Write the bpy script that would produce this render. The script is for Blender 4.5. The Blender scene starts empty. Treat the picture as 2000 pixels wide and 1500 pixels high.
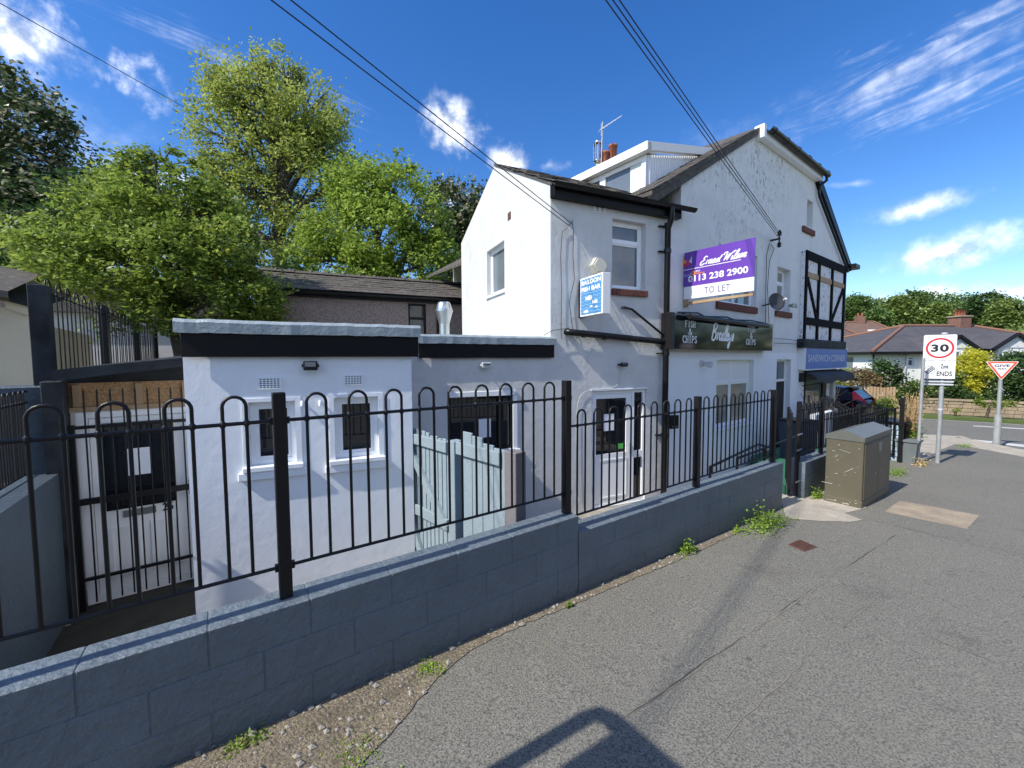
import bpy, math, random
import numpy as np
from mathutils import Vector, Matrix
from mathutils.geometry import tessellate_polygon
R_ = math.radians
rnd = random.Random(7)
SC = bpy.context.scene
# ------------------------------------------------------------------ camera
F_ = 800.0; CZ = 1.9; PITCH = math.atan(47/800.); ROLL = R_(.3)
_f = (0, math.cos(PITCH), -math.sin(PITCH)); _u = (0, math.sin(PITCH), math.cos(PITCH)); _r = (1, 0, 0)
RT = tuple(math.cos(ROLL)*a-math.sin(ROLL)*b for a, b in zip(_r, _u)); UP = tuple(math.cos(ROLL)*b+math.sin(ROLL)*a for a, b in zip(_r, _u))
cam = bpy.data.cameras.new('camera'); co = bpy.data.objects.new('camera', cam); SC.collection.objects.link(co)
cam.sensor_width = 36; cam.lens = 14.4; cam.clip_end = 5000; cam.clip_start = .05
m = Matrix.Identity(4)
for i in range(3):
    m[i][0] = RT[i]; m[i][1] = UP[i]; m[i][2] = -_f[i]
m[2][3] = CZ
co.matrix_world = m; SC.camera = co
def ray(px, py):
    a = (px-1000)/F_; b = -(py-750)/F_
    return tuple(_f[i]+a*RT[i]+b*UP[i] for i in range(3))
# ------------------------------------------------------------------ sun and sky
SUN_H = 33.0; SUN_E = 46.0          # heading in which shadows fall, elevation
sl = bpy.data.lights.new('sun', 'SUN'); so = bpy.data.objects.new('sun', sl); SC.collection.objects.link(so)
sl.energy = 2.0; sl.angle = R_(.53); sl.color = (1, .955, .88)
sd = Vector((math.cos(R_(SUN_H))*math.cos(R_(SUN_E)), math.sin(R_(SUN_H))*math.cos(R_(SUN_E)), -math.sin(R_(SUN_E))))
so.rotation_euler = sd.to_track_quat('-Z', 'Y').to_euler()
SC.view_settings.view_transform = 'Standard'; SC.view_settings.look = 'None'
SC.view_settings.exposure = 1.58; SC.view_settings.gamma = 1; SC.view_settings.use_curve_mapping = False
SC.render.engine = 'CYCLES'
W_ = bpy.data.worlds.new('World'); SC.world = W_; W_.use_nodes = True
wn = W_.node_tree; wn.nodes.clear()
def N(t, k, **kw):
    n = t.nodes.new(k)
    for a, b in kw.items(): setattr(n, a, b)
    return n
def mth(t, op, a, b=None, c=None, cl=False):
    n = N(t, 'ShaderNodeMath', operation=op); n.use_clamp = cl
    for i, v in enumerate((a, b, c)):
        if v is None: continue
        if isinstance(v, (int, float)): n.inputs[i].default_value = v
        else: t.links.new(v, n.inputs[i])
    return n.outputs[0]
def mixc(t, f, a, b):
    n = N(t, 'ShaderNodeMix', data_type='RGBA')
    for i, v in ((0, f), (6, a), (7, b)):
        if isinstance(v, (int, float)): n.inputs[i].default_value = v
        elif isinstance(v, tuple): n.inputs[i].default_value = v if len(v) == 4 else (*v, 1)
        else: t.links.new(v, n.inputs[i])
    return n.outputs[2]
sky = N(wn, 'ShaderNodeTexSky', sky_type='NISHITA'); sky.sun_disc = False
sky.sun_elevation = R_(SUN_E); sky.sun_rotation = math.atan2(-sd.x, -sd.y)
sky.air_density = 1.0; sky.dust_density = .15; sky.ozone_density = 2.4
hs = N(wn, 'ShaderNodeHueSaturation'); hs.inputs['Hue'].default_value = .511; hs.inputs['Saturation'].default_value = 1.34; hs.inputs['Value'].default_value = .52
wn.links.new(sky.outputs[0], hs.inputs['Color'])
tc = N(wn, 'ShaderNodeTexCoord'); DIR = tc.outputs['Generated']
def noise(t, vec, scale, detail=5, rough=.55, dist=0):
    n = N(t, 'ShaderNodeTexNoise'); n.inputs['Scale'].default_value = scale; n.inputs['Detail'].default_value = detail
    n.inputs['Roughness'].default_value = rough; n.inputs['Distortion'].default_value = dist
    if vec is not None: t.links.new(vec, n.inputs['Vector'])
    return n.outputs[0]
n1 = noise(wn, DIR, 9, 8, .6, .3); n2 = noise(wn, DIR, 26, 6, .6)
def dot(t, vec, v):
    n = N(t, 'ShaderNodeVectorMath', operation='DOT_PRODUCT'); t.links.new(vec, n.inputs[0]); n.inputs[1].default_value = v
    return n.outputs['Value']
# clouds: centre (as a direction of the sky), half width and height, tilt, strength, edge roughness
CL = [(70, 40, 260, 80, 22, 1.0, 1.0), (175, 90, 110, 50, 40, .9, 1.2), (885, 195, 78, 55, 55, 1.0, .9), (860, 150, 60, 26, 20, .6, 1), (975, 283, 56, 46, 10, 1.05, .7), (1050, 298, 38, 16, -8, .55, 1),
      (845, 345, 42, 26, 10, .8, .9), (1835, 468, 190, 48, -13, 1.05, .55), (1755, 385, 140, 26, -14, .8, .6), (1800, 552, 80, 30, 0, 1, .7), (1945, 545, 100, 26, 0, .9, .8),
      (1705, 560, 34, 12, 0, .6, .8), (1980, 580, 50, 18, 0, .8, .7), (1640, 335, 60, 10, -5, .4, 1), (1740, 120, 340, 66, -27, .48, 1.6), (1800, 180, 300, 46, -25, .38, 1.7), (1560, 215, 200, 34, -20, .22, 1.6), 
      (420, 60, 330, 34, 24, .26, 1.4), (215, 300, 120, 45, 8, .8, .9), (300, 420, 120, 50, 8, .6, .9), (1500, 230, 300, 60, -20, .10, 1.2), (110, 200, 260, 110, 30, .22, .8)]
tot = None
for px, py, w, h, tilt, st, rg in CL:
    C = Vector(ray(px, py)); L0 = C.length; C.normalize()
    U = Vector(ray(px+60*math.cos(R_(tilt)), py+60*math.sin(R_(tilt)))).normalized()
    V = Vector(ray(px-60*math.sin(R_(tilt)), py+60*math.cos(R_(tilt)))).normalized()
    su = (U-C).length/60; sv = (V-C).length/60
    U = (U-C).normalized(); V = (V-C-(V-C).dot(U)*U).normalized()
    c = dot(wn, DIR, C); a = mth(wn, 'DIVIDE', dot(wn, DIR, U/(w*su)), c); b = mth(wn, 'DIVIDE', dot(wn, DIR, V/(h*sv)), c)
    r = mth(wn, 'SQRT', mth(wn, 'ADD', mth(wn, 'MULTIPLY', a, a), mth(wn, 'MULTIPLY', b, b)))
    v = mth(wn, 'SUBTRACT', 1.0, r)
    if rg > 1.35:      # wisps: streaky along their length
        cb = N(wn, 'ShaderNodeCombineXYZ'); wn.links.new(mth(wn, 'MULTIPLY', a, 1.1), cb.inputs[0]); wn.links.new(mth(wn, 'MULTIPLY', b, 1.7), cb.inputs[1]); cb.inputs[2].default_value = px*.01
        v = mth(wn, 'ADD', mth(wn, 'MULTIPLY', v, .8), mth(wn, 'MULTIPLY', mth(wn, 'SUBTRACT', noise(wn, cb.outputs[0], 1.5, 7, .58, .9), .5), 3.0)); rg = .45
    v = mth(wn, 'ADD', v, mth(wn, 'MULTIPLY', mth(wn, 'SUBTRACT', n1, .5), 3.0*rg))
    v = mth(wn, 'ADD', v, mth(wn, 'MULTIPLY', mth(wn, 'SUBTRACT', n2, .5), 1.3*rg))
    ss = N(wn, 'ShaderNodeMapRange', interpolation_type='SMOOTHSTEP'); wn.links.new(v, ss.inputs[0])
    ss.inputs[1].default_value = -.05; ss.inputs[2].default_value = 1.35 if st > .6 else 2.0; ss.inputs[4].default_value = st
    v = mth(wn, 'MULTIPLY', ss.outputs[0], mth(wn, 'GREATER_THAN', c, .1))
    lim = N(wn, 'ShaderNodeMapRange', interpolation_type='SMOOTHSTEP'); wn.links.new(r, lim.inputs[0]); lim.inputs[1].default_value = 2.0; lim.inputs[2].default_value = 1.2
    v = mth(wn, 'MULTIPLY', v, lim.outputs[0])
    tot = v if tot is None else mth(wn, 'MAXIMUM', tot, v)
# fair-weather clouds behind the camera, out of view, thickened to light shaded walls
gc = N(wn, 'ShaderNodeMapRange', interpolation_type='SMOOTHSTEP'); wn.links.new(noise(wn, DIR, 3.2, 8, .6, .2), gc.inputs[0]); gc.inputs[1].default_value = .47; gc.inputs[2].default_value = .64
bk = N(wn, 'ShaderNodeMapRange', interpolation_type='SMOOTHSTEP'); wn.links.new(dot(wn, DIR, (0, 1, 0)), bk.inputs[0]); bk.inputs[1].default_value = .13; bk.inputs[2].default_value = -.1
tot = mth(wn, 'MAXIMUM', tot, mth(wn, 'MULTIPLY', gc.outputs[0], bk.outputs[0]))
shade = N(wn, 'ShaderNodeMapRange'); wn.links.new(n2, shade.inputs[0]); shade.inputs[1].default_value = .35; shade.inputs[2].default_value = .62
ccol = mixc(wn, shade.outputs[0], (2.1, 2.25, 2.5), (5.6, 5.65, 5.7))
bg = N(wn, 'ShaderNodeBackground'); bg.inputs[1].default_value = .13
wn.links.new(mixc(wn, mth(wn, 'MINIMUM', tot, 1.0), hs.outputs[0], ccol), bg.inputs[0])
wo = N(wn, 'ShaderNodeOutputWorld'); wn.links.new(bg.outputs[0], wo.inputs[0])

# ------------------------------------------------------------------ frames: a vertical plane with x along it, y into it, z up
class Fr:
    def __init__(s, ox, oy, deg):
        s.o = (ox, oy); s.h = R_(deg); s.c = math.cos(s.h); s.s = math.sin(s.h)
        s.M = Matrix.Translation((ox, oy, 0)) @ Matrix.Rotation(s.h, 4, 'Z')
    def hit(s, px, py, d=0):
        r = ray(px, py); ox = s.o[0]-s.s*d; oy = s.o[1]+s.c*d
        k = (-s.s*ox+s.c*oy)/(-s.s*r[0]+s.c*r[1]); x, y, z = r[0]*k-ox, r[1]*k-oy, r[2]*k+CZ
        return (x*s.c+y*s.s, z)
    def w(s, x, y, z=0): return s.M @ Vector((x, y, z))
    def sub(s, x, y, ddeg=0):
        p = s.w(x, y); return Fr(p.x, p.y, math.degrees(s.h)+ddeg)
def pav(x, y): return .03-.03*(.816*x+.578*y)
def gh(px, py, dz=0):
    r = ray(px, py); k = (CZ-.03-dz)/(-(r[2])-.03*(.816*r[0]+.578*r[1])); return Vector((r[0]*k, r[1]*k, CZ+r[2]*k))
def at(px, py, Y):
    r = ray(px, py); k = Y/r[1]; return Vector((r[0]*k, Y, CZ+r[2]*k))
A = Fr(1.44, 7.2, 23.95); S1 = Fr(-1.08, 4.45, 23.95); M = Fr(2.99, 7.89, 37.1); Wl = Fr(-1.37, 1.934, 35.3)
G = Fr(.644, 6.85, 113.95); D = Fr(-4.3, 4.67, 37.1); Lw = Fr(-4.7, 4.2, 125.3); O = Fr(0, 0, 0)
YARD = -.8
# ------------------------------------------------------------------ object helpers
COL = SC.collection
def tag(o, label=None, cat=None, group=None, kind=None):
    if label: o['label'] = label
    if cat: o['category'] = cat
    if group: o['group'] = group
    if kind: o['kind'] = kind
    return o
def thing(name, label, cat, fr, x=0, y=0, z=0, group=None, rot=0):
    o = bpy.data.objects.new(name, None); COL.objects.link(o); o.empty_display_size = .2
    o.matrix_world = fr.M @ Matrix.Translation((x, y, z)) @ Matrix.Rotation(R_(rot), 4, 'Z')
    tag(o, label, cat, group); return o
def wm(o):
    if o.parent: return wm(o.parent) @ o.matrix_basis
    return o.matrix_basis
class MB:
    def __init__(s, fr=O): s.v = []; s.f = []; s.fr = fr; s.sm = []
    def add(s, vs, fs, smooth=False):
        n = len(s.v); s.v += [tuple(v) for v in vs]; s.f += [tuple(i+n for i in f) for f in fs]; s.sm += [smooth]*len(fs); return s
    def box(s, x0, x1, y0, y1, z0, z1, c=0):
        if x1 < x0: x0, x1 = x1, x0
        if y1 < y0: y0, y1 = y1, y0
        if z1 < z0: z0, z1 = z1, z0
        if c <= 0:
            return s.add([(x, y, z) for z in (z0, z1) for y in (y0, y1) for x in (x0, x1)], [(0, 2, 3, 1), (4, 5, 7, 6), (0, 1, 5, 4), (2, 6, 7, 3), (0, 4, 6, 2), (1, 3, 7, 5)])
        X = (x0, x1); Y = (y0, y1); Z = (z0, z1); vs = []; idx = {}
        for i in (0, 1):
            for j in (0, 1):
                for k in (0, 1):
                    sx = 1-2*i; sy = 1-2*j; sz = 1-2*k
                    for a in range(3):
                        idx[i, j, k, a] = len(vs)
                        vs.append((X[i]+(0 if a == 0 else c*sx), Y[j]+(0 if a == 1 else c*sy), Z[k]+(0 if a == 2 else c*sz)))
        fs = []
        for i in (0, 1):
            q = [idx[i, 0, 0, 0], idx[i, 1, 0, 0], idx[i, 1, 1, 0], idx[i, 0, 1, 0]]; fs.append(q[::-1] if i == 0 else q)
            q = [idx[0, i, 0, 1], idx[1, i, 0, 1], idx[1, i, 1, 1], idx[0, i, 1, 1]]; fs.append(q if i == 0 else q[::-1])
            q = [idx[0, 0, i, 2], idx[1, 0, i, 2], idx[1, 1, i, 2], idx[0, 1, i, 2]]; fs.append(q[::-1] if i == 0 else q)
            for j in (0, 1):
                fs.append((idx[0, i, j, 1], idx[1, i, j, 1], idx[1, i, j, 2], idx[0, i, j, 2]))
                fs.append((idx[i, 0, j, 0], idx[i, 1, j, 0], idx[i, 1, j, 2], idx[i, 0, j, 2]))
                fs.append((idx[i, j, 0, 0], idx[i, j, 1, 0], idx[i, j, 1, 1], idx[i, j, 0, 1]))
                for k in (0, 1): fs.append((idx[i, j, k, 0], idx[i, j, k, 1], idx[i, j, k, 2]))
        return s.add(vs, fs)
    def bar(s, p, q, w, h=None, up=(0, 0, 1)):
        p = Vector(p); q = Vector(q); h = h or w; d = (q-p).normalized(); upv = Vector(up)
        if abs(d.dot(upv)) > .98: upv = Vector((1, 0, 0))
        a = d.cross(upv).normalized()*w/2; b = a.cross(d).normalized()*h/2
        return s.add([p-a-b, p+a-b, p+a+b, p-a+b, q-a-b, q+a-b, q+a+b, q-a+b], [(0, 3, 2, 1), (4, 5, 6, 7), (0, 1, 5, 4), (1, 2, 6, 5), (2, 3, 7, 6), (3, 0, 4, 7)])
    def tube(s, pts, r, seg=8, cap=True):
        pts = [Vector(p) for p in pts]; n = len(pts); vs = []
        rr = r if isinstance(r, (list, tuple)) else [r]*n
        a = None
        for i, p in enumerate(pts):
            d = (pts[min(i+1, n-1)]-pts[max(i-1, 0)]).normalized()
            if a is None: a = d.orthogonal().normalized()
            a = (a-d*a.dot(d)); a = a.normalized() if a.length > 1e-6 else d.orthogonal().normalized()
            b = d.cross(a)
            for k in range(seg):
                t = 2*math.pi*k/seg; vs.append(p+(a*math.cos(t)+b*math.sin(t))*rr[i])
        fs = [(i*seg+k, i*seg+(k+1) % seg, (i+1)*seg+(k+1) % seg, (i+1)*seg+k) for i in range(n-1) for k in range(seg)]
        s.add(vs, fs, True)
        if cap: s.add([vs[k] for k in range(seg)], [tuple(range(seg))[::-1]]); s.add([vs[-seg+k] for k in range(seg)], [tuple(range(seg))])
        return s
    def lathe(s, c, prof, seg=20):     # prof: (r, z)
        vs = [(c[0]+r*math.cos(2*math.pi*k/seg), c[1]+r*math.sin(2*math.pi*k/seg), c[2]+z) for r, z in prof for k in range(seg)]
        return s.add(vs, [(i*seg+k, i*seg+(k+1) % seg, (i+1)*seg+(k+1) % seg, (i+1)*seg+k) for i in range(len(prof)-1) for k in range(seg)], True)
    def prism(s, poly, y0, y1, holes=(), ax='xz'):   # polygon in xz extruded along y (or polygon in xy extruded along z)
        P = lambda a, b, y: (a, y, b) if ax == 'xz' else ((a, b, y) if ax == 'xy' else (y, a, b))
        loops = [list(poly)]+[list(h) for h in holes]; pts = [p for l in loops for p in l]; n = len(pts)
        tr = tessellate_polygon([[Vector((p[0], p[1], 0)) for p in l] for l in loops])
        vs = [P(a, b, y0) for a, b in pts]+[P(a, b, y1) for a, b in pts]
        fs = [tuple(t) for t in tr]+[tuple(i+n for i in t)[::-1] for t in tr]; o = 0
        for l in loops:
            k = len(l)
            for i in range(k): j = (i+1) % k; fs.append((o+i, o+j, o+j+n, o+i+n))
            o += k
        return s.add(vs, fs)
    def build(s, name, mat, parent=None, label=None, kind=None, smooth=False, fixn=True):
        T = s.fr.M; inv = wm(parent).inverted() if parent else Matrix.Identity(4)
        me = bpy.data.meshes.new(name); Q = inv @ T
        org = Vector((0, 0, 0))
        vs = [Q @ Vector(v) for v in s.v]
        if parent is None and vs:
            org = sum(vs, Vector())/len(vs); org.z = min(v.z for v in vs); vs = [v-org for v in vs]
        me.from_pydata([v[:] for v in vs], [], s.f)
        for p, q in zip(me.polygons, s.sm): p.use_smooth = q or smooth
        if fixn:
            import bmesh
            bm = bmesh.new(); bm.from_mesh(me); bmesh.ops.recalc_face_normals(bm, faces=bm.faces); bm.to_mesh(me); bm.free()
        me.materials.append(mat); o = bpy.data.objects.new(name, me); COL.objects.link(o)
        if parent: o.parent = parent
        else: o.location = org
        return tag(o, label, kind=kind)
def inst(name, me, parent, fr, loc, rot=0, scale=None):
    """a child that shares mesh data; loc in the frame's coordinates"""
    o = bpy.data.objects.new(name, me); COL.objects.link(o); o.parent = parent
    mt = wm(parent).inverted() @ fr.M @ Matrix.Translation(loc) @ Matrix.Rotation(rot, 4, 'Z')
    if scale: mt = mt @ Matrix.Diagonal((*scale, 1))
    o.matrix_basis = mt; return o
def mesh_of(mb, name, mat, smooth=False):
    me = bpy.data.meshes.new(name); me.from_pydata(mb.v, [], mb.f)
    for p, q in zip(me.polygons, mb.sm): p.use_smooth = q or smooth
    import bmesh
    bm = bmesh.new(); bm.from_mesh(me); bmesh.ops.recalc_face_normals(bm, faces=bm.faces); bm.to_mesh(me); bm.free()
    me.materials.append(mat); return me
# ------------------------------------------------------------------ materials
MT = {}
def mat(name, col, rough=.6, metal=0, bump=0, bscale=40, var=0, vscale=3, col2=None, spec=.5, extra=None, bdist=.02):
    m = bpy.data.materials.new(name); m.use_nodes = True; t = m.node_tree; p = t.nodes['Principled BSDF']
    p.inputs['Roughness'].default_value = rough; p.inputs['Metallic'].default_value = metal; p.inputs['Specular IOR Level'].default_value = spec
    tcn = N(t, 'ShaderNodeTexCoord'); g = N(t, 'ShaderNodeNewGeometry'); P = g.outputs['Position']
    c = (*col, 1)
    if var or col2:
        n = noise(t, P, vscale, 6, .6); r = N(t, 'ShaderNodeMapRange'); t.links.new(n, r.inputs[0]); r.inputs[1].default_value = .33; r.inputs[2].default_value = .67
        c2 = col2 or tuple(x*(1-var) for x in col); c = mixc(t, r.outputs[0], c, c2)
    if extra: c = extra(t, P, c, p)
    if isinstance(c, tuple): p.inputs['Base Color'].default_value = c
    else: t.links.new(c, p.inputs['Base Color'])
    if bump:
        b = N(t, 'ShaderNodeBump'); b.inputs['Strength'].default_value = bump; b.inputs['Distance'].default_value = bdist
        t.links.new(noise(t, P, bscale, 6, .6), b.inputs['Height']); t.links.new(b.outputs[0], p.inputs['Normal'])
    MT[name] = m; return m
def rng(t, v, a, b, o0=0, o1=1):
    r = N(t, 'ShaderNodeMapRange', interpolation_type='SMOOTHSTEP'); t.links.new(v, r.inputs[0])
    for i, x in ((1, a), (2, b), (3, o0), (4, o1)): r.inputs[i].default_value = x
    return r.outputs[0]
def scalev(t, P, s):
    n = N(t, 'ShaderNodeVectorMath', operation='MULTIPLY'); t.links.new(P, n.inputs[0]); n.inputs[1].default_value = s; return n.outputs[0]
def vor(t, P, sc, feat='F1'):
    n = N(t, 'ShaderNodeTexVoronoi', feature=feat); n.inputs['Scale'].default_value = sc; t.links.new(P, n.inputs['Vector']); return n
def streaks(amount, tint=(.36, .35, .31)):
    def f(t, P, c, p):
        s = rng(t, noise(t, scalev(t, P, (1, 1, .12)), 5, 6, .65), .52, .78, 0, amount)
        s2 = rng(t, noise(t, P, 14, 6, .7), .55, .8, 0, amount*.8)
        return mixc(t, mth(t, 'MAXIMUM', s, s2), c, tint)
    return f
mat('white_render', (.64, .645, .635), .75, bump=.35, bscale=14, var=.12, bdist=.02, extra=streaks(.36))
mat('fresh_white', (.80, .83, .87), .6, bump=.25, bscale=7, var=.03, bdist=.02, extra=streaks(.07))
def algae(t, P, c, p):
    c = streaks(.25)(t, P, c, p)
    sep = N(t, 'ShaderNodeSeparateXYZ'); t.links.new(P, sep.inputs[0])
    hi = rng(t, mth(t, 'SUBTRACT', sep.outputs[2], mth(t, 'MULTIPLY', mth(t, 'ABSOLUTE', mth(t, 'SUBTRACT', sep.outputs[0], 5.0)), .9)), 2.9, 5.6)
    sp = rng(t, noise(t, scalev(t, P, (1, 1, .6)), 13, 5, .65), .53, .62)
    k = mth(t, 'MULTIPLY', mth(t, 'MULTIPLY', sp, hi), mth(t, 'ADD', .25, rng(t, noise(t, P, 1.6, 3), .4, .62)), cl=True)
    return mixc(t, mth(t, 'MULTIPLY', k, .6), c, (.14, .15, .14))
mat('roughcast', (.77, .785, .78), .9, bump=.8, bscale=45, bdist=.02, var=.07, extra=algae)
def dash(t, P, c, p):
    return mixc(t, rng(t, noise(t, scalev(t, P, (1, 1, .6)), 11, 6, .7), .57, .62), c, (.16, .16, .17))
mat('bay_panel', (.74, .75, .76), .9, bump=.9, bscale=40, extra=dash)
def peb(t, P, c, p):
    v = vor(t, P, 55); return mixc(t, mth(t, 'MULTIPLY', v.outputs['Distance'], 1.2), mixc(t, .5, c, v.outputs['Color']), (.14, .11, .10))
def peb(t, P, c, p):
    v = noise(t, P, 55, 3, .7); return mixc(t, rng(t, v, .35, .62), (.10, .075, .07), (.40, .33, .30))
mat('pebbledash', (.30, .25, .23), .95, bump=1.0, bscale=42, bdist=.03, extra=peb)
def gritty(t, P, c, p):
    return mixc(t, rng(t, noise(t, P, 9, 7, .7), .58, .75, 0, .35), c, (.5, .55, .56))
def wallgrime(t, P, c, p):
    sep = N(t, 'ShaderNodeSeparateXYZ'); t.links.new(P, sep.inputs[0]); n = noise(t, P, 6, 6, .7)
    low = rng(t, mth(t, 'ADD', sep.outputs[2], mth(t, 'MULTIPLY', n, .35)), .36, .10, 0, .55)
    c = mixc(t, low, c, (.075, .08, .075)); c = mixc(t, rng(t, noise(t, P, 38, 5, .7), .66, .72, 0, .5), c, (.30, .32, .33))
    return mixc(t, rng(t, noise(t, scalev(t, P, (1, 1, .3)), 4, 5, .7), .5, .7, 0, .25), c, (.10, .12, .13))
mat('blue_paint', (.135, .168, .195), .5, bump=1.0, bscale=17, var=.15, bdist=.025, extra=wallgrime)
mat('blue_paint_shaded', (.055, .08, .105), .6, bump=.6, bscale=20, var=.2)  # same blue-grey paint as the street wall, shade darkened into its colour
mat('grey_fibreglass', (.30, .35, .375), .35, bump=.45, bscale=10, var=.1, bdist=.03)
mat('black_gloss', (.005, .005, .006), .45, spec=.22); mat('black_metal', (.009, .008, .009), .38, bump=.15, bscale=60, spec=.35)
mat('black_plastic', (.007, .007, .008), .35, spec=.35); mat('dark_timber', (.014, .015, .018), .7, spec=.2, bump=.4, bscale=30, col2=(.04, .045, .05))
mat('upvc', (.86, .87, .88), .28); mat('upvc_grey', (.72, .74, .76), .35)  # second tone: greyer upvc for the air vent and shop sign trim
mat('glass_dark', (.012, .014, .018), .03, spec=.8); mat('glass_grey', (.16, .19, .22), .05, spec=.8, var=.3, vscale=1.2)
mat('glass_frost', (.30, .29, .25), .12, spec=.6, col2=(.20, .21, .19), vscale=2)
mat('paper', (.78, .80, .84), .8); mat('green_notice', (.1, .5, .08), .5)
mat('brick_sill', (.17, .055, .035), .8, bump=.4, bscale=60, col2=(.10, .04, .03), vscale=9)
mat('terracotta', (.36, .11, .055), .75, bump=.3, bscale=40, col2=(.24, .08, .045), vscale=6)
def sl_(t, P, c, p):
    return mixc(t, rng(t, noise(t, P, 8, 5, .7), .55, .68, 0, .6), c, (.28, .24, .14))
mat('slate', (.10, .085, .07), .75, bump=.5, bscale=30, col2=(.055, .05, .045), vscale=5, extra=sl_)
mat('timber_black', (.008, .008, .009), .85, spec=.1, bump=.3, bscale=30); mat('steel', (.62, .64, .64), .28, metal=.9, col2=(.45, .47, .47)); mat('galvanised', (.42, .44, .44), .5, metal=.3, col2=(.33, .35, .35), vscale=8)
mat('timber', (.42, .30, .18), .8, bump=.3, bscale=20, col2=(.34, .22, .12))
def osb(t, P, c, p):
    v = vor(t, scalev(t, P, (1, 1, 3)), 22); n = N(t, 'ShaderNodeHueSaturation'); return mixc(t, rng(t, noise(t, P, 26, 3, .7, 2.5), .35, .65), (.24, .13, .06), (.50, .31, .15))
mat('chipboard', (.4, .26, .13), .8, extra=osb)
def gatep(t, P, c, p):
    return mixc(t, rng(t, noise(t, scalev(t, P, (1, 1, .25)), 16, 5, .7), .56, .7, 0, .5), c, (.20, .22, .22))
mat('gate_paint', (.25, .315, .345), .7, bump=.3, bscale=24, var=.12, extra=gatep)
mat('gate_post_brown', (.17, .155, .16), .8, bump=.3)
mat('cream_wall', (.62, .55, .40), .85, bump=.3, bscale=20, var=.08, extra=streaks(.12)); mat('pale_wall', (.55, .54, .55), .85, var=.1)
def cab(t, P, c, p):
    g = noise(t, P, 7, 6, .75); c = mixc(t, rng(t, g, .6, .66, 0, .25), c, (.09, .07, .04))
    sc_ = rng(t, noise(t, scalev(t, P, (6, 6, 22)), 1.6, 3, .5, 1.0), .73, .745, 0, .7)
    return mixc(t, sc_, c, (.42, .42, .36))
mat('cabinet_paint', (.115, .102, .068), .42, bump=.2, bscale=50, var=.12, extra=cab)
mat('cabinet_roof', (.13, .135, .115), .4, var=.15, extra=cab); mat('scratch', (.55, .55, .5), .6); mat('grey_label', (.3, .3, .28), .5)
def asph(t, P, c, p):
    big = noise(t, P, .8, 5, .6); c = mixc(t, rng(t, big, .35, .65), c, (.14, .132, .108))
    fine = noise(t, P, 92, 3, .75); c = mixc(t, rng(t, fine, .36, .60), mixc(t, .55, c, (.03, .03, .028)), mixc(t, .35, c, (.38, .36, .30)))
    sp = rng(t, vor(t, P, 34).outputs['Distance'], .13, .06, 0, .75); gate = rng(t, noise(t, P, 21, 2), .52, .60)
    c = mixc(t, mth(t, 'MULTIPLY', sp, gate), c, (.60, .58, .52))
    st = rng(t, noise(t, P, 2.3, 5, .7), .60, .74, 0, .4); c = mixc(t, st, c, (.045, .042, .04))
    sp2 = mth(t, 'MAXIMUM', rng(t, vor(t, P, 3.1).outputs['Distance'], .07, .045, 0, .6), rng(t, noise(t, scalev(t, P, (1, 1.6, 1)), .55, 6, .65, .6), .60, .66, 0, .16))
    return mixc(t, sp2, c, (.03, .025, .022))
mat('asphalt', (.122, .116, .096), .85, bump=.9, bscale=110, bdist=.006, extra=asph)
mat('asphalt_new', (.112, .107, .09), .85, bump=.9, bscale=110, bdist=.006, extra=asph); mat('road_asphalt', (.10, .104, .10), .85, bump=.5, bscale=90, bdist=.006, extra=asph)
mat('seam', (.07, .065, .055), .9, bump=.5); mat('light_seam', (.26, .235, .18), .9, bump=.5, var=.4, vscale=9)
def conc(t, P, c, p):
    fine = noise(t, P, 60, 4, .7); return mixc(t, rng(t, fine, .4, .7), c, mixc(t, .45, c, (.12, .10, .08)))
mat('concrete', (.48, .43, .34), .9, bump=.5, bscale=50, bdist=.01, col2=(.31, .28, .24), vscale=3, extra=conc)
mat('slab', (.40, .33, .23), .9, bump=.6, bscale=70, bdist=.01, col2=(.25, .2, .15), vscale=4, extra=conc)
mat('kerb', (.42, .38, .31), .9, bump=.4, bscale=40, col2=(.34, .31, .26), extra=conc)
def dirt(t, P, c, p):
    return mixc(t, rng(t, noise(t, P, 70, 4, .7), .4, .65), c, (.10, .08, .055))
mat('dirt', (.30, .25, .175), .95, bump=1, bscale=50, bdist=.02, col2=(.2, .165, .11), vscale=7, extra=dirt)
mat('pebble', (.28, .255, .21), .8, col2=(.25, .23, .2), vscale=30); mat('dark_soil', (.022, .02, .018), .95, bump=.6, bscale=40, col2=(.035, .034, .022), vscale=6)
mat('rust', (.13, .055, .035), .8, bump=.4, col2=(.08, .04, .03), vscale=20); mat('white_line', (.62, .62, .6), .7, col2=(.45, .45, .44), vscale=12)
mat('grass', (.06, .10, .022), .9, bump=.8, bscale=30, col2=(.10, .13, .03), vscale=3); mat('turf', (.02, .13, .07), .8, bump=.6, bscale=60)
mat('yard_concrete', (.36, .33, .28), .9, bump=.4, bscale=30, col2=(.22, .20, .17))
mat('sign_white', (.80, .80, .82), .35); mat('letter_white', (.93, .93, .95), .4); mat('sign_purple', (.13, .045, .36), .3); mat('sign_purple_dark', (.11, .04, .30), .3); mat('text_purple', (.09, .05, .22), .4)
mat('sign_blue', (.08, .26, .52), .35); mat('wave_blue', (.22, .42, .62), .35); mat('shop_blue', (.09, .19, .52), .45, var=.15, vscale=4); mat('sign_red', (.60, .03, .035), .35); mat('sign_orange_red', (.72, .09, .03), .35)
mat('sign_black', (.015, .015, .017), .4); mat('orange', (.85, .25, .02), .4); mat('pink_red', (.5, .03, .12), .4); mat('light_lilac', (.5, .6, .8), .4)
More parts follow.
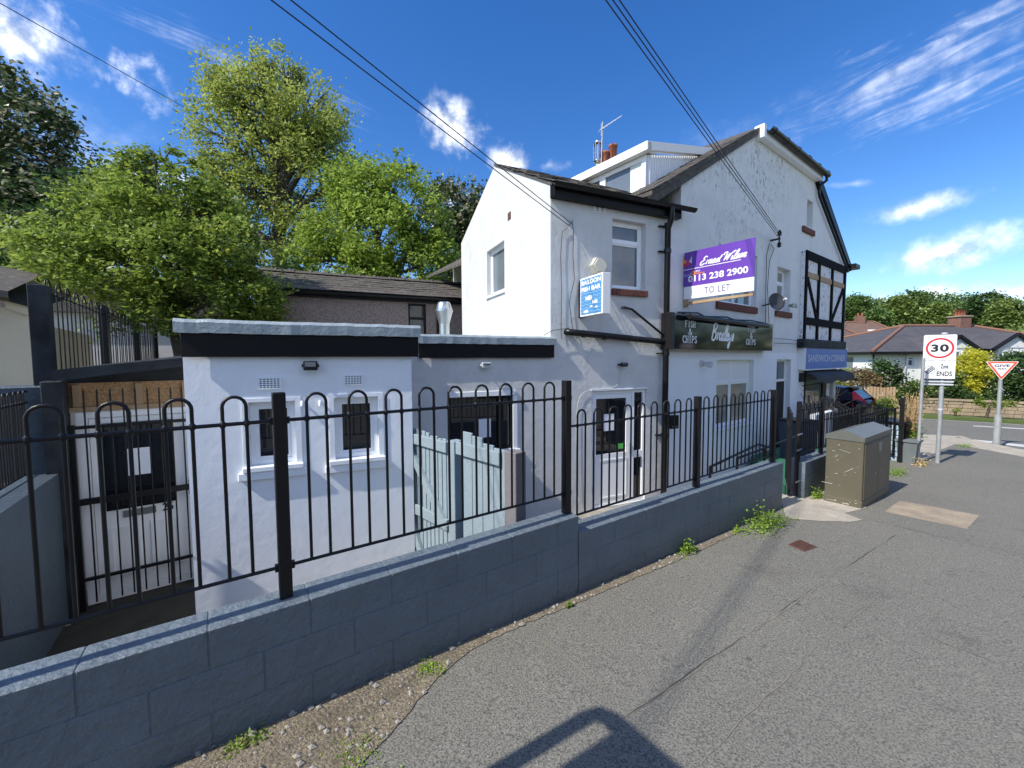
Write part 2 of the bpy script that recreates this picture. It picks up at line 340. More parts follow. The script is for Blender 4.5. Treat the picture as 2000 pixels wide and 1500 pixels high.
mat('gloss_sign', (.006, .008, .010), .09, spec=.3); mat('dish', (.03, .033, .04), .5); mat('alarm_cream', (.62, .60, .50), .5); mat('light_grey_metal', (.55, .57, .58), .5)
mat('stone', (.42, .33, .22), .9, bump=.7, bscale=25, col2=(.27, .21, .14), vscale=4, extra=conc); mat('mortar', (.12, .10, .08), .95)
mat('roof_slate_far', (.085, .08, .085), .8, bump=.5, bscale=8, col2=(.055, .052, .056), vscale=2); mat('ridge_orange', (.21, .105, .07), .85); mat('red_roof', (.15, .09, .07), .85, col2=(.10, .065, .05), vscale=3)
mat('house_white', (.86, .86, .84), .8, var=.03); mat('chimney_brick', (.22, .11, .08), .9, col2=(.15, .08, .06), vscale=5, bump=.4)
mat('car_paint', (.008, .009, .018), .2, spec=.4); mat('car_glass', (.02, .025, .03), .12, spec=.3); mat('tail_red', (.55, .01, .01), .15); mat('rubber', (.015, .015, .015), .8); mat('chrome', (.7, .7, .7), .15, metal=1)
mat('bark', (.055, .045, .035), .9, bump=.8, bscale=12, col2=(.09, .08, .065), vscale=3); mat('wire', (.012, .012, .013), .5); mat('curtain', (.66, .72, .68), .8)
mat('pale_stone_paint', (.36, .48, .55), .7, bump=.7, bscale=20); mat('planter', (.16, .18, .18), .6, var=.2); mat('wood_pole', (.14, .10, .07), .9, bump=.4)
def leafmat(name, c1, c2, trans=.5, rough=.45, bright=None):
    m = bpy.data.materials.new(name); m.use_nodes = True; t = m.node_tree; p = t.nodes['Principled BSDF']; g = N(t, 'ShaderNodeNewGeometry')
    c1 = tuple(x*1.6 for x in c1); c2 = tuple(x*1.6 for x in c2)
    c = mixc(t, g.outputs['Random Per Island'], (*c1, 1), (*c2, 1))
    c = mixc(t, rng(t, noise(t, g.outputs['Position'], .9, 3), .4, .65, 0, .5), c, (*[x*.75 for x in c1], 1))
    if bright: c = mixc(t, mth(t, 'GREATER_THAN', g.outputs['Random Per Island'], bright[0]), c, (*bright[1], 1))
    t.links.new(c, p.inputs['Base Color']); p.inputs['Roughness'].default_value = rough; p.inputs['Specular IOR Level'].default_value = .35
    tr = N(t, 'ShaderNodeBsdfTranslucent'); t.links.new(c, tr.inputs[0]); mx = N(t, 'ShaderNodeMixShader'); mx.inputs[0].default_value = trans
    t.links.new(p.outputs[0], mx.inputs[1]); t.links.new(tr.outputs[0], mx.inputs[2]); t.links.new(mx.outputs[0], t.nodes['Material Output'].inputs[0]); MT[name] = m; return m
leafmat('leaf_mid', (.08, .13, .022), (.24, .29, .055)); leafmat('leaf_yellowgreen', (.17, .21, .045), (.31, .345, .09)); leafmat('leaf_bright', (.12, .18, .028), (.27, .345, .065))
leafmat('leaf_dark', (.025, .055, .015), (.06, .10, .03), .25); leafmat('leaf_chestnut', (.03, .055, .018), (.07, .10, .035), .2, bright=(.72, (.55, .50, .34)))
leafmat('leaf_yellow', (.34, .34, .03), (.48, .45, .06)); leafmat('leaf_hedge', (.05, .09, .02), (.12, .16, .04), .25, bright=(.97, (.6, .5, .45))); leafmat('leaf_brown', (.12, .09, .04), (.18, .13, .06), .2)
leafmat('leaf_far', (.055, .095, .025), (.11, .165, .04), .3); leafmat('leaf_far2', (.09, .13, .03), (.15, .19, .045), .3); leafmat('leaf_lilac', (.03, .07, .02), (.06, .11, .03), .25, bright=(.9, (.45, .30, .38))); leafmat('leaf_weed', (.10, .18, .025), (.26, .36, .05)); leafmat('leaf_dry', (.34, .24, .12), (.46, .34, .18), .2)
# ================================================================== GROUND
def P(s, l): return (s*.816+l*.578, s*.578-l*.816)
def gsheet(name, pts, dz, m, kind='structure', skirt=0, zf=None, parent=None, res=0):
    mb = MB(); zf = zf or (lambda x, y: pav(x, y))
    tr = tessellate_polygon([[Vector((p[0], p[1], 0)) for p in pts]]); n = len(pts)
    vs = [(p[0], p[1], zf(p[0], p[1])+dz) for p in pts]
    fs = [tuple(t) for t in tr]; mb.add(vs, fs)
    if skirt:
        mb.add([(v[0], v[1], v[2]-skirt) for v in vs]+vs, [(i, (i+1) % n, n+(i+1) % n, n+i) for i in range(n)])
    return mb.build(name, m, parent, kind=kind)
# terrain reaching the horizon, low behind the street wall, rising to a wooded hill on the right
def terr(x, y):
    d = math.hypot(x, y); base = pav(x, y) if d < 45 else pav(x*45/d, y*45/d)
    k = min(1, max(0, (x*.5+y*.86-19)/6)) if x > 10 else 0
    z = base-1.35+k*1.2 if x > 10 else base-1.35
    if d > 55: z += 3.8*(1-math.exp(-(d-55)/60))*max(0, min(1, (y-20)/40))
    return z
mb = MB(); rr = [0, 3, 6, 9, 12, 15, 18, 21, 24, 28, 33, 40, 50, 65, 85, 120, 180, 300, 600, 1500, 3000]; na = 48
vs = [(0, 0, terr(0, 0))]
for r in rr[1:]:
    for k in range(na): a = 2*math.pi*k/na; x, y = r*math.cos(a), r*math.sin(a); vs.append((x, y, terr(x, y)))
fs = [(0, 1+k, 1+(k+1) % na) for k in range(na)]+[(1+i*na+k, 1+(i+1)*na+k, 1+(i+1)*na+(k+1) % na, 1+i*na+(k+1) % na) for i in range(len(rr)-2) for k in range(na)]
mb.add(vs, fs); mb.build('ground', MT['grass'], kind='structure')
# roads: sheet a kerb's height below the pavement
rd = [P(-40, .4), P(13, .4), P(15.3, .0), P(16.6, -.95), P(17.6, -1.8), (13.72, 12.43), (12.93, 12.82), (4, 18.2), (-6, 24.3), (-2, 30.5), (18.5, 18.62), (21.29, 16.91), (60, -7), (50, -30), P(-40, 8)]
road = gsheet('road', rd, -.10, MT['road_asphalt'])
pv = [P(-25, -2.42), P(10.25, -2.42), P(10.25, -2.9), (10, 13), (8.8, 15.2), (12.2, 13.05)]
pv += [(12.93, 12.6), (13.5, 12.3), P(17.35, -1.8), P(16.4, -1.0), P(15.2, -.15), P(13, .25), P(-25, .25)]
gsheet('pavement', pv, 0, MT['asphalt'], skirt=.3)
# kerb stones round the corner
kt = thing('kerb', 'row of pale concrete kerb stones curving round the street corner', 'kerb', O, 12.5, 11); kt['kind'] = 'structure'; del kt['category']
line = [P(s, .32) for s in np.arange(-3, 13, .9)]+[P(13, .32), P(14.2, .2), P(15.2, -.02), P(16.0, -.5), P(16.6, -.95), P(17.1, -1.4), P(17.6, -1.85), (13.72, 12.45), (12.93, 12.85), (12.2, 13.2), (11.4, 13.7), (10.6, 14.15), (9.8, 14.6)]
for a, b in zip(line, line[1:]):
    a = Vector((*a, 0)); b = Vector((*b, 0)); d = (b-a); L = d.length
    f = Fr(a.x, a.y, math.degrees(math.atan2(d.y, d.x))); z0 = pav(a.x, a.y)
    k = MB(f); k.box(.006, L-.006, -.07, .07, z0-.2, z0+.006, .012); k.build('kerb_stone', MT['kerb'], kt)
cs = [gh(2080, 902)[:2], gh(2000, 893)[:2], gh(1930, 880)[:2], gh(1865, 868)[:2], gh(1835, 880)[:2], gh(1796, 905)[:2], gh(1793, 870)[:2], gh(1798, 850)[:2], gh(1850, 852)[:2], gh(1900, 859)[:2], gh(1960, 872)[:2], gh(2080, 897)[:2]]
gsheet('concrete_pavement', cs, .006, MT['concrete'])
gsheet('concrete_apron', [gh(x, y)[:2] for x, y in ((1528, 985), (1535, 1013), (1600, 1018), (1660, 1020), (1684, 1016), (1650, 1003), (1690, 993), (1720, 950), (1612, 960), (1590, 955))]+[P(6.9, -2.6), P(6.3, -2.6)], .005, MT['concrete'])
gsheet('paving_slab', [gh(x, y)[:2] for x, y in ((1727, 1000), (1758, 978), (1913, 1007), (1888, 1034))], .005, MT['slab'])
# iron drain grate in the pavement
gt = thing('drain_grate', 'small rusty iron grate set in the asphalt pavement', 'drain cover', Fr(*gh(1538, 1064)[:2], 35.3), z=gh(1538, 1064).z)
a, b, c, d = gh(1538, 1064), gh(1562, 1054), gh(1596, 1069), gh(1571, 1078)
def lerp(a, b, t): return a*(1-t)+b*t
mb = MB(); up = Vector((0, 0, .004)); q = [a, b, c, d]; n = [lerp(p, (a+b+c+d)/4, .1) for p in q]
mb.add([p+up for p in q]+[p+up*2 for p in n], [(0, 1, 5, 4), (1, 2, 6, 5), (2, 3, 7, 6), (3, 0, 4, 7)]); mb.build('frame', MT['rust'], gt)
mb = MB(); mb.add([p+Vector((0, 0, .003)) for p in n], [(0, 1, 2, 3)]); mb.build('sump', MT['black_plastic'], gt)
for i in range(9):
    t = (i+.5)/9; p = lerp(n[0], n[3], t); r = lerp(n[1], n[2], t); mb = MB(); mb.bar(p+up*1.6, r+up*1.6, .012, .008); mb.build('grate_bar', MT['rust'], gt)
gsheet('resurfaced_pavement', [gh(x, y)[:2] for x, y in ((1690, 1012), (1760, 1030), (1840, 1050), (1930, 1070), (2100, 1104), (2100, 902), (2000, 893), (1930, 880), (1865, 868), (1835, 880), (1800, 903), (1752, 935), (1735, 960))], .0025, MT['asphalt_new'])
# seams of the asphalt patches
def seam(pts, w, m, dz):
    mb = MB(); g = [gh(*p) for p in pts]; vs = []
    fine = []
    for a, b in zip(g, g[1:]):
        k = max(2, int((b-a).length/.08))
        fine += [lerp(a, b, i/k) for i in range(k)]
    fine.append(g[-1])
    for i, p in enumerate(fine):
        wv_ = max(0, min(1, .55+.6*math.sin(i*.37+w*900)+.5*math.sin(i*.11+dz*5000)))
        d = (fine[min(i+1, len(fine)-1)]-fine[max(0, i-1)]).normalized(); nn = Vector((-d.y, d.x, 0)); j = rnd.uniform(-.006, .006); ww = w*.75*rnd.uniform(.2, 1.2)*wv_+.0004
        vs += [p+nn*(j-ww/2)+Vector((0, 0, dz)), p+nn*(j+ww/2)+Vector((0, 0, dz))]
    mb.add(vs, [(2*i, 2*i+1, 2*i+3, 2*i+2) for i in range(len(fine)-1)]); mb.build('asphalt_seam', m, kind='structure')
seam([(1185, 1425), (1245, 1385), (1360, 1305), (1480, 1225), (1625, 1125), (1750, 1045)], .012, MT['seam'], .004)
seam([(1190, 1424), (1300, 1350), (1500, 1214), (1620, 1132)], .02, MT['light_seam'], .0035)
seam([(1370, 1495), (1460, 1395), (1560, 1305), (1640, 1230), (1710, 1172)], .012, MT['light_seam'], .0042)
seam([(1060, 1255), (1100, 1280), (1180, 1345), (1215, 1370)], .022, MT['light_seam'], .0044)
seam([(1760, 1030), (1840, 1050), (1930, 1070), (2040, 1092)], .03, MT['light_seam'], .0046)
seam([(1380, 1090), (1420, 1108), (1460, 1122)], .02, MT['light_seam'], .0048)
seam([(1790, 1235), (1860, 1262), (1960, 1300)], .008, MT['light_seam'], .005)
# dirt and broken stone along the foot of the wall
dp = [(250, 1600), (300, 1520), (500, 1400), (700, 1330), (830, 1270), (900, 1240), (1000, 1205), (1100, 1165), (1200, 1130), (1350, 1070), (1440, 1030), (1446, 1039), (1380, 1070), (1330, 1093), (1250, 1126), (1170, 1160), (1100, 1190), (1030, 1217), (960, 1250), (905, 1282), (855, 1325), (815, 1370), (775, 1420), (700, 1500), (560, 1650)]
dw = [gh(*p) for p in dp]
# jitter of the outline gives a crumbled edge
dd = []
for a, b in zip(dw, dw[1:]+dw[:1]):
    k = max(1, int((b-a).length/.05))
    for i in range(k):
        q = lerp(a, b, i/k); dd.append((q.x+rnd.uniform(-.009, .009), q.y+rnd.uniform(-.009, .009)))
gsheet('dirt_strip', dd, .0055, MT['dirt'])
def inpoly(x, y, poly):
    c = False; n = len(poly)
    for i in range(n):
        x1, y1 = poly[i][:2]; x2, y2 = poly[i-1][:2]
        if (y1 > y) != (y2 > y) and x < (x2-x1)*(y-y1)/(y2-y1)+x1: c = not c
    return c
mb = MB(); cnt = 0; xs = [p[0] for p in dd]; ys = [p[1] for p in dd]
while cnt < 1500:
    x = rnd.uniform(min(xs), max(xs)); y = rnd.uniform(min(ys), max(ys))
    if not inpoly(x, y, dd): continue
    r = .003+.024*rnd.random()**9; cnt += 1
    cc = Vector((x, y, pav(x, y)+.0055+r*.2)); o = [Vector((rnd.uniform(.6, 1.2)*r*a, rnd.uniform(.6, 1.2)*r*b, rnd.uniform(.4, .8)*r*c)) for a, b, c in ((1, 0, 0), (0, 1, 0), (-1, 0, 0), (0, -1, 0), (0, 0, 1), (0, 0, -1))]
    mb.add([cc+v for v in o], [(0, 1, 4), (1, 2, 4), (2, 3, 4), (3, 0, 4), (1, 0, 5), (2, 1, 5), (3, 2, 5), (0, 3, 5)])
mb.build('pebbles', MT['pebble'], kind='stuff', fixn=False)
# yard, well below the street
gsheet('yard_floor', [P(-6, -2.5), P(6.3, -2.5), P(6.3, -3.2), P(13.5, -4.2), P(15, -8), P(-8, -14)], 0, MT['yard_concrete'], zf=lambda x, y: YARD)
gsheet('path', [P(6.2, -2.35), P(6.95, -2.35), P(7.2, -3.3), P(6.2, -3.3)], -.02, MT['yard_concrete'])
gsheet('artificial_turf', [P(7.6, -2.45), P(10.1, -2.45), P(14, -3.6), P(14.2, -4.85), P(10.6, -4.75)], 0, MT['turf'], skirt=.5, zf=lambda x, y: -.5)
for i in range(4):
    mb = MB(Wl); mb.box(6.2-.3*(i+1), 6.2-.3*i, .22, 1.0, YARD, -.2-.15*(i+1)+.0, .01); mb.build('step', MT['yard_concrete'], kind='structure')
gsheet('garden_soil', [Lw.w(-2.6, .25)[:2], Lw.w(8, .25)[:2], Lw.w(8, 9)[:2], Lw.w(-2.6, 9)[:2]], 0, MT['dark_soil'], zf=lambda x, y: .72, skirt=1.6)
# far side of the main road
u = Vector((-.857, .515, 0)); nv = Vector((.515, .857, 0)); V0 = Vector((18.5, 18.62, 0))
def Q(a, b): p = V0+u*a+nv*b; return (p.x, p.y)
gsheet('verge', [Q(-30, 0), Q(30, 0), Q(30, 1.3), Q(-30, 1.3)], .03, MT['grass'], skirt=.3)
mb = MB()
for k, (a0, a1, b0, b1) in enumerate([(-30, 14, -.55, -.47)]):
    q = [Q(a0, b0), Q(a1, b0), Q(a1, b1), Q(a0, b1)]; mb.add([(x, y, pav(x, y)-.094) for x, y in q], [(0, 1, 2, 3)])
mb.build('road_edge_line', MT['white_line'], kind='structure')
def mark(name, pts):
    mb = MB(); mb.add([gh(x, y, -.094) for x, y in pts], [tuple(range(len(pts)))]); mb.build(name, MT['white_line'], kind='structure')
mark('centre_line', [(1900, 831), (1901, 832.6), (2060, 842), (2060, 840)])
mark('give_way_line', [(1897, 858), (1899, 861.5), (1942, 866), (1942, 862)])
mark('give_way_line', [(1965, 865), (1963, 869), (2040, 878), (2045, 873)])
gsheet('road_patch', [gh(x, y, -.1)[:2] for x, y in ((1866, 855), (1880, 848), (1943, 851), (1940, 861))], -.096, MT['asphalt'])
# ================================================================== STREET WALL of painted blocks
BL = {}
def block_mesh(L, H, T, m, key):
    if key not in BL:
        q = MB(); q.box(0, L, 0, T, 0, H, .0035); BL[key] = mesh_of(q, 'block', m)
    return BL[key]
def block_wall(label, x0, x1, top, bot, T=.2):
    t = thing('boundary_wall', label, 'wall', Wl, x0, 0, 0)
    mb = MB(Wl); mb.box(x0+.004, x1-.004, .0035, T-.004, bot-.7, top-.005); mb.build('mortar_core', MT['blue_paint'], t)
    z = top; row = 0
    hs_ = [.195]+[.215]*3
    for h in hs_:
        if z < bot-.05: break
        z1 = z; z0 = z-h; x = x0 - (.22 if row % 2 else 0)
        while x < x1-.01:
            a = max(x, x0); b = min(x+.44, x1)
            if b-a > .05:
                me = block_mesh(.44, h-.002, T, MT['blue_paint'], (round(h, 3), T))
                inst('block', me, t, Wl, (a+.0015, rnd.uniform(-.0015, .001), z0+.001), scale=((b-a-.003)/.44, 1, 1))
            x += .443
        z = z0; row += 1
    return t
block_wall('blue-grey painted block wall, the taller left stretch nearest the camera', -3.2, 2.34, .622, .0)
block_wall('blue-grey painted block wall, lower middle stretch ending at the open gateway', 2.345, 6.22, .48, -.1)
w3 = block_wall('short blue-grey painted wall behind the olive cabinet, right of the gateway', 6.98, 10.0, .36, -.2, .2)
# ================================================================== BOW-TOP RAILINGS
def hoop_mesh(zb, zt, w=.1, r=.0085, joints=()):
    q = MB(); pts = [(-w/2, 0, zb), (-w/2, 0, zt-w/2)]+[(-w/2*math.cos(a), 0, zt-w/2+w/2*math.sin(a)) for a in np.linspace(.25, math.pi-.25, 8)]+[(w/2, 0, zt-w/2), (w/2, 0, zb)]
    q.tube(pts, r, 7)
    for z in joints:
        for s_ in (-1, 1): q.lathe((s_*w/2, 0, z), [(r*.9, -r*2.2), (r*1.7, -r), (r*1.7, r), (r*.9, r*2.2)], 8)
    return mesh_of(q, 'hoop_bar', MT['black_metal'])
def railing(label, fr, d, hx, zb, zr, zt, posts, zpost, x0, x1, w=.1, group=None, postw=.062, r=.0085):
    t = thing('bow_top_railing', label, 'railing', fr, x0, d, 0, group)
    hm = hoop_mesh(zb, zt, w, r, (zr,))
    for x in hx: inst('hoop_bar', hm, t, fr, (x+rnd.uniform(-.003, .003), d, rnd.uniform(-.002, .002)), rnd.uniform(-.05, .05))
    for nm, z in (('top_rail', zr), ('bottom_rail', zb)):
        q = MB(fr); q.tube([(x0, d, z), (x1, d, z)], r*1.15, 8); q.build(nm, MT['black_metal'], t)
    for x, p0, p1 in posts:
        q = MB(fr); q.box(x-postw/2, x+postw/2, d-postw/2, d+postw/2, p0, p1, .004)
        po = q.build('post', MT['black_metal'], t)
        q = MB(fr)
        for z in (zb, zr):
            for s in (-1, 1): q.box(x+s*(postw/2+.016), x+s*(postw/2-.004), d-.014, d+.014, z-.018, z+.018)
        q.build('bracket', MT['black_metal'], po)
    return t
r1 = [-.61-.205*i for i in range(10, 0, -1)]+[-.605, -.395, -.175, .045, .425, .645, .86, 1.075, 1.285, 1.495, 1.70, 1.91, 2.12]
railing('black bow-top railing on the taller left stretch of the blue-grey wall', Wl, .11, r1, .79, 1.585, 1.722, [(.24, .62, 1.735), (2.305, .62, 1.73), (-2.75, .62, 1.735)], 1.735, -2.75, 2.29)
r2 = [2.48+.2005*i for i in range(9)]+[4.44+.1955*i for i in range(9)]
railing('black bow-top railing on the lower middle wall between the tall post and gateway', Wl, .11, r2, .575, 1.345, 1.475, [(4.26, .48, 1.49), (6.14, .48, 1.475)], 1.48, 2.33, 6.13)
pan = [((1561, 784), (1606, 776), (1586, 796.5), (1586, 786), (1587, 889)), ((1606, 776), (1676, 791), (1652, 810), (1652, 799.5), None), ((1676, 791), (1733, 797), (1706, 811.5), (1706, 803), None)]
for i_, (pa_, pb_, rl, rt_, bl_) in enumerate(pan):
    xa = Wl.hit(pa_[0], 800, .11)[0]; xb = Wl.hit(pb_[0], 800, .11)[0]; zr_ = Wl.hit(*rl, .11)[1]; zt_ = Wl.hit(*rt_, .11)[1]; n_ = max(3, round((xb-xa)/.165)); hx = [xa+(xb-xa)*(k+.5)/n_ for k in range(n_)]
    ps = [(xb, .36 if i_ < 2 else -.28, Wl.hit(*pb_, .11)[1])]+([(xa, -.25, Wl.hit(*pa_, .11)[1])] if i_ == 0 else [])
    railing(('first short stretch of black bow-top railing right of the open gateway', 'second stretch of black bow-top railing behind the olive cabinet', 'last stretch of black bow-top railing ending beside the stone pier')[i_], Wl, .11, hx, .47-.03*i_, zr_, zt_, ps, 0, xa, xb, w=.075, postw=.055, r=.0075)
# gate in the gateway, folded open into the garden, seen edge on
gtf = Wl.sub(6.86, .16, 23)
gt = thing('garden_gate', 'narrow black metal gate standing open in the wall gateway', 'gate', gtf)
q = MB(gtf); q.box(0, .045, -.02, .02, -.15, 1.1, .003); q.box(.80, .84, -.02, .02, -.1, 1.1, .003); q.box(0, .84, -.015, .015, -.1, -.06); q.box(0, .84, -.015, .015, .85, .89); q.build('frame', MT['black_metal'], gt)
hm = hoop_mesh(-.08, 1.12, .085, .007)
for i in range(4): inst('hoop_bar', hm, gt, gtf, (.14+i*.18, 0, 0))
q = MB(Wl)
for z in (.08, .55, .78): q.tube([(6.84, .06, z), (6.98, .06, z+.005)], .012, 8)
q.build('hinge', MT['steel'], gt)
# rear railing of the corner garden, along the main road
pa = Vector((*Wl.w(10.35, .2)[:2], 0)); pb = at(1610, 780, 12.9); rf = Fr(pa.x, pa.y, math.degrees(math.atan2(pb.y-pa.y, pb.x-pa.x))); LL = ((pb.x-pa.x)**2+(pb.y-pa.y)**2)**.5
hx = [.14+i*.24 for i in range(int(LL/.24)-1)]
railing('black bow-top railing along the far side of the corner garden by the road', rf, 0, hx, -.15, .66, .77, [(LL*.5, -.4, .76), (LL, -.4, .72)], .9, 0, LL, w=.085, postw=.045, r=.0065)
# gate post and small open gate at the end of the garden
gpx = Vector((*gh(1757, 903)[:2], 0)); gf = Fr(gpx.x, gpx.y, 35.3); gz = pav(gpx.x, gpx.y)
g2 = thing('gate_post', 'black metal gate post with lugs beside the painted stone piers', 'post', gf, 0, 0, gz)
q = MB(gf); q.box(-.035, .035, -.035, .035, gz, 1.06, .004); q.build('post', MT['black_metal'], g2)
q = MB(gf)
for z in (.12, .45, .9): q.box(-.05, .05, -.045, .045, z, z+.02)
q.build('lug', MT['black_metal'], g2)
g3f = Fr(*Vector(gh(1745, 900)[:2]), 100)
g3 = thing('garden_gate', 'black bow-top gate standing open between the cabinet and the stone pier', 'gate', g3f, 0, 0, gz)
q = MB(g3f); q.box(0, .8, -.012, .012, gz+.12, gz+.15); q.box(0, .8, -.012, .012, gz+1.08, gz+1.11); q.box(0, .03, -.015, .015, gz+.1, gz+1.15); q.box(.78, .81, -.015, .015, gz+.1, gz+1.15); q.build('frame', MT['black_metal'], g3)
hm = hoop_mesh(gz+.13, gz+1.25, .085, .007)
for i in range(4): inst('hoop_bar', hm, g3, g3f, (.13+i*.18, 0, 0))
# painted stone piers
for (px, m, lb, w_, n) in ((1747, 'pale_stone_paint', 'low pale blue painted stone pier behind the garden gate', .42, 7), (1772, 'black_metal', 'dark painted stacked stone pier beside the grey planter', .26, 9)):
    g = gh(px, 905 if px < 1760 else 903); f = Fr(g.x+(.35 if px < 1760 else .05), g.y+(.55 if px < 1760 else .25), 35.3); z = pav(g.x, g.y); h = .82/n
    t = thing('stone_pier', lb, 'pier', f, 0, 0, z-.1)
    for i in range(n):
        a = rnd.uniform(-.015, .015); q = MB(f); q.box(-w_/2+a, w_/2+a, -w_/2+rnd.uniform(-.015, .015), w_/2, z-.05+i*h, z-.05+(i+1)*h-.008, .012); q.build('stone', MT[m], t)
    q = MB(f); q.box(-w_/2-.03, w_/2+.03, -w_/2-.03, w_/2+.03, z+.78, z+.83, .01); q.build('capstone', MT['black_metal' if m != 'pale_stone_paint' else 'black_metal'], t)
# white low wall and dark bin in the garden
f = Fr(*at(1590, 820, 10.6)[:2], 37); t = thing('garden_wall', 'low white painted garden wall behind the railing on green turf', 'wall', f)
q = MB(f); q.box(.1, 2.2, 0, .14, -.5, .42, .01); q.build('wall', MT['fresh_white'], t)
f = Fr(*at(1558, 850, 9.6)[:2], 20); t = thing('wheelie_bin', 'dark blue-grey bin standing behind the gateway post', 'bin', f, 0, 0, -.5)
q = MB(f); vs = [(x*s_, y*s_, z) for z, s_ in ((-.55, .8), (.42, 1)) for x, y in ((-.27, -.3), (.27, -.3), (.27, .3), (-.27, .3))]
q.add(vs, [(0, 3, 2, 1), (4, 5, 6, 7), (0, 1, 5, 4), (1, 2, 6, 5), (2, 3, 7, 6), (3, 0, 4, 7)]); q.build('body', mat('bin_plastic', (.03, .04, .07), .45), t)
q = MB(f); q.box(-.3, .3, -.33, .33, .42, .47, .02); q.box(-.26, .26, .33, .39, .38, .44, .01); q.build('lid', MT['black_plastic'], t)
# ================================================================== LEFT BLUE RETAINING WALL, PIER, UPPER RAILINGS
print('Lw', [tuple(round(c, 2) for c in Lw.hit(*p)) for p in ((0, 1000), (115, 920), (120, 745), (150, 740), (100, 735), (95, 566), (90, 730), (330, 650), (330, 700), (204, 600), (204, 718), (265, 625), (0, 780), (85, 775), (0, 964), (88, 919))])
t = thing('retaining_wall', 'shade-darkened blue-grey retaining wall with a square pier left of the white door', 'wall', Lw)
q = MB(Lw); q.prism([(-3.2, -1), (.02, -1), (.02, .76), (-3.2, .76)], 0, .25, ax='xz'); q.build('wall', MT['blue_paint_shaded'], t)
q = MB(Lw); q.box(.0, .42, -.012, .45, -1, 1.66, .012); q.build('pier', MT['blue_paint_shaded'], t)
railing('black bow-top railing on the retaining wall in front of the cream building', Lw, .2, [-1.35+.12*i for i in range(12)], .80, 1.50, 1.62, [(-1.5, .7, 1.6)], 1.6, -1.5, .0, w=.07, r=.007)
q = None
zb0 = 1.74
xl = [Lw.hit(px, 640, .1)[0] for px in (82, 204, 265, 325)]
print('xl', xl)
hx = [.45+i*.36 for i in range(25)]
ru = railing('black bow-top railing on the high wall above the boarded doorway', Lw, .1, hx, 1.80, 2.66, 2.80, [(3.0, 1.6, 2.80), (6.1, 1.6, 2.82), (9.3, 1.6, 2.8)], 2.7, .2, 9.3, w=.18, r=.0075, postw=.1)
tp = thing('timber_post', 'thick black timber post at the near end of the high railing', 'post', Lw, .2, .1, 1.6)
q = MB(Lw); q.box(.14, .28, .04, .18, 1.66, Lw.hit(80, 558, .1)[1], .006); q.build('post', MT['dark_timber'], tp)
t = thing('retaining_wall', 'high garden wall under the upper railing behind the doorway roof', 'wall', Lw, 1, 0, 0)
q = MB(Lw); q.box(.43, 10, 0, .25, -1, 1.70); q.build('wall', MT['pale_wall'], t)
# ================================================================== DOORWAY with barred gate
t = thing('boarded_porch', 'dark lean-to porch roof and chipboard panel over the white side door', 'porch', D)
xa, za = D.hit(100, 727, -.35); xb, zb = D.hit(365, 703, -.35)
q = MB(D); q.add([(xa, -.35, za-.09), (xb, -.35, zb-.07), (xb, -.35, zb+.03), (xa, -.35, za+.02), (xa, -.31, za-.09), (xb, -.31, zb-.07), (xb, -.31, zb+.03), (xa, -.31, za+.02)], [(0, 1, 2, 3), (7, 6, 5, 4), (0, 4, 5, 1), (3, 2, 6, 7), (0, 3, 7, 4), (1, 5, 6, 2)]); q.build('fascia', MT['dark_timber'], t)
q = MB(D); q.add([(xa, -.30, za-.03), (xb, -.30, zb+.0), (xb, 1.2, zb+.05), (xa, 1.2, za+.02), (xa, -.30, za-.005), (xb, -.30, zb+.025), (xb, 1.2, zb+.08), (xa, 1.2, za+.045)], [(0, 1, 2, 3), (7, 6, 5, 4), (0, 4, 5, 1), (3, 2, 6, 7), (0, 3, 7, 4), (1, 5, 6, 2)]); q.build('roof', MT['dark_timber'], t)
dx0, dz1 = D.hit(152, 806); dx1, _ = D.hit(374, 800); dz0 = D.hit(165, 1185)[1]
print('door', dx0, dx1, dz0, dz1)
ztc = D.hit(152, 752)[1]; q = MB(D); q.box(dx0-.15, dx1+.3, .03, .05, dz1+.03, ztc+.02); bq = [D.hit(100, 742, .06), D.hit(368, 716, .06)]; q2 = MB(D); q2.prism([(bq[0][0], ztc-.1), (bq[1][0], ztc-.1), (bq[1][0], bq[1][1]+.05), (bq[0][0], bq[0][1]+.05)], .055, .075); q2.build('back_board', MT['dark_timber'], t); q.build('chipboard', MT['chipboard'], t)
for x in (dx0, dx0+.5, dx1-.05): q = MB(D); q.box(x-.03, x+.03, -.01, .03, dz1+.06, ztc); q.build('batten', MT['timber'], t)
q = MB(D); q.box(dx0-.1, dx1+.3, -.015, .03, dz1+.004, dz1+.055); q.build('batten', MT['timber'], t)
dr = thing('side_door', 'white panelled side door numbered 26 behind a black barred gate', 'door', D, dx0, 0, dz0)
q = MB(D); q.prism([(dx0-.02, dz0), (dx1+.25, dz0), (dx1+.25, dz1), (dx0-.02, dz1)], .0, .07, holes=[[(dx0+.07, dz0+.08), (dx0+.07, dz1-.07), (dx1+.0, dz1-.07), (dx1+.0, dz0+.08)]]); q.build('frame', MT['upvc'], dr)
q = MB(D); q.box(dx0+.075, dx1-.005, .02, .06, dz0+.085, dz1-.075, .004); leaf = q.build('door_leaf', MT['upvc'], dr)
gx0, gz1 = D.hit(197, 828); gx1, gz0 = D.hit(335, 985)
q = MB(D); q.box(gx0, gx1+.05, .0, .02, D.hit(205, 1000)[1], gz1, .003); q.build('pane', MT['glass_dark'], dr)
for x in (dx0+.17, dx0+.53):
    q = MB(D); q.prism([(x, dz0+.25), (x+.27, dz0+.25), (x+.27, dz0+.82), (x, dz0+.82)], .008, .021, holes=[[(x+.035, dz0+.285), (x+.035, dz0+.785), (x+.235, dz0+.785), (x+.235, dz0+.285)]]); q.build('moulding', MT['upvc'], dr)
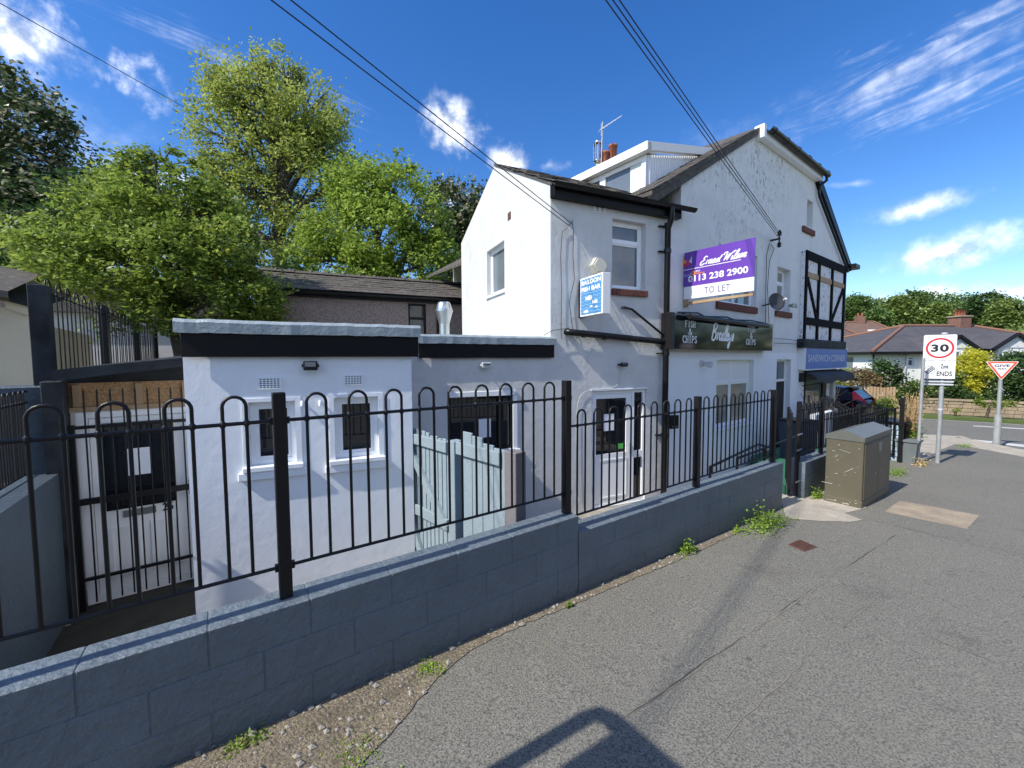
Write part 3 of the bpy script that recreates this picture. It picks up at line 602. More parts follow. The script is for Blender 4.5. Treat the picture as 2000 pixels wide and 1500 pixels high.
q = MB(D); q.box(D.hit(240, 1000)[0], D.hit(305, 990)[0], .005, .022, D.hit(240, 1012)[1], D.hit(240, 1000)[1]+.01, .003); q.build('letterbox', MT['steel'], dr)
q = MB(D); q.box(D.hit(245, 880)[0], D.hit(295, 880)[0], -.006, -.002, D.hit(245, 930)[1], D.hit(245, 877)[1]); q.build('notice', MT['paper'], dr)
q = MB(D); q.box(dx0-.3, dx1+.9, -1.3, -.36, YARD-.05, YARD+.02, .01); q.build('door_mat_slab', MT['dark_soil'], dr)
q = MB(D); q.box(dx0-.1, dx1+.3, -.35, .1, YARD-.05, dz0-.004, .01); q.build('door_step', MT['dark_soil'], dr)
def text(s, fr, x0, x1, z0, z1, y, m, parent, name='lettering', shear=0, spacing=1.0, bold=0, flip=False):
    cu = bpy.data.curves.new('t', 'FONT'); cu.body = s; cu.extrude = 0; cu.offset = bold; cu.space_character = spacing; cu.shear = shear; cu.resolution_u = 4
    ob = bpy.data.objects.new('t', cu); me0 = bpy.data.meshes.new_from_object(ob); vs = [v.co.copy() for v in me0.vertices]; fs = [tuple(p.vertices) for p in me0.polygons]
    bpy.data.objects.remove(ob); bpy.data.meshes.remove(me0)
    ax = min(v.x for v in vs); bx = max(v.x for v in vs); ay = min(v.y for v in vs); by = max(v.y for v in vs)
    q = MB(fr); q.add([(x0+(v.x-ax)/(bx-ax)*(x1-x0), y, z0+(v.y-ay)/(by-ay)*(z1-z0)) for v in vs], fs)
    return q.build(name, m, parent, fixn=False)
nx, nz = D.hit(318, 999); text('26', D, nx, nx+.1, nz, nz+.1, .016, MT['sign_black'], dr, 'door_number', bold=.03)
# barred security gate in front of the door
sg = thing('security_gate', 'black barred security gate closed across the white side door', 'gate', D, dx0, -.1, dz0)
zt_ = D.hit(160, 835, -.12)[1]; zm = D.hit(170, 980, -.12)[1]; zl = D.hit(180, 1130, -.12)[1]
for x in (dx0-.03, dx1-.02): q = MB(D); q.box(x-.02, x+.02, -.14, -.10, dz0, zt_+.03, .003); q.build('stile', MT['black_metal'], sg)
for z, h in ((zt_, .018), (zm, .035), (zl, .018)): q = MB(D); q.box(dx0-.02, dx1, -.135, -.105, z-h, z+h, .003); q.build('cross_rail', MT['black_metal'], sg)
q = MB(D); q.tube([(0, 0, 0), (0, 0, D.hit(180, 765, -.12)[1]-dz0-.07), (0, 0, D.hit(180, 765, -.12)[1]-dz0-.04)], [.008, .008, .003], 7); bm_ = mesh_of(q, 'bar', MT['black_metal'])
for i in range(9): inst('bar', bm_, sg, D, (dx0+.07+i*(dx1-dx0-.1)/8.5, -.12, dz0+.07))
q = MB(D); q.box(dx0-.22, dx0-.06, -.2, .02, -1, dz1+.35, .01); q.build('gate_post', MT['dark_timber'], sg)
q = MB(D); q.box(dx1-.06, dx1+.0, -.165, -.1, zm-.09, zm+.09, .006); q.build('lock', MT['black_metal'], sg)
# ================================================================== WINDOW / OPENING HELPERS
def op(fr, xl, xr, yt, yb, d=0):
    x0, z1 = fr.hit(xl, yt, d); z0 = fr.hit(xl, yb, d)[1]; x1 = fr.hit(xr, yt, d)[0]; return (x0, x1, z0, z1)
def hole(r): return [(r[0], r[2]), (r[0], r[3]), (r[1], r[3]), (r[1], r[2])]
def window(parent, fr, r, rev=.09, fw=.05, transoms=(), mullions=(), pane='glass_dark', frame='upvc', bead=.025, thing_=None, panes=None):
    x0, x1, z0, z1 = r; hs_ = []
    xs = [x0+fw]+[v for m_ in mullions for v in (m_-fw/2, m_+fw/2)]+[x1-fw]; zs = [z0+fw]+[v for t_ in transoms for v in (t_-fw/2, t_+fw/2)]+[z1-fw]
    for i in range(0, len(xs), 2):
        for j in range(0, len(zs), 2): hs_.append((xs[i], xs[i+1], zs[j], zs[j+1]))
    q = MB(fr); q.prism(hole((x0+.002, x1-.002, z0+.002, z1-.002))[::-1], rev, rev+.06, holes=[hole(h) for h in hs_])
    wv = q.build('window', MT[frame], parent)
    q = MB(fr)
    for h in hs_:
        q.prism(hole(h)[::-1], rev+.012, rev+.05, holes=[hole((h[0]+bead, h[1]-bead, h[2]+bead, h[3]-bead))])
    q.build('sash', MT[frame], wv)
    for k, h in enumerate(hs_):
        q = MB(fr); q.box(h[0]+bead-.004, h[1]-bead+.004, rev+.03, rev+.036, h[2]+bead-.004, h[3]-bead+.004)
        q.build('pane', MT[(panes[k] if panes else pane)], wv)
    return wv
def brick_sill(parent, fr, x0, x1, z0, z1, out=.06):
    n = max(2, round((x1-x0)/.078)); w = (x1-x0)/n; sp = MB(fr); sp.box(x0+.005, x1-.005, -out+.012, .1, z0+.004, z1-.01); s = sp.build('sill', MT['brick_sill'], parent)
    q = MB(); q.box(0, w-.007, 0, .16, 0, z1-z0, .004); me = mesh_of(q, 'brick', MT['brick_sill'])
    for i in range(n): inst('brick', me, s, fr, (x0+i*w, -out, z0+rnd.uniform(-.002, .002)))
def airbrick(parent, fr, r, nx, nz, m='fresh_white', dark='black_plastic', name='air_vent'):
    x0, x1, z0, z1 = r; hs_ = []; w = (x1-x0); h = z1-z0
    for i in range(nx):
        for j in range(nz):
            a = x0+w*(.06+.88*(i+.17)/nx); b = x0+w*(.06+.88*(i+.83)/nx); c = z0+h*(.08+.84*(j+.25)/nz); d = z0+h*(.08+.84*(j+.75)/nz); hs_.append((a, b, c, d))
    q = MB(fr); q.prism(hole(r)[::-1], -.014, .0, holes=[hole(x) for x in hs_]); v = q.build(name, MT[m], parent)
    q = MB(fr); q.box(x0+.01, x1-.01, -.004, -.002, z0+.01, z1-.01); q.build('void', MT[dark], v)
# ================================================================== FLAT-ROOFED ANNEXE (nearest part)
an = thing('flat_roofed_annexe', 'low white flat-roofed annexe with two small windows and grey roof edge', 'building', S1, -2, 0, YARD)
w1 = op(S1, 484, 576, 786, 912); w2 = op(S1, 652, 738, 777, 898)
print('annexe', w1, w2, S1.hit(362, 700), S1.hit(805, 700))
xl_, xr_ = S1.hit(362, 800)[0], S1.hit(805, 800)[0]
q = MB(S1); q.prism([(xl_, YARD-.3), (xr_, YARD-.3), (xr_, 2.0), (xl_, 2.0)], 0, .22, holes=[hole(w1), hole(w2)])
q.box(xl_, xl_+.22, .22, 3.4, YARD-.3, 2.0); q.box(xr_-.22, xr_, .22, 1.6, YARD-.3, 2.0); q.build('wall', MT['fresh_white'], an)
for w in (w1, w2):
    window(an, S1, w, .05, .045, bead=.03)
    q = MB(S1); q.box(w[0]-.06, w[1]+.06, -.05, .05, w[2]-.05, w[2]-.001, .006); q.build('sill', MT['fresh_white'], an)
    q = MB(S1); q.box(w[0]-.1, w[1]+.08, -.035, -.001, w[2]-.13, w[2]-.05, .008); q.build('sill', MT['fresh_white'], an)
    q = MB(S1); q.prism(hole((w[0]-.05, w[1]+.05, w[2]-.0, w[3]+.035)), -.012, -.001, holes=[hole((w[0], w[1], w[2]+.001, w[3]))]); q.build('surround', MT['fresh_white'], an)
def coping(parent, fr, x0, x1, zt, zm, zb, d):
    q = MB(fr)
    prof = [(d-.03, zm), (d-.035, zt-.03), (d-.01, zt), (d+.25, zt+.0), (d+.25, zt-.1), (d-.0, zm)]
    n = 26; vs = []; 
    for i in range(n+1):
        x = x0+(x1-x0)*i/n; j = rnd.uniform(-.005, .005); k = rnd.uniform(-.004, .004); vs += [(x, y+j, z+k) for y, z in prof]
    fs = [(i*6+a, i*6+(a+1) % 6, (i+1)*6+(a+1) % 6, (i+1)*6+a) for i in range(n) for a in range(6)]+[tuple(range(6)), tuple(range(n*6, n*6+6))]
    q.add(vs, fs, False); q.build('roof_edge', MT['grey_fibreglass'], parent, smooth=False)
    q = MB(fr); q.box(x0+.04, x1-.02, d+.002, d+.03, zb, zm+.02, .003); q.build('fascia', MT['black_gloss'], parent)
za_ = S1.hit(600, 629, -.08)[1]; zb_ = S1.hit(600, 654, -.08)[1]; zc_ = S1.hit(600, 697, -.05)[1]
coping(an, S1, S1.hit(337, 622, -.08)[0], S1.hit(821, 636, -.08)[0], za_, zb_, zc_, -.06)
q = MB(S1); q.box(S1.hit(345, 622)[0], .1, .2, 3.4, za_-.12, za_-.02); q.build('roof', MT['grey_fibreglass'], an)
airbrick(an, S1, (*[S1.hit(503, 745)[0], S1.hit(550, 745)[0]], S1.hit(505, 761)[1], S1.hit(505, 737)[1]), 6, 5)
airbrick(an, S1, (*[S1.hit(671, 745)[0], S1.hit(709, 745)[0]], S1.hit(672, 753)[1], S1.hit(672, 732)[1]), 6, 5)
def floodlight(label, fr, px, py, w, h, tilt=0, m='black_metal'):
    x, z = fr.hit(px, py); t = thing('floodlight', label, 'light', fr, x, 0, z)
    q = MB(fr); q.box(x-w/2, x+w/2, -.11, -.06, z-h/2, z+h/2, .008); q.build('housing', MT[m], t)
    q = MB(fr); q.box(x-w/2+.015, x+w/2-.015, -.114, -.1105, z-h/2+.035, z+h/2-.012); q.build('lens', MT['glass_grey'], t)
    q = MB(fr); q.box(x-w/2-.012, x-w/2-.002, -.1, -.0, z-.015, z+.015); q.box(x+w/2+.002, x+w/2+.012, -.1, 0, z-.015, z+.015); q.box(x-w/2, x+w/2, -.02, -.002, z-.015, z+.015); q.build('bracket', MT[m], t)
floodlight('square black floodlight over the annexe wall between the two vents', S1, 607, 714, .125, .09)
floodlight('small tilted floodlight above the big dark window', A, 946, 713, .14, .08, m='light_grey_metal')
floodlight('wire-framed floodlight above the white takeaway door', A, 1213, 712, .14, .07)
for px, lb in ((590, 'left of the two tiny white cable caps between the annexe windows'), (625, 'right of the two tiny white cable caps between the annexe windows')):
    x, z = S1.hit(px, 788); t = thing('door_sensor', lb.replace('cable caps', 'sensors'), 'sensor', S1, x, 0, z)
    q = MB(S1); q.tube([(x, -.001, z+.02), (x, -.03, z+.01), (x, -.034, z-.025)], [.012, .014, .010], 8); q.build('cap', MT['upvc'], t)
# ================================================================== WHITE REAR WING (gable to the left) with shop door
wg = thing('white_wing', 'white rendered two-storey wing with gable end and takeaway door', 'building', A, 0, 0, YARD)
xj = 1.70
uw = op(A, 1196, 1262, 426, 562); dr_ = op(A, 1156, 1262, 764, 990); dr_ = (dr_[0], dr_[1], YARD+.02, dr_[3]); bw = op(A, 877, 1003, 768, 889); ub = uw
xlw = -3.2; xc = A.hit(1076, 500)[0]; print('A', uw, dr_, bw, xc)
q = MB(A); q.prism([(xlw, YARD-.3), (xj, YARD-.3), (xj, 4.80), (xc, 4.80), (xc, 2.0), (xlw, 2.0)], 0, .25, holes=[hole(uw), hole(dr_), hole(bw)])
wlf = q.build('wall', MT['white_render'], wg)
G2o = G.w(4.95, 0); G2 = Fr(G2o.x, G2o.y, -66.05)
gw = op(G2, 951, 985, 492, 580); print('gable win', gw, [G2.hit(*p) for p in ((903, 470), (968, 320), (1076, 350))])
gx1 = 4.95
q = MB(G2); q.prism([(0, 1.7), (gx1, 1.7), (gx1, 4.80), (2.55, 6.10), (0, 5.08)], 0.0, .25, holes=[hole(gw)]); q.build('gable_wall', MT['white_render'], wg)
window(wg, G2, gw, .10, .05, bead=.03, pane='glass_grey')
q = MB(G2); q.box(gw[0]-.03, gw[1]+.03, -.04, .1, gw[2]-.06, gw[2]-.001, .006); q.build('sill', MT['upvc'], wg)
v = op(G2, 992, 998, 417, 432); q = MB(G2); q.box(*v[:2], -.006, -.002, *v[2:]); q.build('air_vent', MT['rust'], wg)
window(wg, A, uw, .12, .05, transoms=[uw[2]+(uw[3]-uw[2])*.70], pane='glass_grey', bead=.03)
sl0, sl1 = A.hit(1198, 568, -.06)[0], A.hit(1267, 568, -.06)[0]; brick_sill(wg, A, sl0, sl1, A.hit(1200, 575, -.06)[1], A.hit(1200, 563, -.06)[1])
airbrick(wg, A, op(A, 1160, 1182, 398, 413), 2, 4, 'upvc_grey')
# big shop window of the lower part
bwv = window(wg, A, bw, .06, .035, mullions=[bw[0]+(bw[1]-bw[0])*.78], pane='glass_dark', frame='black_gloss', bead=.01)
q = MB(A); q.box(bw[0], bw[1]+.03, -.02, .055, bw[3]-.07, bw[3]+.01, .004); q.build('blind_box', MT['upvc'], wg)
q = MB(A); q.box(bw[1]-.02, bw[1]+.06, -.02, .05, bw[2], bw[3]-.08, .004); q.build('trim', MT['upvc'], wg)
n0 = op(A, 938, 962, 820, 857); q = MB(A); q.box(n0[0], n0[1], .075, .079, n0[2], n0[3]); q.build('notice', MT['paper'], wg)
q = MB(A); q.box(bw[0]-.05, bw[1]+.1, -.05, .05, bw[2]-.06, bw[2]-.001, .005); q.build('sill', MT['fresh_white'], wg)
# door set
x0, x1, z0, z1 = dr_; xm = A.hit(1239, 770)[0]
q = MB(A); q.prism(hole((x0+.002, x1-.002, z0, z1-.002))[::-1], .03, .10, holes=[hole((x0+.06, xm-.035, z0+.05, z1-.06)), hole((xm+.025, x1-.055, z0+.07, A.hit(1250, 893)[1])), hole((xm+.025, x1-.055, A.hit(1250, 880)[1], z1-.06))])
ds = q.build('door_frame', MT['upvc'], wg)
q = MB(A); px0, pz1 = A.hit(1167, 780); px1, pz0 = A.hit(1225, 883)
q.prism(hole((x0+.066, xm-.041, z0+.056, z1-.066))[::-1], .04, .09, holes=[hole((px0, px1, pz0, pz1))]); dl = q.build('door', MT['upvc'], wg)
q = MB(A); q.box(px0-.003, px1+.003, .06, .066, pz0-.003, pz1+.003); q.build('pane', MT['glass_dark'], dl)
q = MB(A); q.prism(hole((px0-.02, px1+.02, z0+.14, pz0-.10))[::-1], .032, .041, holes=[hole((px0+.01, px1-.01, z0+.17, pz0-.13))]); q.build('moulding', MT['upvc'], dl)
n0 = op(A, 1183, 1203, 810, 843); q = MB(A); q.box(*n0[:2], .052, .056, *n0[2:]); q.build('notice', MT['paper'], dl)
n0 = op(A, 1208, 1223, 868, 878); q = MB(A); q.box(*n0[:2], .053, .057, *n0[2:]); q.build('notice', MT['green_notice'], dl)
q = MB(A); q.box(xm-.095, xm-.065, -.02, .04, z0+.95, z0+1.13, .006); q.build('handle', MT['steel'], dl)
for a in (.35, 1.0, 1.55, 1.95): q = MB(A); q.box(x0+.035, x0+.06, .01, .03, z0+a-.05, z0+a+.05, .004); q.build('hinge', MT['upvc'], dl)
q = MB(A); q.box(xm+.02, x1-.05, .06, .066, z0+.06, z1-.05); q.build('side_pane', MT['glass_dark'], ds)
q = MB(A); q.box(x0-.02, x1+.02, -.02, .03, z1+.0, z1+.03, .004); q.build('drip_board', MT['fresh_white'], wg)
# lower flat-roof edge of the wing
za_ = A.hit(950, 655, -.08)[1]; zb_ = A.hit(950, 672, -.08)[1]; zc_ = A.hit(950, 699, -.05)[1]
coping(wg, A, -3.1, A.hit(1086, 660, -.08)[0], za_, zb_, zc_, -.06)
q = MB(A); q.box(xlw, xc, .2, 4.6, za_-.14, za_-.02); q.build('flat_roof', MT['grey_fibreglass'], wg)
# steel flue cowl on the flat roof
fp = at(868, 660, 8.6); t = thing('flue_cowl', 'silver metal flue cowl standing on the flat roof', 'flue', Fr(fp.x, fp.y, 0), 0, 0, 2.1)
k = 8.6/800; zz = lambda py: at(868, py, 8.6).z
q = MB(); q.lathe((fp.x, fp.y, 0), [(10*k, 2.1), (10*k, zz(630))], 20); q.build('pipe', MT['steel'], t)
q = MB(); q.lathe((fp.x, fp.y, 0), [(10*k, zz(633)), (16.5*k, zz(609)), (16.8*k, zz(607)), (12*k, zz(592)), (10*k, zz(590)), (0.01, zz(590))], 24); q.build('cowl', MT['steel'], t)
q = MB(); q.lathe((fp.x, fp.y, 0), [(17.2*k, zz(609)), (17.2*k, zz(606.5))], 24); q.build('seam_ring', MT['steel'], t)
# wing roof: slates, ridge, eaves
sl = (6.10-4.80)/2.40
def slate_mesh(w, l, th=.012):
    q = MB(); q.box(0, w-.006, 0, l, 0, th); return mesh_of(q, 'slate', MT['slate'])
x0w, x1w = xc-.06, A.hit(1356, 412, -.2)[0]
q = MB(A); vs = [(x, y, 4.80+sl*y) for x in (x0w+.03, x1w-.02) for y in (-.18, 2.45)]
q.add(vs+[(a, b, c-.05) for a, b, c in vs], [(0, 1, 3, 2), (4, 6, 7, 5), (0, 2, 6, 4), (1, 5, 7, 3), (0, 4, 5, 1), (2, 3, 7, 6)])
vs = [(x+(.12 if x < 0 else 0), y, 5.98-(y-2.45)*.42) for x in (x0w+.03, x1w-.02) for y in (2.45, 5.1)]
q.add(vs+[(a, b, c-.05) for a, b, c in vs], [(0, 1, 3, 2), (4, 6, 7, 5), (0, 2, 6, 4), (1, 5, 7, 3), (0, 4, 5, 1), (2, 3, 7, 6)]); rfw = q.build('roof', MT['slate'], wg)
def slates(parent, fr, x0, x1, y0, rows, z_at, slope, w=.3, gauge=.24, jit=1):
    me = slate_mesh(w, gauge+.1); th = math.atan(slope)
    inv = wm(parent).inverted()
    for r in range(rows):
        x = x0-(w/2 if r % 2 else 0)
        y = y0+r*gauge*math.cos(th)
        while x < x1-.05:
            a = max(x, x0); b = min(x+w, x1)
            o = bpy.data.objects.new('slate', me); COL.objects.link(o); o.parent = parent
            o.matrix_basis = inv @ fr.M @ Matrix.Translation((a, y, z_at(y)+.012+rnd.uniform(0, .012)*jit)) @ Matrix.Rotation(th-.035+rnd.uniform(-.012, .012)*jit, 4, 'X') @ Matrix.Rotation(rnd.uniform(-.02, .02)*jit, 4, 'Z') @ Matrix.Diagonal(((b-a)/w, 1, 1, 1))
            x += w
slates(rfw, A, x0w, x1w, -.20, 9, lambda y: 4.80+sl*y, sl, .27, .29, 1.6)
q = MB(A); q.box(x0w+.04, x1w-.25, -.14, -.005, 4.52, 4.74, .004); q.build('fascia', MT['black_gloss'], wg)
q = MB(A); n = 8; prof = [(.065*math.cos(a), .065*math.sin(a)) for a in np.linspace(math.pi, 2*math.pi, n)]
pts = [(x, -.215+a, 4.70+b) for x in (x0w-.01, x1w) for a, b in prof]; q.add(pts, [(i, i+1, n+i+1, n+i) for i in range(n-1)], True)
pts = [(x, -.215+a*.92, 4.702+b*.92) for x in (x0w-.01, x1w) for a, b in prof]; q.add(pts, [(i+1, i, n+i, n+i+1) for i in range(n-1)], True); q.build('gutter', MT['black_plastic'], wg)
# downpipe on the junction, waste pipe and stay
t = thing('downpipe', 'tall black downpipe on the white wall left of the black shop sign', 'pipe', A, 1.70, -.1, YARD)
xp = A.hit(1302, 600, -.12)[0]
q = MB(A); q.tube([(xp, -.21, 4.66), (xp, -.20, 4.45), (xp, -.12, 4.3), (xp, -.12, YARD)], .055, 12); q.build('pipe', MT['black_plastic'], t)
for py in (440, 490, 690, 850): z = A.hit(1302, py, -.12)[1]; q = MB(A); q.tube([(xp, -.12, z-.04), (xp, -.12, z+.04)], .066, 12); q.box(xp-.13, xp+.02, -.06, -.005, z-.012, z+.012); q.build('collar', MT['black_plastic'], t)
t = thing('waste_pipe', 'fat black waste pipe sloping along the white wall to the downpipe', 'pipe', A, .3, -.1, 2.2)
p0 = A.hit(1113, 648, -.1); p1 = A.hit(1296, 668, -.1)
q = MB(A); q.tube([(p0[0]-.01, 0, p0[1]), (p0[0], -.07, p0[1]), (p0[0]+.06, -.1, p0[1]-.01), (p1[0]+.06, -.1, p1[1]-.0)], .055, 12); q.build('pipe', MT['black_plastic'], t)
for px in (1140, 1180): a = A.hit(px, 652+(px-1140)*.11, -.1); q = MB(A); q.tube([(a[0]-.03, -.1, a[1]), (a[0]+.03, -.1, a[1]-.004)], .064, 12); q.build('collar', MT['black_plastic'], t)
t = thing('overflow_pipe', 'thin black pipe running diagonally down the white wall', 'pipe', A, .9, -.1, 2.8)
a = A.hit(1219, 600, -.06); b = A.hit(1234, 604, -.06); c = A.hit(1312, 668, -.12)
q = MB(A); q.tube([(a[0], 0, a[1]), (a[0], -.05, a[1]), (b[0], -.06, b[1]), (c[0], -.12, c[1])], .022, 10); q.build('pipe', MT['black_plastic'], t)
# cables on the wall
def smooth(pts, n=5):
    if len(pts) < 3: return pts
    out = []
    for i in range(len(pts)-1):
        p0 = pts[max(i-1, 0)]; p1 = pts[i]; p2 = pts[i+1]; p3 = pts[min(i+2, len(pts)-1)]
        for k in range(n):
            t = k/n; out.append(tuple(.5*((2*p1[j])+(-p0[j]+p2[j])*t+(2*p0[j]-5*p1[j]+4*p2[j]-p3[j])*t*t+(-p0[j]+3*p1[j]-3*p2[j]+p3[j])*t**3) for j in (0, 1)))
    return out+[pts[-1]]
def cable(label, fr, pts, r=.007, m='wire', name='cable', d=-.02):
    t = MB(fr); P_ = [fr.hit(*p, d) for p in pts]; t.tube([(x, d, z) for x, z in P_], r, 6)
    o = t.build(name, MT[m]); tag(o, label, 'cable'); return o
cable('looped grey cable hanging down the wing wall left of the fish bar sign', A, [(1112, 440), (1118, 430), (1120, 450), (1119, 500), (1122, 545), (1112, 590), (1118, 640), (1127, 662)], .005)
cable('straight thin cable down the wing wall nearest the gable corner', A, [(1108, 445), (1098, 452), (1095, 500), (1097, 560), (1096, 640), (1097, 662)], .005)
cable('white painted cable curving over the takeaway door', A, smooth([(1130, 980), (1127, 930), (1126, 820), (1130, 783), (1139, 768), (1158, 760), (1190, 758), (1205, 752), (1211, 735), (1213, 718)]), .004, 'white_render')
cable('thin black cable running along the flat roof edge to the waste pipe', A, [(1062, 655), (1080, 645), (1112, 641)], .005, d=-.06)
hx_, hz_ = A.hit(1166, 521); t = thing('alarm_box', 'cream hexagonal alarm box above the fish bar sign', 'alarm', A, hx_, 0, hz_)
q = MB(A); q.prism([(hx_+.165*math.cos(a), hz_+.155*math.sin(a)) for a in [R_(60*i) for i in range(6)]], -.10, -.002); q.build('body', MT['alarm_cream'], t)
q = MB(A); q.prism([(hx_+.13*math.cos(a), hz_+.12*math.sin(a)) for a in [R_(60*i) for i in range(6)]], -.115, -.10); q.build('cover', MT['alarm_cream'], t)
lbx = op(A, 1308, 1322, 812, 838, -.16); t = thing('post_box', 'small black letter box fixed beside the downpipe', 'letter box', A, lbx[0], -.1, lbx[2])
q = MB(A); q.box(lbx[0]+.02, lbx[1]+.04, -.18, -.06, lbx[2], lbx[3], .008); q.build('box', MT['black_metal'], t)
q = MB(A); q.box(lbx[0]+.05, lbx[1]+.01, -.183, -.18, lbx[2]+.03, lbx[2]+.05); q.build('slot', MT['steel'], t)
# ================================================================== WOODEN GATE in the yard
Wg = Fr(-1.19, 4.62, -47.2)
zt = .98+.2
t = thing('wooden_gate', 'pale blue-grey painted wooden board gate in the yard behind the railings', 'gate', Wg, 0, 0, YARD)
xs_ = [Wg.hit(px, 850)[0] for px in (795, 880, 884, 902, 916, 1002)]; tops = [Wg.hit(796, 832)[1], Wg.hit(878, 864)[1], Wg.hit(920, 853)[1], Wg.hit(980, 878)[1]]
print('gate', xs_, tops)
n = 11; W0 = xs_[1]-xs_[0]; bwid = W0/n
for i in range(n):
    z = tops[0]+(tops[1]-tops[0])*i/n+rnd.uniform(-.012, .012); q = MB(Wg); q.box(xs_[0]+i*bwid+.006, xs_[0]+(i+1)*bwid-.008, 0, .02, -.62, z, .003); q.build('board', MT['gate_paint'], t)
zr1 = Wg.hit(800, 853)[1]; zr2 = Wg.hit(800, 985)[1]
for zz_ in (zr1, zr2): q = MB(Wg); q.box(xs_[0]-.04, xs_[1]-.04, -.035, -.001, zz_-.055, zz_+.055, .004); q.build('rail', MT['gate_paint'], t)
q = MB(Wg); q.bar((xs_[0]+.02, -.02, zr1-.06), (xs_[1]-.06, -.02, Wg.hit(885, 1035)[1]), .036, .09, up=(0, 0, 1)); q.build('brace', MT['gate_paint'], t)
q = MB(Wg); q.bar((xs_[0]+.05, -.02, zr2-.06), (xs_[0]+.5, -.02, -.55), .036, .09); q.build('brace', MT['gate_paint'], t)
q = MB(Wg); q.box(xs_[0]-.1, xs_[0]-.045, -.03, .05, -.7, tops[0]-.02); q.build('hinge_post', MT['dark_timber'], t)
t = thing('gate_post', 'pale painted square timber post between the gate and the short fence panel', 'post', Wg, xs_[2], 0, YARD)
zp = Wg.hit(893, 864, -.02)[1]; q = MB(Wg); q.box(xs_[1]-.01, xs_[1]+.1, -.03, .08, YARD, zp, .005); q.build('post', MT['gate_paint'], t)
t = thing('fence_panel', 'short pale blue-grey board fence panel beside the wooden gate', 'fence', Wg, xs_[4], 0, YARD)
nb = 4; wp = (xs_[5]-.1-xs_[3])/nb
for i in range(nb):
    z = tops[2]+(tops[3]-tops[2])*i/(nb-1)+(.03 if i in (0, 1) else 0)+rnd.uniform(-.01, .01); q = MB(Wg); q.box(xs_[3]+i*wp+.004, xs_[3]+(i+1)*wp-.003, 0, .02, YARD, z, .003); q.build('board', MT['gate_paint'], t)
q = MB(Wg); q.box(xs_[3]-.06, xs_[5]-.14, -.035, -.001, tops[2]-.19, tops[2]-.07, .004); q.build('rail', MT['gate_paint'], t)
t = thing('gate_post', 'brown-grey end post of the short board fence panel', 'post', Wg, xs_[5], 0, YARD)
q = MB(Wg); q.box(xs_[5]-.09, xs_[5]+.05, -.02, .1, YARD, tops[3]+.0, .005); q.build('post', MT['gate_post_brown'], t)
# ================================================================== MAIN GABLED HOUSE
mh = thing('gabled_house', 'tall white roughcast house with stained gable and half-timbered bay', 'building', M, 5, 0, YARD)
gwn = op(M, 1400, 1472, 703, 838); uwn = op(M, 1404, 1480, 492, 590); rwn = op(M, 1519, 1545, 520, 607); awn = op(M, 1577, 1589, 388, 442); d2 = op(M, 1517, 1545, 702, 885); d2 = (d2[0], d2[1], -.76, d2[3])
uwn = (uwn[0], uwn[1], M.hit(1404, 590)[1], M.hit(1404, 590)[1]+1.25)
print('M', gwn, uwn, rwn, awn, d2, M.hit(1333, 395), M.hit(1571, 485), M.hit(1571, 675), M.hit(1632, 740), M.hit(1653, 600))
xr2 = M.hit(1640, 740)[0]; xw = M.hit(1572, 700)[0]; xb1 = M.hit(1651, 600)[0]
q = MB(M); q.prism([(.0, YARD-.3), (xw, YARD-.3), (xw, 2.35), (xb1, 2.42), (xb1, 5.25), (7.49, 7.30), (3.61, 7.30), (.37, 5.42), (.37, 4.75), (0, 4.75)], 0, .28, holes=[hole(gwn), hole(uwn), hole(rwn), hole(awn), hole(d2)])
q.build('wall', MT['roughcast'], mh)
q = MB(M); q.box(.02, xw-.02, -.006, -.001, YARD, 2.16); 
# fresh masonry paint on the ground storey, a thin coat round the openings
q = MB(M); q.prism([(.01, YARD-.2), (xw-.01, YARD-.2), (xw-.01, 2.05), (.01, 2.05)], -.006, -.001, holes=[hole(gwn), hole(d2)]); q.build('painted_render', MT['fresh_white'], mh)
q = MB(M); q.box(.37, .60, .28, 9, 1.9, 5.4); q.box(xb1-.3, xb1, .28, 9, 2.4, 5.1); q.box(.4, xb1-.3, 8.7, 9, -1, 5.0); q.build('side_wall', MT['roughcast'], mh)
window(mh, M, gwn, .10, .05, transoms=[gwn[2]+(gwn[3]-gwn[2])*.66], mullions=[(gwn[0]+gwn[1])/2-.05], panes=['glass_frost', 'sign_white', 'glass_frost', 'sign_white'], bead=.03)
window(mh, M, uwn, .12, .05, mullions=[(uwn[0]+uwn[1])/2], pane='glass_grey', bead=.03)
window(mh, M, rwn, .16, .05, transoms=[rwn[2]+(rwn[3]-rwn[2])*.68], pane='glass_frost', bead=.03)
window(mh, M, awn, .18, .04, pane='glass_frost', bead=.02)
q = MB(M); q.box(gwn[0]-.04, gwn[1]+.05, -.05, .09, gwn[2]-.05, gwn[2]-.001, .005); q.build('sill', MT['fresh_white'], mh)
for (a, b) in (((1403, 588), (1481, 600)), ((1518, 606), (1548, 618)), ((1571, 440), (1593, 448))):
    x0 = M.hit(a[0], a[1], -.06)[0]; x1 = M.hit(b[0], b[1], -.06)[0]; z1 = M.hit(*a, -.06)[1]; brick_sill(mh, M, x0, x1, z1-.15, z1)
window(mh, M, d2, .12, .05, transoms=[d2[2]+2.05], pane='glass_grey', bead=.01)
q = MB(M); q.box(d2[0]+.055, d2[1]-.055, .13, .17, d2[2]+.06, d2[2]+2.02, .004); q.build('door', MT['black_gloss'], mh)
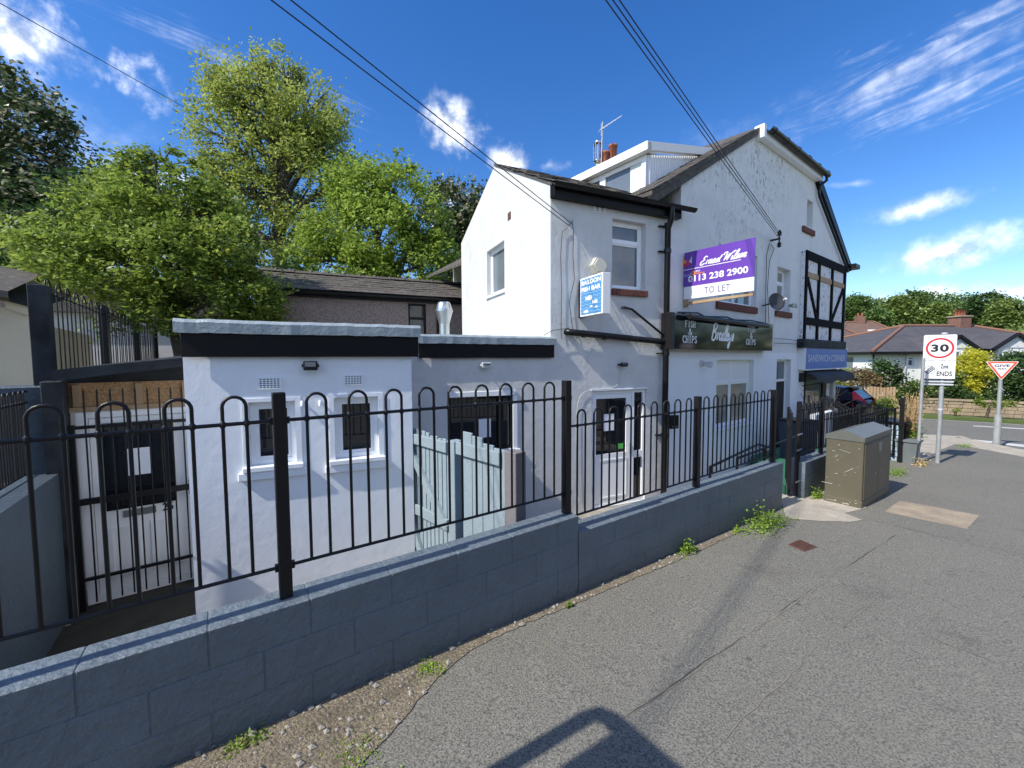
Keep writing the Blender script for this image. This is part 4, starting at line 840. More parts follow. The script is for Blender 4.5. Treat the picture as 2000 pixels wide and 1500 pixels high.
# roof
ev = -.72; sL = (7.38-4.86)/(3.61-ev); rx = 5.55; rz = 7.38+(rx-3.61)*sL; sR = (7.38-5.12)/(10.98-7.49)
def roofq(name, pts, m, th=.07, parent=mh):
    q = MB(M); n = len(pts); q.add(pts+[(a, b, c-th) for a, b, c in pts], [tuple(range(n)), tuple(range(n, 2*n))[::-1]]+[(i, (i+1) % n, n+(i+1) % n, n+i) for i in range(n)]); return q.build(name, m, parent)
rL = roofq('roof', [(ev, -.10, 4.86), (3.61, -.10, 7.38), (rx, 2.6, rz), (rx, 9, rz), (ev, 9, 4.86)], MT['slate'])
roofq('roof', [(3.61, -.10, 7.38), (7.49, -.10, 7.38), (rx, 2.6, rz)], MT['slate'])
roofq('roof', [(7.49, -.10, 7.38), (10.98, -.10, 5.12), (10.98, 9, 5.12), (rx, 9, rz), (rx, 2.6, rz)], MT['slate'])
me = slate_mesh(.30, .34, .014); inv = wm(rL).inverted(); thL = math.atan(sL)
for c_ in range(3):
    for r_ in range(19):
        x = ev+r_*.235*math.cos(thL)
        o = bpy.data.objects.new('slate', me); COL.objects.link(o); o.parent = rL
        o.matrix_basis = inv @ M.M @ Matrix.Translation((x, -.12+c_*.3+(.0 if r_ % 2 else -.03)+.3, 4.86+sL*(x-ev)+.008+rnd.uniform(0, .012))) @ Matrix.Rotation(-math.pi/2, 4, 'Z') @ Matrix.Rotation(thL-.03+rnd.uniform(-.01, .01), 4, 'X')
q = MB(M); q.add([(ev+.1, -.06, 4.86-.2), (3.61, -.06, 7.38-.16), (3.61, -.06, 7.31), (ev, -.06, 4.79), (ev+.1, -.0, 4.86-.2), (3.61, -.0, 7.38-.16), (3.61, -.0, 7.31), (ev, -.0, 4.79)], [(0, 1, 2, 3), (7, 6, 5, 4), (0, 4, 5, 1), (3, 2, 6, 7), (0, 3, 7, 4), (1, 5, 6, 2)]); q.build('verge', MT['slate'], mh)
q = MB(M); q.box(3.56, 7.62, -.16, -.002, 7.10, 7.29, .004); q.build('fascia', MT['upvc'], mh)
q = MB(M); q.box(3.48, 3.62, -.2, .02, 7.05, 7.36, .01); q.build('fascia_end', MT['upvc'], mh)
def gutter(fr, p, q_, r, parent, m='black_plastic'):
    p = Vector(p); q_ = Vector(q_); d = (q_-p).normalized(); s = Vector((0, 0, 1)).cross(d).normalized(); up_ = d.cross(s); n = 8
    mb = MB(fr)
    for rr_ in (r, r*.9):
        pts = [c+s*rr_*math.cos(a)+up_*rr_*math.sin(a) for c in (p, q_) for a in np.linspace(math.pi, 2*math.pi, n)]; mb.add(pts, [(i, i+1, n+i+1, n+i) for i in range(n-1)], True)
    mb.build('gutter', MT[m], parent)
gutter(M, (3.66, -.24, 7.30), (7.78, -.24, 7.28), .08, mh)
for x in np.arange(3.9, 7.7, .75): q = MB(M); q.tube([(x-.03, -.24, 7.29), (x+.03, -.24, 7.29)], .085, 10); q.build('gutter_clip', MT['black_plastic'], mh)
q = MB(M); q.tube([(7.66, -.24, 7.25), (7.66, -.24, 7.1), (7.60, -.1, 6.98), (7.60, -.08, 6.75)], .04, 10); q.tube([(7.60, -.08, 6.8), (7.64, -.08, 6.7), (10.7, -.08, 4.86)], .035, 10); q.build('rainwater_pipe', MT['black_plastic'], mh)
q = MB(M); q.add([(7.52, -.1, 7.05), (10.98, -.1, 4.92), (11.05, -.1, 5.10), (7.56, -.1, 7.33), (7.52, -.0, 7.05), (10.98, -.0, 4.92), (11.05, -.0, 5.10), (7.56, -.0, 7.33)], [(0, 1, 2, 3), (7, 6, 5, 4), (0, 4, 5, 1), (3, 2, 6, 7), (0, 3, 7, 4), (1, 5, 6, 2)]); q.build('bargeboard', MT['black_gloss'], mh)
q = MB(M); q.box(10.75, 11.25, -.28, .1, 4.98, 5.13, .01); q.build('eaves_end', MT['black_gloss'], mh)
# half-timbered bay
bx0 = M.hit(1571, 600, -.12)[0]; bx1 = M.hit(1649, 600, -.12)[0]; bz1 = M.hit(1572, 488, -.12)[1]; bz0 = M.hit(1572, 662, -.12)[1]
q = MB(M); q.box(bx0, bx1, -.10, -.002, bz0, bz1); q.build('bay', MT['bay_panel'], mh)
W = bx1-bx0; H = bz1-bz0
def beam(pts, w=.1, m='dark_timber', name='timber'):
    q = MB(M); a, b = pts; q.bar((a[0], -.12, a[1]), (b[0], -.12, b[1]), .05, w, up=(0, 1, 0) if False else (0, 0, 1)); q.build(name, MT[m], mh)
def tb(x0, x1, z0, z1, name='timber', m='timber_black'): q = MB(M); q.box(x0, x1, -.145, -.10, z0, z1, .006); q.build(name, MT[m], mh)
tb(bx0, bx0+.13, bz0, bz1); tb(bx1-.16, bx1, bz0, bz1); tb(bx0, bx1, bz1-.22, bz1+.02); zc = bz0+.52
tb(bx0+.13, bx1-.16, zc-.11, zc+.11)
c1 = bx0+W*.30; c2 = bx0+W*.63
for c in (c1, c2): tb(c-.07, c+.07, zc+.11, bz1-.22); tb(c-.07, c+.07, bz0, zc-.11)
zt2 = bz1-.62
for x0, x1 in ((bx0+.13, c1-.07), (c1+.07, c2-.07), (c2+.07, bx1-.16)): q = MB(M); q.box(x0, x1, -.135, -.10, zt2-.1, zt2+.05, .004); q.build('bare_board', MT['timber'], mh)
def diag(p, q_):
    mb = MB(M); a = Vector((p[0], 0, p[1])); b = Vector((q_[0], 0, q_[1])); d = (b-a).normalized(); nrm = Vector((-d.z, 0, d.x))*.055
    mb.prism([((a+nrm).x, (a+nrm).z), ((b+nrm).x, (b+nrm).z), ((b-nrm).x, (b-nrm).z), ((a-nrm).x, (a-nrm).z)], -.14, -.10); mb.build('timber', MT['timber_black'], mh)
diag((bx0+.17, zt2-.12), (c1-.08, zc+.12)); diag((bx1-.2, zt2-.12), (c2+.1, zc+.12))
q = MB(M); q.box(bx0-.12, bx1+.1, -.19, -.0, bz0-.26, bz0-.002, .015); q.build('bressummer', MT['dark_timber'], mh)
# open shop corner below the bay
q = MB(M); q.box(xw+.02, xw+.10, -.02, .1, -.9, 1.9, .004); q.build('shopfront_frame', MT['black_gloss'], mh)
xg1 = M.hit(1606, 780)[0]; xg2 = M.hit(1613, 780)[0]; xg3 = M.hit(1621, 780)[0]; xg4 = M.hit(1628, 780)[0]; xg5 = M.hit(1633, 780)[0]
q = MB(M); q.box(xw+.1, xg1, .05, .06, -.6, 1.75); q.build('shop_pane', MT['glass_grey'], mh)
q = MB(M); q.box(xg1, xg2, .0, .3, -.9, 1.9); q.build('shop_door_frame', MT['black_gloss'], mh)
for a, b in ((xg2+.02, xg3), (xg4, xg5)): q = MB(M); q.box(a, b, .02, .12, -.9, 1.9, .01); q.build('shop_post', MT['light_grey_metal'], mh)
q = MB(M); q.box(xw, xb1, .02, .28, 1.9, 2.35); q.build('lintel', MT['fresh_white'], mh)
q = MB(M); q.box(xw, xb1, .28, 3, 2.3, 2.4); q.build('ceiling', MT['fresh_white'], mh)
q = MB(M); q.box(xw-.25, xw, .28, 6, -1, 2.3); q.build('inner_wall', MT['pale_wall'], mh)
lx, lz = M.hit(1561, 737); t = thing('wall_lamp', 'small black wall lamp beside the sandwich shop corner', 'lamp', M, lx, 0, lz)
q = MB(M); q.box(lx-.06, lx+.06, -.12, -.0, lz-.13, lz+.13, .01); q.build('lamp_body', MT['black_metal'], t)
lx, lz = M.hit(1369, 710); t = thing('wall_lamp', 'round grey wall lamp under the black fish and chips sign', 'lamp', M, lx, 0, lz)
q = MB(M); q.tube([(lx, 0, lz), (lx, -.05, lz)], .07, 12); q.tube([(lx, -.05, lz), (lx+.01, -.12, lz-.01), (lx+.02, -.22, lz-.03)], [.03, .05, .07], 12); q.build('lamp_head', MT['light_grey_metal'], t)
# dormer
dd_ = .62
cx, cz0 = M.hit(1263, 382, dd_); _, cz1 = M.hit(1259, 300, dd_); ftop = M.hit(1259, 283, dd_)[1]; ex, ez = M.hit(1383, 306, dd_); ezf = M.hit(1385, 297, dd_)[1]
print('dormer', cx, cz0, cz1, ftop, ex, ez)
q = MB(M); q.prism([(cx, cz0-.3), (cx, cz1), (ex, ez), (ex, ez-.3)], dd_, dd_+.12); q.build('dormer_cheek', MT['upvc'], mh)
k = int((ex-cx)/.085)
for i in range(k):
    x = cx+.07+i*.085; zt_ = cz1+(ez-cz1)*(x-cx)/(ex-cx)-.01; q = MB(M); q.box(x, x+.072, dd_-.014, dd_-.001, 4.7+.577*(x+.7), zt_, .004); q.build('cladding_board', MT['upvc'], mh)
q = MB(M); q.add([(cx-.16, dd_-.14, ftop-.17), (ex+.3, dd_-.14, ezf-.17+.1), (ex+.3, dd_-.14, ezf+.1), (cx-.16, dd_-.14, ftop), (cx-.16, dd_-.02, ftop-.17), (ex+.3, dd_-.02, ezf-.17+.1), (ex+.3, dd_-.02, ezf+.1), (cx-.16, dd_-.02, ftop)], [(0, 1, 2, 3), (7, 6, 5, 4), (0, 4, 5, 1), (3, 2, 6, 7), (0, 3, 7, 4), (1, 5, 6, 2)]); q.build('dormer_fascia', MT['house_white'], mh)
do = M.w(cx, dd_); Dm = Fr(do.x, do.y, 37.1+90)        # x runs away from the camera, y outward (left)
Ld = 5.2
def dz(h): return h
q = MB(Dm); q.box(-.0, .10, -.02, .05, cz0-.35, cz1, .004); q.box(.1, Ld, -.02, .05, cz1-.10, cz1, .004); q.box(.1, Ld, -.02, .05, cz0-.35, cz0-.02)
for x in (Dm.hit(1185, 350)[0], Dm.hit(1150, 350)[0]): q.box(x, x+.16, -.02, .05, cz0-.02, cz1-.1, .004)
q.build('dormer_window_frame', MT['upvc'], mh)
q = MB(Dm); q.box(.1, Ld, .0, .01, cz0-.3, cz1-.1); q.build('dormer_pane', MT['glass_grey'], mh)
q = MB(Dm); n = 12
cw_ = (Dm.hit(1233, 330)[0]-.12)/(n-1)
q.add([(.12+cw_*i, .018+(.012 if i % 2 else 0), z) for i in range(n) for z in (cz0-.02, cz1-.1)], [(2*i, 2*i+2, 2*i+3, 2*i+1) for i in range(n-1)], True); q.build('curtain', MT['curtain'], mh, fixn=False)
q = MB(Dm); q.box(-.14, Ld+.1, .06, .20, ftop-.17, ftop, .006); q.build('dormer_fascia', MT['house_white'], mh)
q = MB(Dm); q.box(.03, Ld+.1, -(ex-cx)-.2, .06, ftop-.09, ftop-.04); q.build('dormer_roof', MT['grey_fibreglass'], mh)
q = MB(Dm); q.box(Ld-.1, Ld, -4, .0, cz0-.4, cz1); q.build('dormer_cheek', MT['upvc'], mh)
# chimney with pots, aerial
Yc = 14.5; k = Yc/800; cp = at(1172, 330, Yc); ch = thing('chimney', 'red clay chimney stack with two terracotta pots and steel flue behind the dormer', 'chimney', Fr(cp.x, cp.y, 30), 0, 0, 5)
zz = lambda py, px=1175: at(px, py, Yc).z
q = MB(Fr(cp.x, cp.y, 30)); q.box(-.3, .9, -.35, .35, 4.5, zz(338)); vs = [(x*s_+.3, y*s_, z) for z, s_ in ((zz(338), 1), (zz(322), .62)) for x, y in ((-.6, -.35), (.6, -.35), (.6, .35), (-.6, .35))]
q.add(vs, [(4, 5, 6, 7), (0, 1, 5, 4), (1, 2, 6, 5), (2, 3, 7, 6), (3, 0, 4, 7)]); q.build('stack', MT['terracotta'], ch)
def pot(px, pt, pb, rpx, m, name='pot'):
    c = at(px, pb, Yc); r = rpx*k; q = MB(); q.lathe((c.x, c.y, 0), [(r*.95, zz(pb, px)), (r, zz(pt+5, px)), (r*1.15, zz(pt+4, px)), (r*1.15, zz(pt, px)), (r*.8, zz(pt, px)), (r*.8, zz(pt+6, px))], 16); q.build(name, MT[m], ch)
pot(1182, 297, 326, 7, 'terracotta'); pot(1197, 284, 322, 7.5, 'terracotta')
c = at(1168, 300, Yc)
q = MB(); q.lathe((c.x, c.y, 0), [(6*k, zz(326)), (6*k, zz(318)), (9*k, zz(316)), (9*k, zz(314)), (4*k, zz(314))], 16); q.lathe((c.x, c.y, 0), [(9*k, zz(281)), (9.5*k, zz(279)), (5*k, zz(276)), (.01, zz(275))], 16)
for i in range(8): a = i*math.pi/4; q.tube([(c.x+8.3*k*math.cos(a), c.y+8.3*k*math.sin(a), zz(315)), (c.x+8.3*k*math.cos(a), c.y+8.3*k*math.sin(a), zz(280))], 1.1*k, 6)
q.lathe((c.x, c.y, 0), [(4.5*k, zz(315)), (4.5*k, zz(281))], 12); q.build('flue', MT['chrome'], ch)
am = thing('tv_aerial', 'television aerial on a thin mast above the chimney', 'aerial', Fr(cp.x, cp.y, 0), .1, -.3, 6.5)
mp = [at(1174, 332, Yc-.4), at(1177, 238, Yc-.4)]; q = MB(); q.tube(mp, .02, 8); q.build('mast', MT['galvanised'], am)
a = at(1172, 254, Yc-.4); b = at(1213, 227, Yc-.7); q = MB(); q.tube([a, b], .012, 6); q.build('boom', MT['light_grey_metal'], am)
for i in range(9):
    p = lerp(a, b, i/8.); q = MB(); s_ = 7-i*.35; e = Vector((s_*k*.55, .05, s_*k*.8)); q.tube([p-e, p+e], .006, 5); q.build('element', MT['light_grey_metal'], am)
q = MB(); p = lerp(a, b, .06); q.tube([p+Vector((0, 0, -12*k)), p+Vector((0, 0, 10*k))], .008, 5); q.build('reflector', MT['light_grey_metal'], am)
# satellite dish
dx_, dz_ = M.hit(1512, 590, -.3); t = thing('satellite_dish', 'dark grey satellite dish on the wall above the end of the black sign', 'satellite dish', M, dx_, 0, dz_)
q = MB(M); n = 20; vs = [(0, 0, 0)]; fs = []
ax = Vector((-.55, -.8, .25)).normalized(); s1 = ax.cross(Vector((0, 0, 1))).normalized(); s2 = s1.cross(ax); cc = Vector((dx_+.05, -.32, dz_))
vs = [cc-ax*.0]
for r_, dpt in ((.08, .006), (.15, .022), (.20, .045)):
    for i in range(n): a = 2*math.pi*i/n; vs.append(cc+s1*r_*math.cos(a)+s2*r_*1.1*math.sin(a)+ax*dpt)
fs = [(0, 1+i, 1+(i+1) % n) for i in range(n)]+[(1+j*n+i, 1+(j+1)*n+i, 1+(j+1)*n+(i+1) % n, 1+j*n+(i+1) % n) for j in range(2) for i in range(n)]
q.add(vs+[v-ax*.012 for v in vs], fs+[tuple(i+len(vs) for i in f)[::-1] for f in fs], True); q.build('dish', MT['dish'], t, fixn=False)
q = MB(M); q.tube([cc-ax*.01, (dx_+.1, -.0, dz_-.05)], .018, 8); q.tube([cc-s2*.2, cc-s2*.2+ax*.2, cc-s2*.06+ax*.3], .01, 6); q.build('arm', MT['dish'], t)
q = MB(M); q.tube([cc-s2*.06+ax*.28, cc-s2*.05+ax*.34], .03, 8); q.build('receiver', MT['light_grey_metal'], t)
sx, sz = M.hit(1536, 598); t = thing('security_light', 'twin white security lamps on the sill of the narrow upper window', 'light', M, sx, 0, sz)
for s_ in (-1, 1): q = MB(M); q.tube([(sx+s_*.06, -.08, sz), (sx+s_*.11, -.22, sz-.01)], [.035, .06], 10); q.build('lamp_head', MT['steel'], t)
q = MB(M); q.box(sx-.04, sx+.04, -.08, 0, sz-.06, sz+.03, .008); q.build('base', MT['upvc'], t)
ix, iz = M.hit(1505, 470); t = thing('cable_bracket', 'black cable bracket with insulators high on the stained gable wall', 'bracket', M, ix, 0, iz)
q = MB(M); q.bar((ix, 0, iz), (ix, -.22, iz), .04); q.tube([(ix, -.2, iz-.22), (ix, -.2, iz+.22)], .018, 8); q.build('arm', MT['black_metal'], t)
for dz3 in (-.14, .14): q = MB(M); q.lathe((ix, -.2, iz+dz3), [(.03, -.06), (.055, -.05), (.03, -.01), (.055, .0), (.03, .05)], 12); q.build('insulator', MT['black_plastic'], t)
cable('black cable dropping from the insulators to the black shop sign', M, [(1506, 478), (1512, 486), (1503, 510), (1499, 560), (1502, 632)], .008, d=-.05)
cable('thin black cable straight down the gable wall to the sign', M, [(1503, 475), (1497, 500), (1496, 560), (1495, 630)], .008, d=-.04)
cable('thin cable running along the wall from the black sign to the bay', M, [(1512, 661), (1540, 663), (1573, 668), (1610, 672)], .008, d=-.14)
cable('second thin cable below it running along the wall to the bay', M, [(1512, 670), (1540, 671), (1572, 673)], .008, d=-.1)
# ================================================================== SIGNS
# stroke lettering: cubic-smoothed pen strokes drawn with a ribbon
SCR = {  # (advance, strokes) with x height 1
 'B': (1.35, [[(.35, 2.0), (.15, 1.2), (0, 0)], [(-.05, 1.75), (.35, 2.15), (.95, 2.1), (.95, 1.6), (.4, 1.15), (.95, 1.0), (1.0, .4), (.5, -.05), (-.1, .1)]]),
 'r': (.62, [[(.05, .9), (.15, .95), (.1, 0)], [(.12, .5), (.3, .85), (.55, .9), (.5, .65)]]),
 'a': (.85, [[(.65, .8), (.35, 1.0), (.05, .5), (.25, .02), (.55, .3), (.68, .95)], [(.68, .95), (.6, .2), (.72, .0), (.88, .2)]]),
 'd': (.88, [[(.6, .8), (.35, 1.0), (.05, .5), (.25, .02), (.52, .3), (.85, 2.1)], [(.72, 1.4), (.58, .3), (.7, .0), (.9, .2)]]),
 'l': (.5, [[(.1, .3), (.45, 1.3), (.5, 2.0), (.32, 2.05), (.15, 1.0), (.15, .15), (.3, 0), (.5, .2)]]),
 'e': (.68, [[(.05, .45), (.4, .6), (.5, .9), (.3, 1.0), (.08, .6), (.15, .1), (.4, .0), (.68, .3)]]),
 'y': (.82, [[(.05, .9), (.1, .3), (.3, .1), (.6, .5), (.68, 1.0)], [(.68, 1.0), (.5, 0), (.2, -1.0), (-.05, -.9), (.1, -.4), (.8, .25)]]),
 's': (.6, [[(.1, .2), (.45, 1.0), (.5, .5), (.4, .05), (.05, .05)]]),
 'E': (1.25, [[(.9, 1.85), (.6, 2.05), (.3, 1.7), (.55, 1.2), (.75, 1.2)], [(.6, 1.15), (.1, .8), (.05, .2), (.45, -.05), (1.0, .35)], [(.95, 1.9), (1.05, 1.75)]]),
 'n': (.85, [[(.05, .9), (.15, .95), (.05, 0)], [(.08, .4), (.4, .95), (.55, .85), (.48, .15), (.6, 0), (.85, .25)]]),
 't': (.55, [[(.35, 1.7), (.15, .3), (.25, 0), (.5, .2)], [(.0, 1.1), (.55, 1.15)]]),
 'W': (1.7, [[(-.35, 1.4), (-.3, 1.9), (.1, 2.05), (.3, 1.6), (.25, 0)], [(.25, 0), (.9, 1.7)], [(.9, 1.7), (.8, 0)], [(.8, 0), (1.2, 1.3), (1.75, 2.0), (2.0, 1.8)]]),
 'i': (.42, [[(.1, .95), (.08, .2), (.2, 0), (.42, .25)], [(.2, 1.4), (.24, 1.45)]]),
 'o': (.75, [[(.4, 1.0), (.08, .6), (.2, .05), (.5, .2), (.5, .8), (.35, 1.0), (.75, .85)]]), ' ': (.55, [])}
def script(s, fr, x0, x1, zb, xh, y, m, parent, w, slant=.25, sxk=1.0):
    adv = sum(SCR[c][0] for c in s); kx = (x1-x0)/adv; x = 0; q = MB(fr)
    for c in s:
        a, st = SCR[c]
        for p in st:
            pts = [((x+u+slant*v)*kx+x0, zb+v*xh) for u, v in smooth(p)]; vs = []
            for i, pt in enumerate(pts):
                a1 = pts[max(i-1, 0)]; b1 = pts[min(i+1, len(pts)-1)]; dx = b1[0]-a1[0]; dz_3 = b1[1]-a1[1]; L = math.hypot(dx, dz_3) or 1
                ww = w*(.75+.35*abs(dz_3)/L)*(.6 if i in (0, len(pts)-1) else 1); vs += [(pt[0]-dz_3/L*ww/2, y, pt[1]+dx/L*ww/2), (pt[0]+dz_3/L*ww/2, y, pt[1]-dx/L*ww/2)]
            q.add(vs, [(2*i, 2*i+1, 2*i+3, 2*i+2) for i in range(len(pts)-1)])
        x += a
    return q.build('lettering', MT[m], parent, fixn=False)
def serif(s, fr, x0, x1, z0, z1, y, m, parent):
    S = {'F': [((.2, 0), (.2, 1), 1), ((.2, 1), (.85, 1), .5), ((.2, .52), (.7, .52), .5), ((.85, 1), (.85, .82), .5), ((.05, 0), (.42, 0), .5), ((.05, 1), (.2, 1), .5), ((.7, .62), (.7, .42), .4)],
         'I': [((.5, 0), (.5, 1), 1), ((.3, 0), (.7, 0), .5), ((.3, 1), (.7, 1), .5)],
         'H': [((.2, 0), (.2, 1), 1), ((.8, 0), (.8, 1), 1), ((.2, .5), (.8, .5), .5)]+[((a-.15, b), (a+.15, b), .5) for a in (.2, .8) for b in (0, 1)],
         'P': [((.22, 0), (.22, 1), 1), ((.08, 0), (.42, 0), .5), ((.08, 1), (.25, 1), .5), [(.22, .98), (.6, .98), (.82, .74), (.6, .48), (.22, .48)]],
         'C': [[(.85, .75), (.8, .92), (.5, 1), (.2, .8), (.12, .5), (.2, .2), (.5, 0), (.78, .06), (.88, .24)], ((.85, .7), (.85, 1), .4)],
         'S': [[(.76, .76), (.68, .95), (.45, 1), (.24, .86), (.27, .62), (.6, .45), (.78, .28), (.7, .06), (.45, 0), (.24, .08), (.2, .26)]],
         '&': [[(.92, .5), (.75, .15), (.45, 0), (.15, .12), (.12, .34), (.42, .58), (.56, .8), (.42, 1), (.26, .82), (.4, .55), (.9, .0)]]}
    q = MB(fr); n = len(s); cw = (x1-x0)/n; h = z1-z0; w = h*.16
    for i, c in enumerate(s):
        for st in S[c]:
            if isinstance(st, list):
                pts = [(x0+(i+u)*cw, z0+v_*h) for u, v_ in smooth(st, 4)]; vs = []
                for j, pt in enumerate(pts):
                    a1 = pts[max(j-1, 0)]; b1 = pts[min(j+1, len(pts)-1)]; dx = b1[0]-a1[0]; dz3 = b1[1]-a1[1]; L = math.hypot(dx, dz3) or 1; ww = w*(.5+.6*abs(dz3)/L)
                    vs += [(pt[0]-dz3/L*ww/2, y, pt[1]+dx/L*ww/2), (pt[0]+dz3/L*ww/2, y, pt[1]-dx/L*ww/2)]
                q.add(vs, [(2*j, 2*j+1, 2*j+3, 2*j+2) for j in range(len(pts)-1)])
            else:
                (a, b), (c_, d_), k_ = st; a = x0+(i+a)*cw; c_ = x0+(i+c_)*cw; b = z0+b*h; d_ = z0+d_*h; ww = w*k_/2
                if abs(c_-a) < 1e-6: q.add([(a-ww, y, b), (a+ww, y, b), (a+ww, y, d_), (a-ww, y, d_)], [(0, 1, 2, 3)])
                else: q.add([(a, y, b-ww), (c_, y, d_-ww), (c_, y, d_+ww), (a, y, b+ww)], [(0, 1, 2, 3)])
    return q.build('lettering', MT[m], parent, fixn=False)
# black gloss fascia sign
dS = -.22; sx0, sz1 = M.hit(1318, 611, dS); sx1, _ = M.hit(1510, 632, dS); sz0 = M.hit(1318, 681, dS)[1]
t = thing('shop_sign', 'long glossy black fish and chips shop sign with white lettering', 'sign', M, sx0, 0, sz0)
q = MB(M); q.box(sx0, sx1, dS, -.01, sz0, sz1, .006); q.build('panel', MT['gloss_sign'], t)
q = MB(M); q.box(sx0-.10, sx0-.003, dS-.01, -.0, sz0-.01, sz1+.01, .006); q.build('side_frame', MT['black_metal'], t)
def sp(px, py): return M.hit(px, py, dS)
serif('FISH', M, sp(1350, 0)[0], sp(1371.5, 0)[0], sp(1360, 640)[1], sp(1360, 628)[1], dS-.004, 'letter_white', t)
serif('&', M, sp(1357.5, 0)[0], sp(1364.5, 0)[0], sp(1360, 655)[1], sp(1360, 643)[1], dS-.004, 'letter_white', t)
serif('CHIPS', M, sp(1345.5, 0)[0], sp(1375.5, 0)[0], sp(1360, 670)[1], sp(1360, 657)[1], dS-.004, 'letter_white', t)
serif('FISH', M, sp(1478.5, 0)[0], sp(1493.5, 0)[0], sp(1486, 650)[1], sp(1486, 639.5)[1], dS-.004, 'letter_white', t)
serif('&', M, sp(1483.5, 0)[0], sp(1488.5, 0)[0], sp(1486, 662)[1], sp(1486, 652)[1], dS-.004, 'letter_white', t)
serif('CHIPS', M, sp(1475.5, 0)[0], sp(1495.5, 0)[0], sp(1486, 674)[1], sp(1486, 664)[1], dS-.004, 'letter_white', t)
script('Bradleys', M, sp(1405, 0)[0], sp(1449, 0)[0], sp(1410, 664.5)[1], (sp(1410, 634)[1]-sp(1410, 664.5)[1])/2.15, dS-.005, 'letter_white', t, .046, .22)
t = thing('trough_light', 'long black trough light along the top of the black shop sign', 'light', M, sx0, 0, sz1)
a = M.hit(1347, 618, -.34); b = M.hit(1500, 637, -.34); q = MB(M); q.tube([(a[0], -.34, a[1]), (b[0], -.34, b[1])], .05, 10); q.build('trough', MT['black_metal'], t)
for i in range(5): x = a[0]+(b[0]-a[0])*(i+.4)/5; z = a[1]+(b[1]-a[1])*(i+.4)/5; q = MB(M); q.bar((x, -.34, z), (x, -.02, z+.1), .03); q.build('bracket', MT['black_metal'], t)
q = MB(M); q.tube([(sx0+.3, -.1, sz1+.04), (sx0+1, -.12, sz1+.07), (sx0+1.3, -.1, sz1+.02), (sx0+2.2, -.12, sz1+.06), (sx0+2.6, -.1, sz1+.02), (sx0+3.4, -.12, sz1+.05), (sx0+4.4, -.1, sz1+.02)], .016, 6); q.build('lead', MT['wire'], t)
# purple TO LET board projecting from the wall
bo = M.w(M.hit(1333, 530)[0]+.02, 0); B = Fr(bo.x, bo.y, 37.1-90); Bh = lambda px, py: B.hit(px, py, 0)
bx1_, bzt = Bh(1475, 470); bz_b = (Bh(1475, 571)[1]+Bh(1333, 582)[1])/2; bzt = (Bh(1475, 469)[1]+Bh(1334, 490)[1])/2; bx0_ = .02
print('board', bx1_, bzt, bz_b, Bh(1333, 490), Bh(1333, 582), Bh(1475, 571))
t = thing('letting_board', 'purple and white letting agent board projecting from the stained gable wall', 'sign', B, 0, 0, bz_b)
zs_ = Bh(1475, 540)[1]
q = MB(B); q.box(bx0_, bx1_, 0, .02, bz_b, zs_); q.build('white_panel', MT['sign_white'], t)
q = MB(B); q.box(bx0_, bx1_, 0, .02, zs_, bzt); q.build('purple_panel', MT['sign_purple'], t)
q = MB(B); q.bar((.0, .06, bz_b-.08), (bx1_*.98, .06, bz_b-.05), .05); q.build('support_arm', MT['timber'], t)
q = MB(B); q.box(-.01, .06, .02, .12, bz_b-.14, bzt-.05, .005); q.build('wall_batten', MT['timber'], t)
e = -.003
def b2(px, py): return Bh(px, py)
text('0113 238 2900', B, b2(1344.5, 535)[0], b2(1461.5, 530)[0], b2(1461, 533)[1]-.0, b2(1461, 519)[1], e, MT['sign_white'], t, bold=.028)
text('TO LET', B, b2(1376, 560)[0], b2(1426, 560)[0], b2(1424, 567)[1], b2(1424, 554)[1], e, MT['text_purple'], t, spacing=1.15)
script('Ernest Wilson', B, b2(1367, 505)[0], b2(1457, 500)[0], b2(1455, 499)[1]-.02, (b2(1455, 483)[1]-b2(1455, 499)[1])/2.0, e, 'sign_white', t, .024, .45)
q = MB(B); zl = b2(1461, 500.5)[1]-.035; q.add([(b2(1344, 0)[0], e, zl-.006), (b2(1461, 0)[0], e, zl-.006), (b2(1461, 0)[0], e, zl+.006), (b2(1344, 0)[0], e, zl+.006)], [(0, 1, 2, 3)]); q.build('rule', MT['sign_white'], t, fixn=False)
text('Part of', B, b2(1344.5, 0)[0], b2(1360, 0)[0], zl-.135, zl-.07, e, MT['light_lilac'], t)
q = MB(B); cx2 = b2(1365, 0)[0]; q.add([(cx2+r_*math.cos(a), e, zl-.085+r_*math.sin(a)) for r_ in (.02, .042) for a in np.linspace(0, 2*math.pi, 17)[:-1]], [(i, (i+1) % 16, 16+(i+1) % 16, 16+i) for i in range(16)]); q.build('emblem_ring', MT['orange'], t, fixn=False)
text('BTG', B, b2(1370, 0)[0], b2(1378.5, 0)[0], zl-.075, zl-.045, e, MT['sign_white'], t, bold=.03); text('Eddisons', B, b2(1370, 0)[0], b2(1388, 0)[0], zl-.115, zl-.085, e, MT['orange'], t, bold=.03)
q = MB(B); ex0 = b2(1344.5, 0)[0]; ew = b2(1361, 0)[0]-ex0; zq = zl+.05; hq = .19
for tri, mm in (([(0, 1), (.45, .55), (0, .1)], 'orange'), ([(0, .45), (.4, .35), (.2, -.1)], 'sign_red'), ([(.3, .2), (.55, .85), (.65, .1)], 'pink_red'), ([(.55, .85), (1, 0), (.6, .3)], 'pink_red'), ([(1.05, 1.05), (.7, .5), (1.05, .3)], 'light_lilac')):
    q = MB(B); q.add([(ex0+a*ew, e, zq+b*hq) for a, b in tri], [(0, 1, 2)]); q.build('emblem', MT[mm], t, fixn=False)
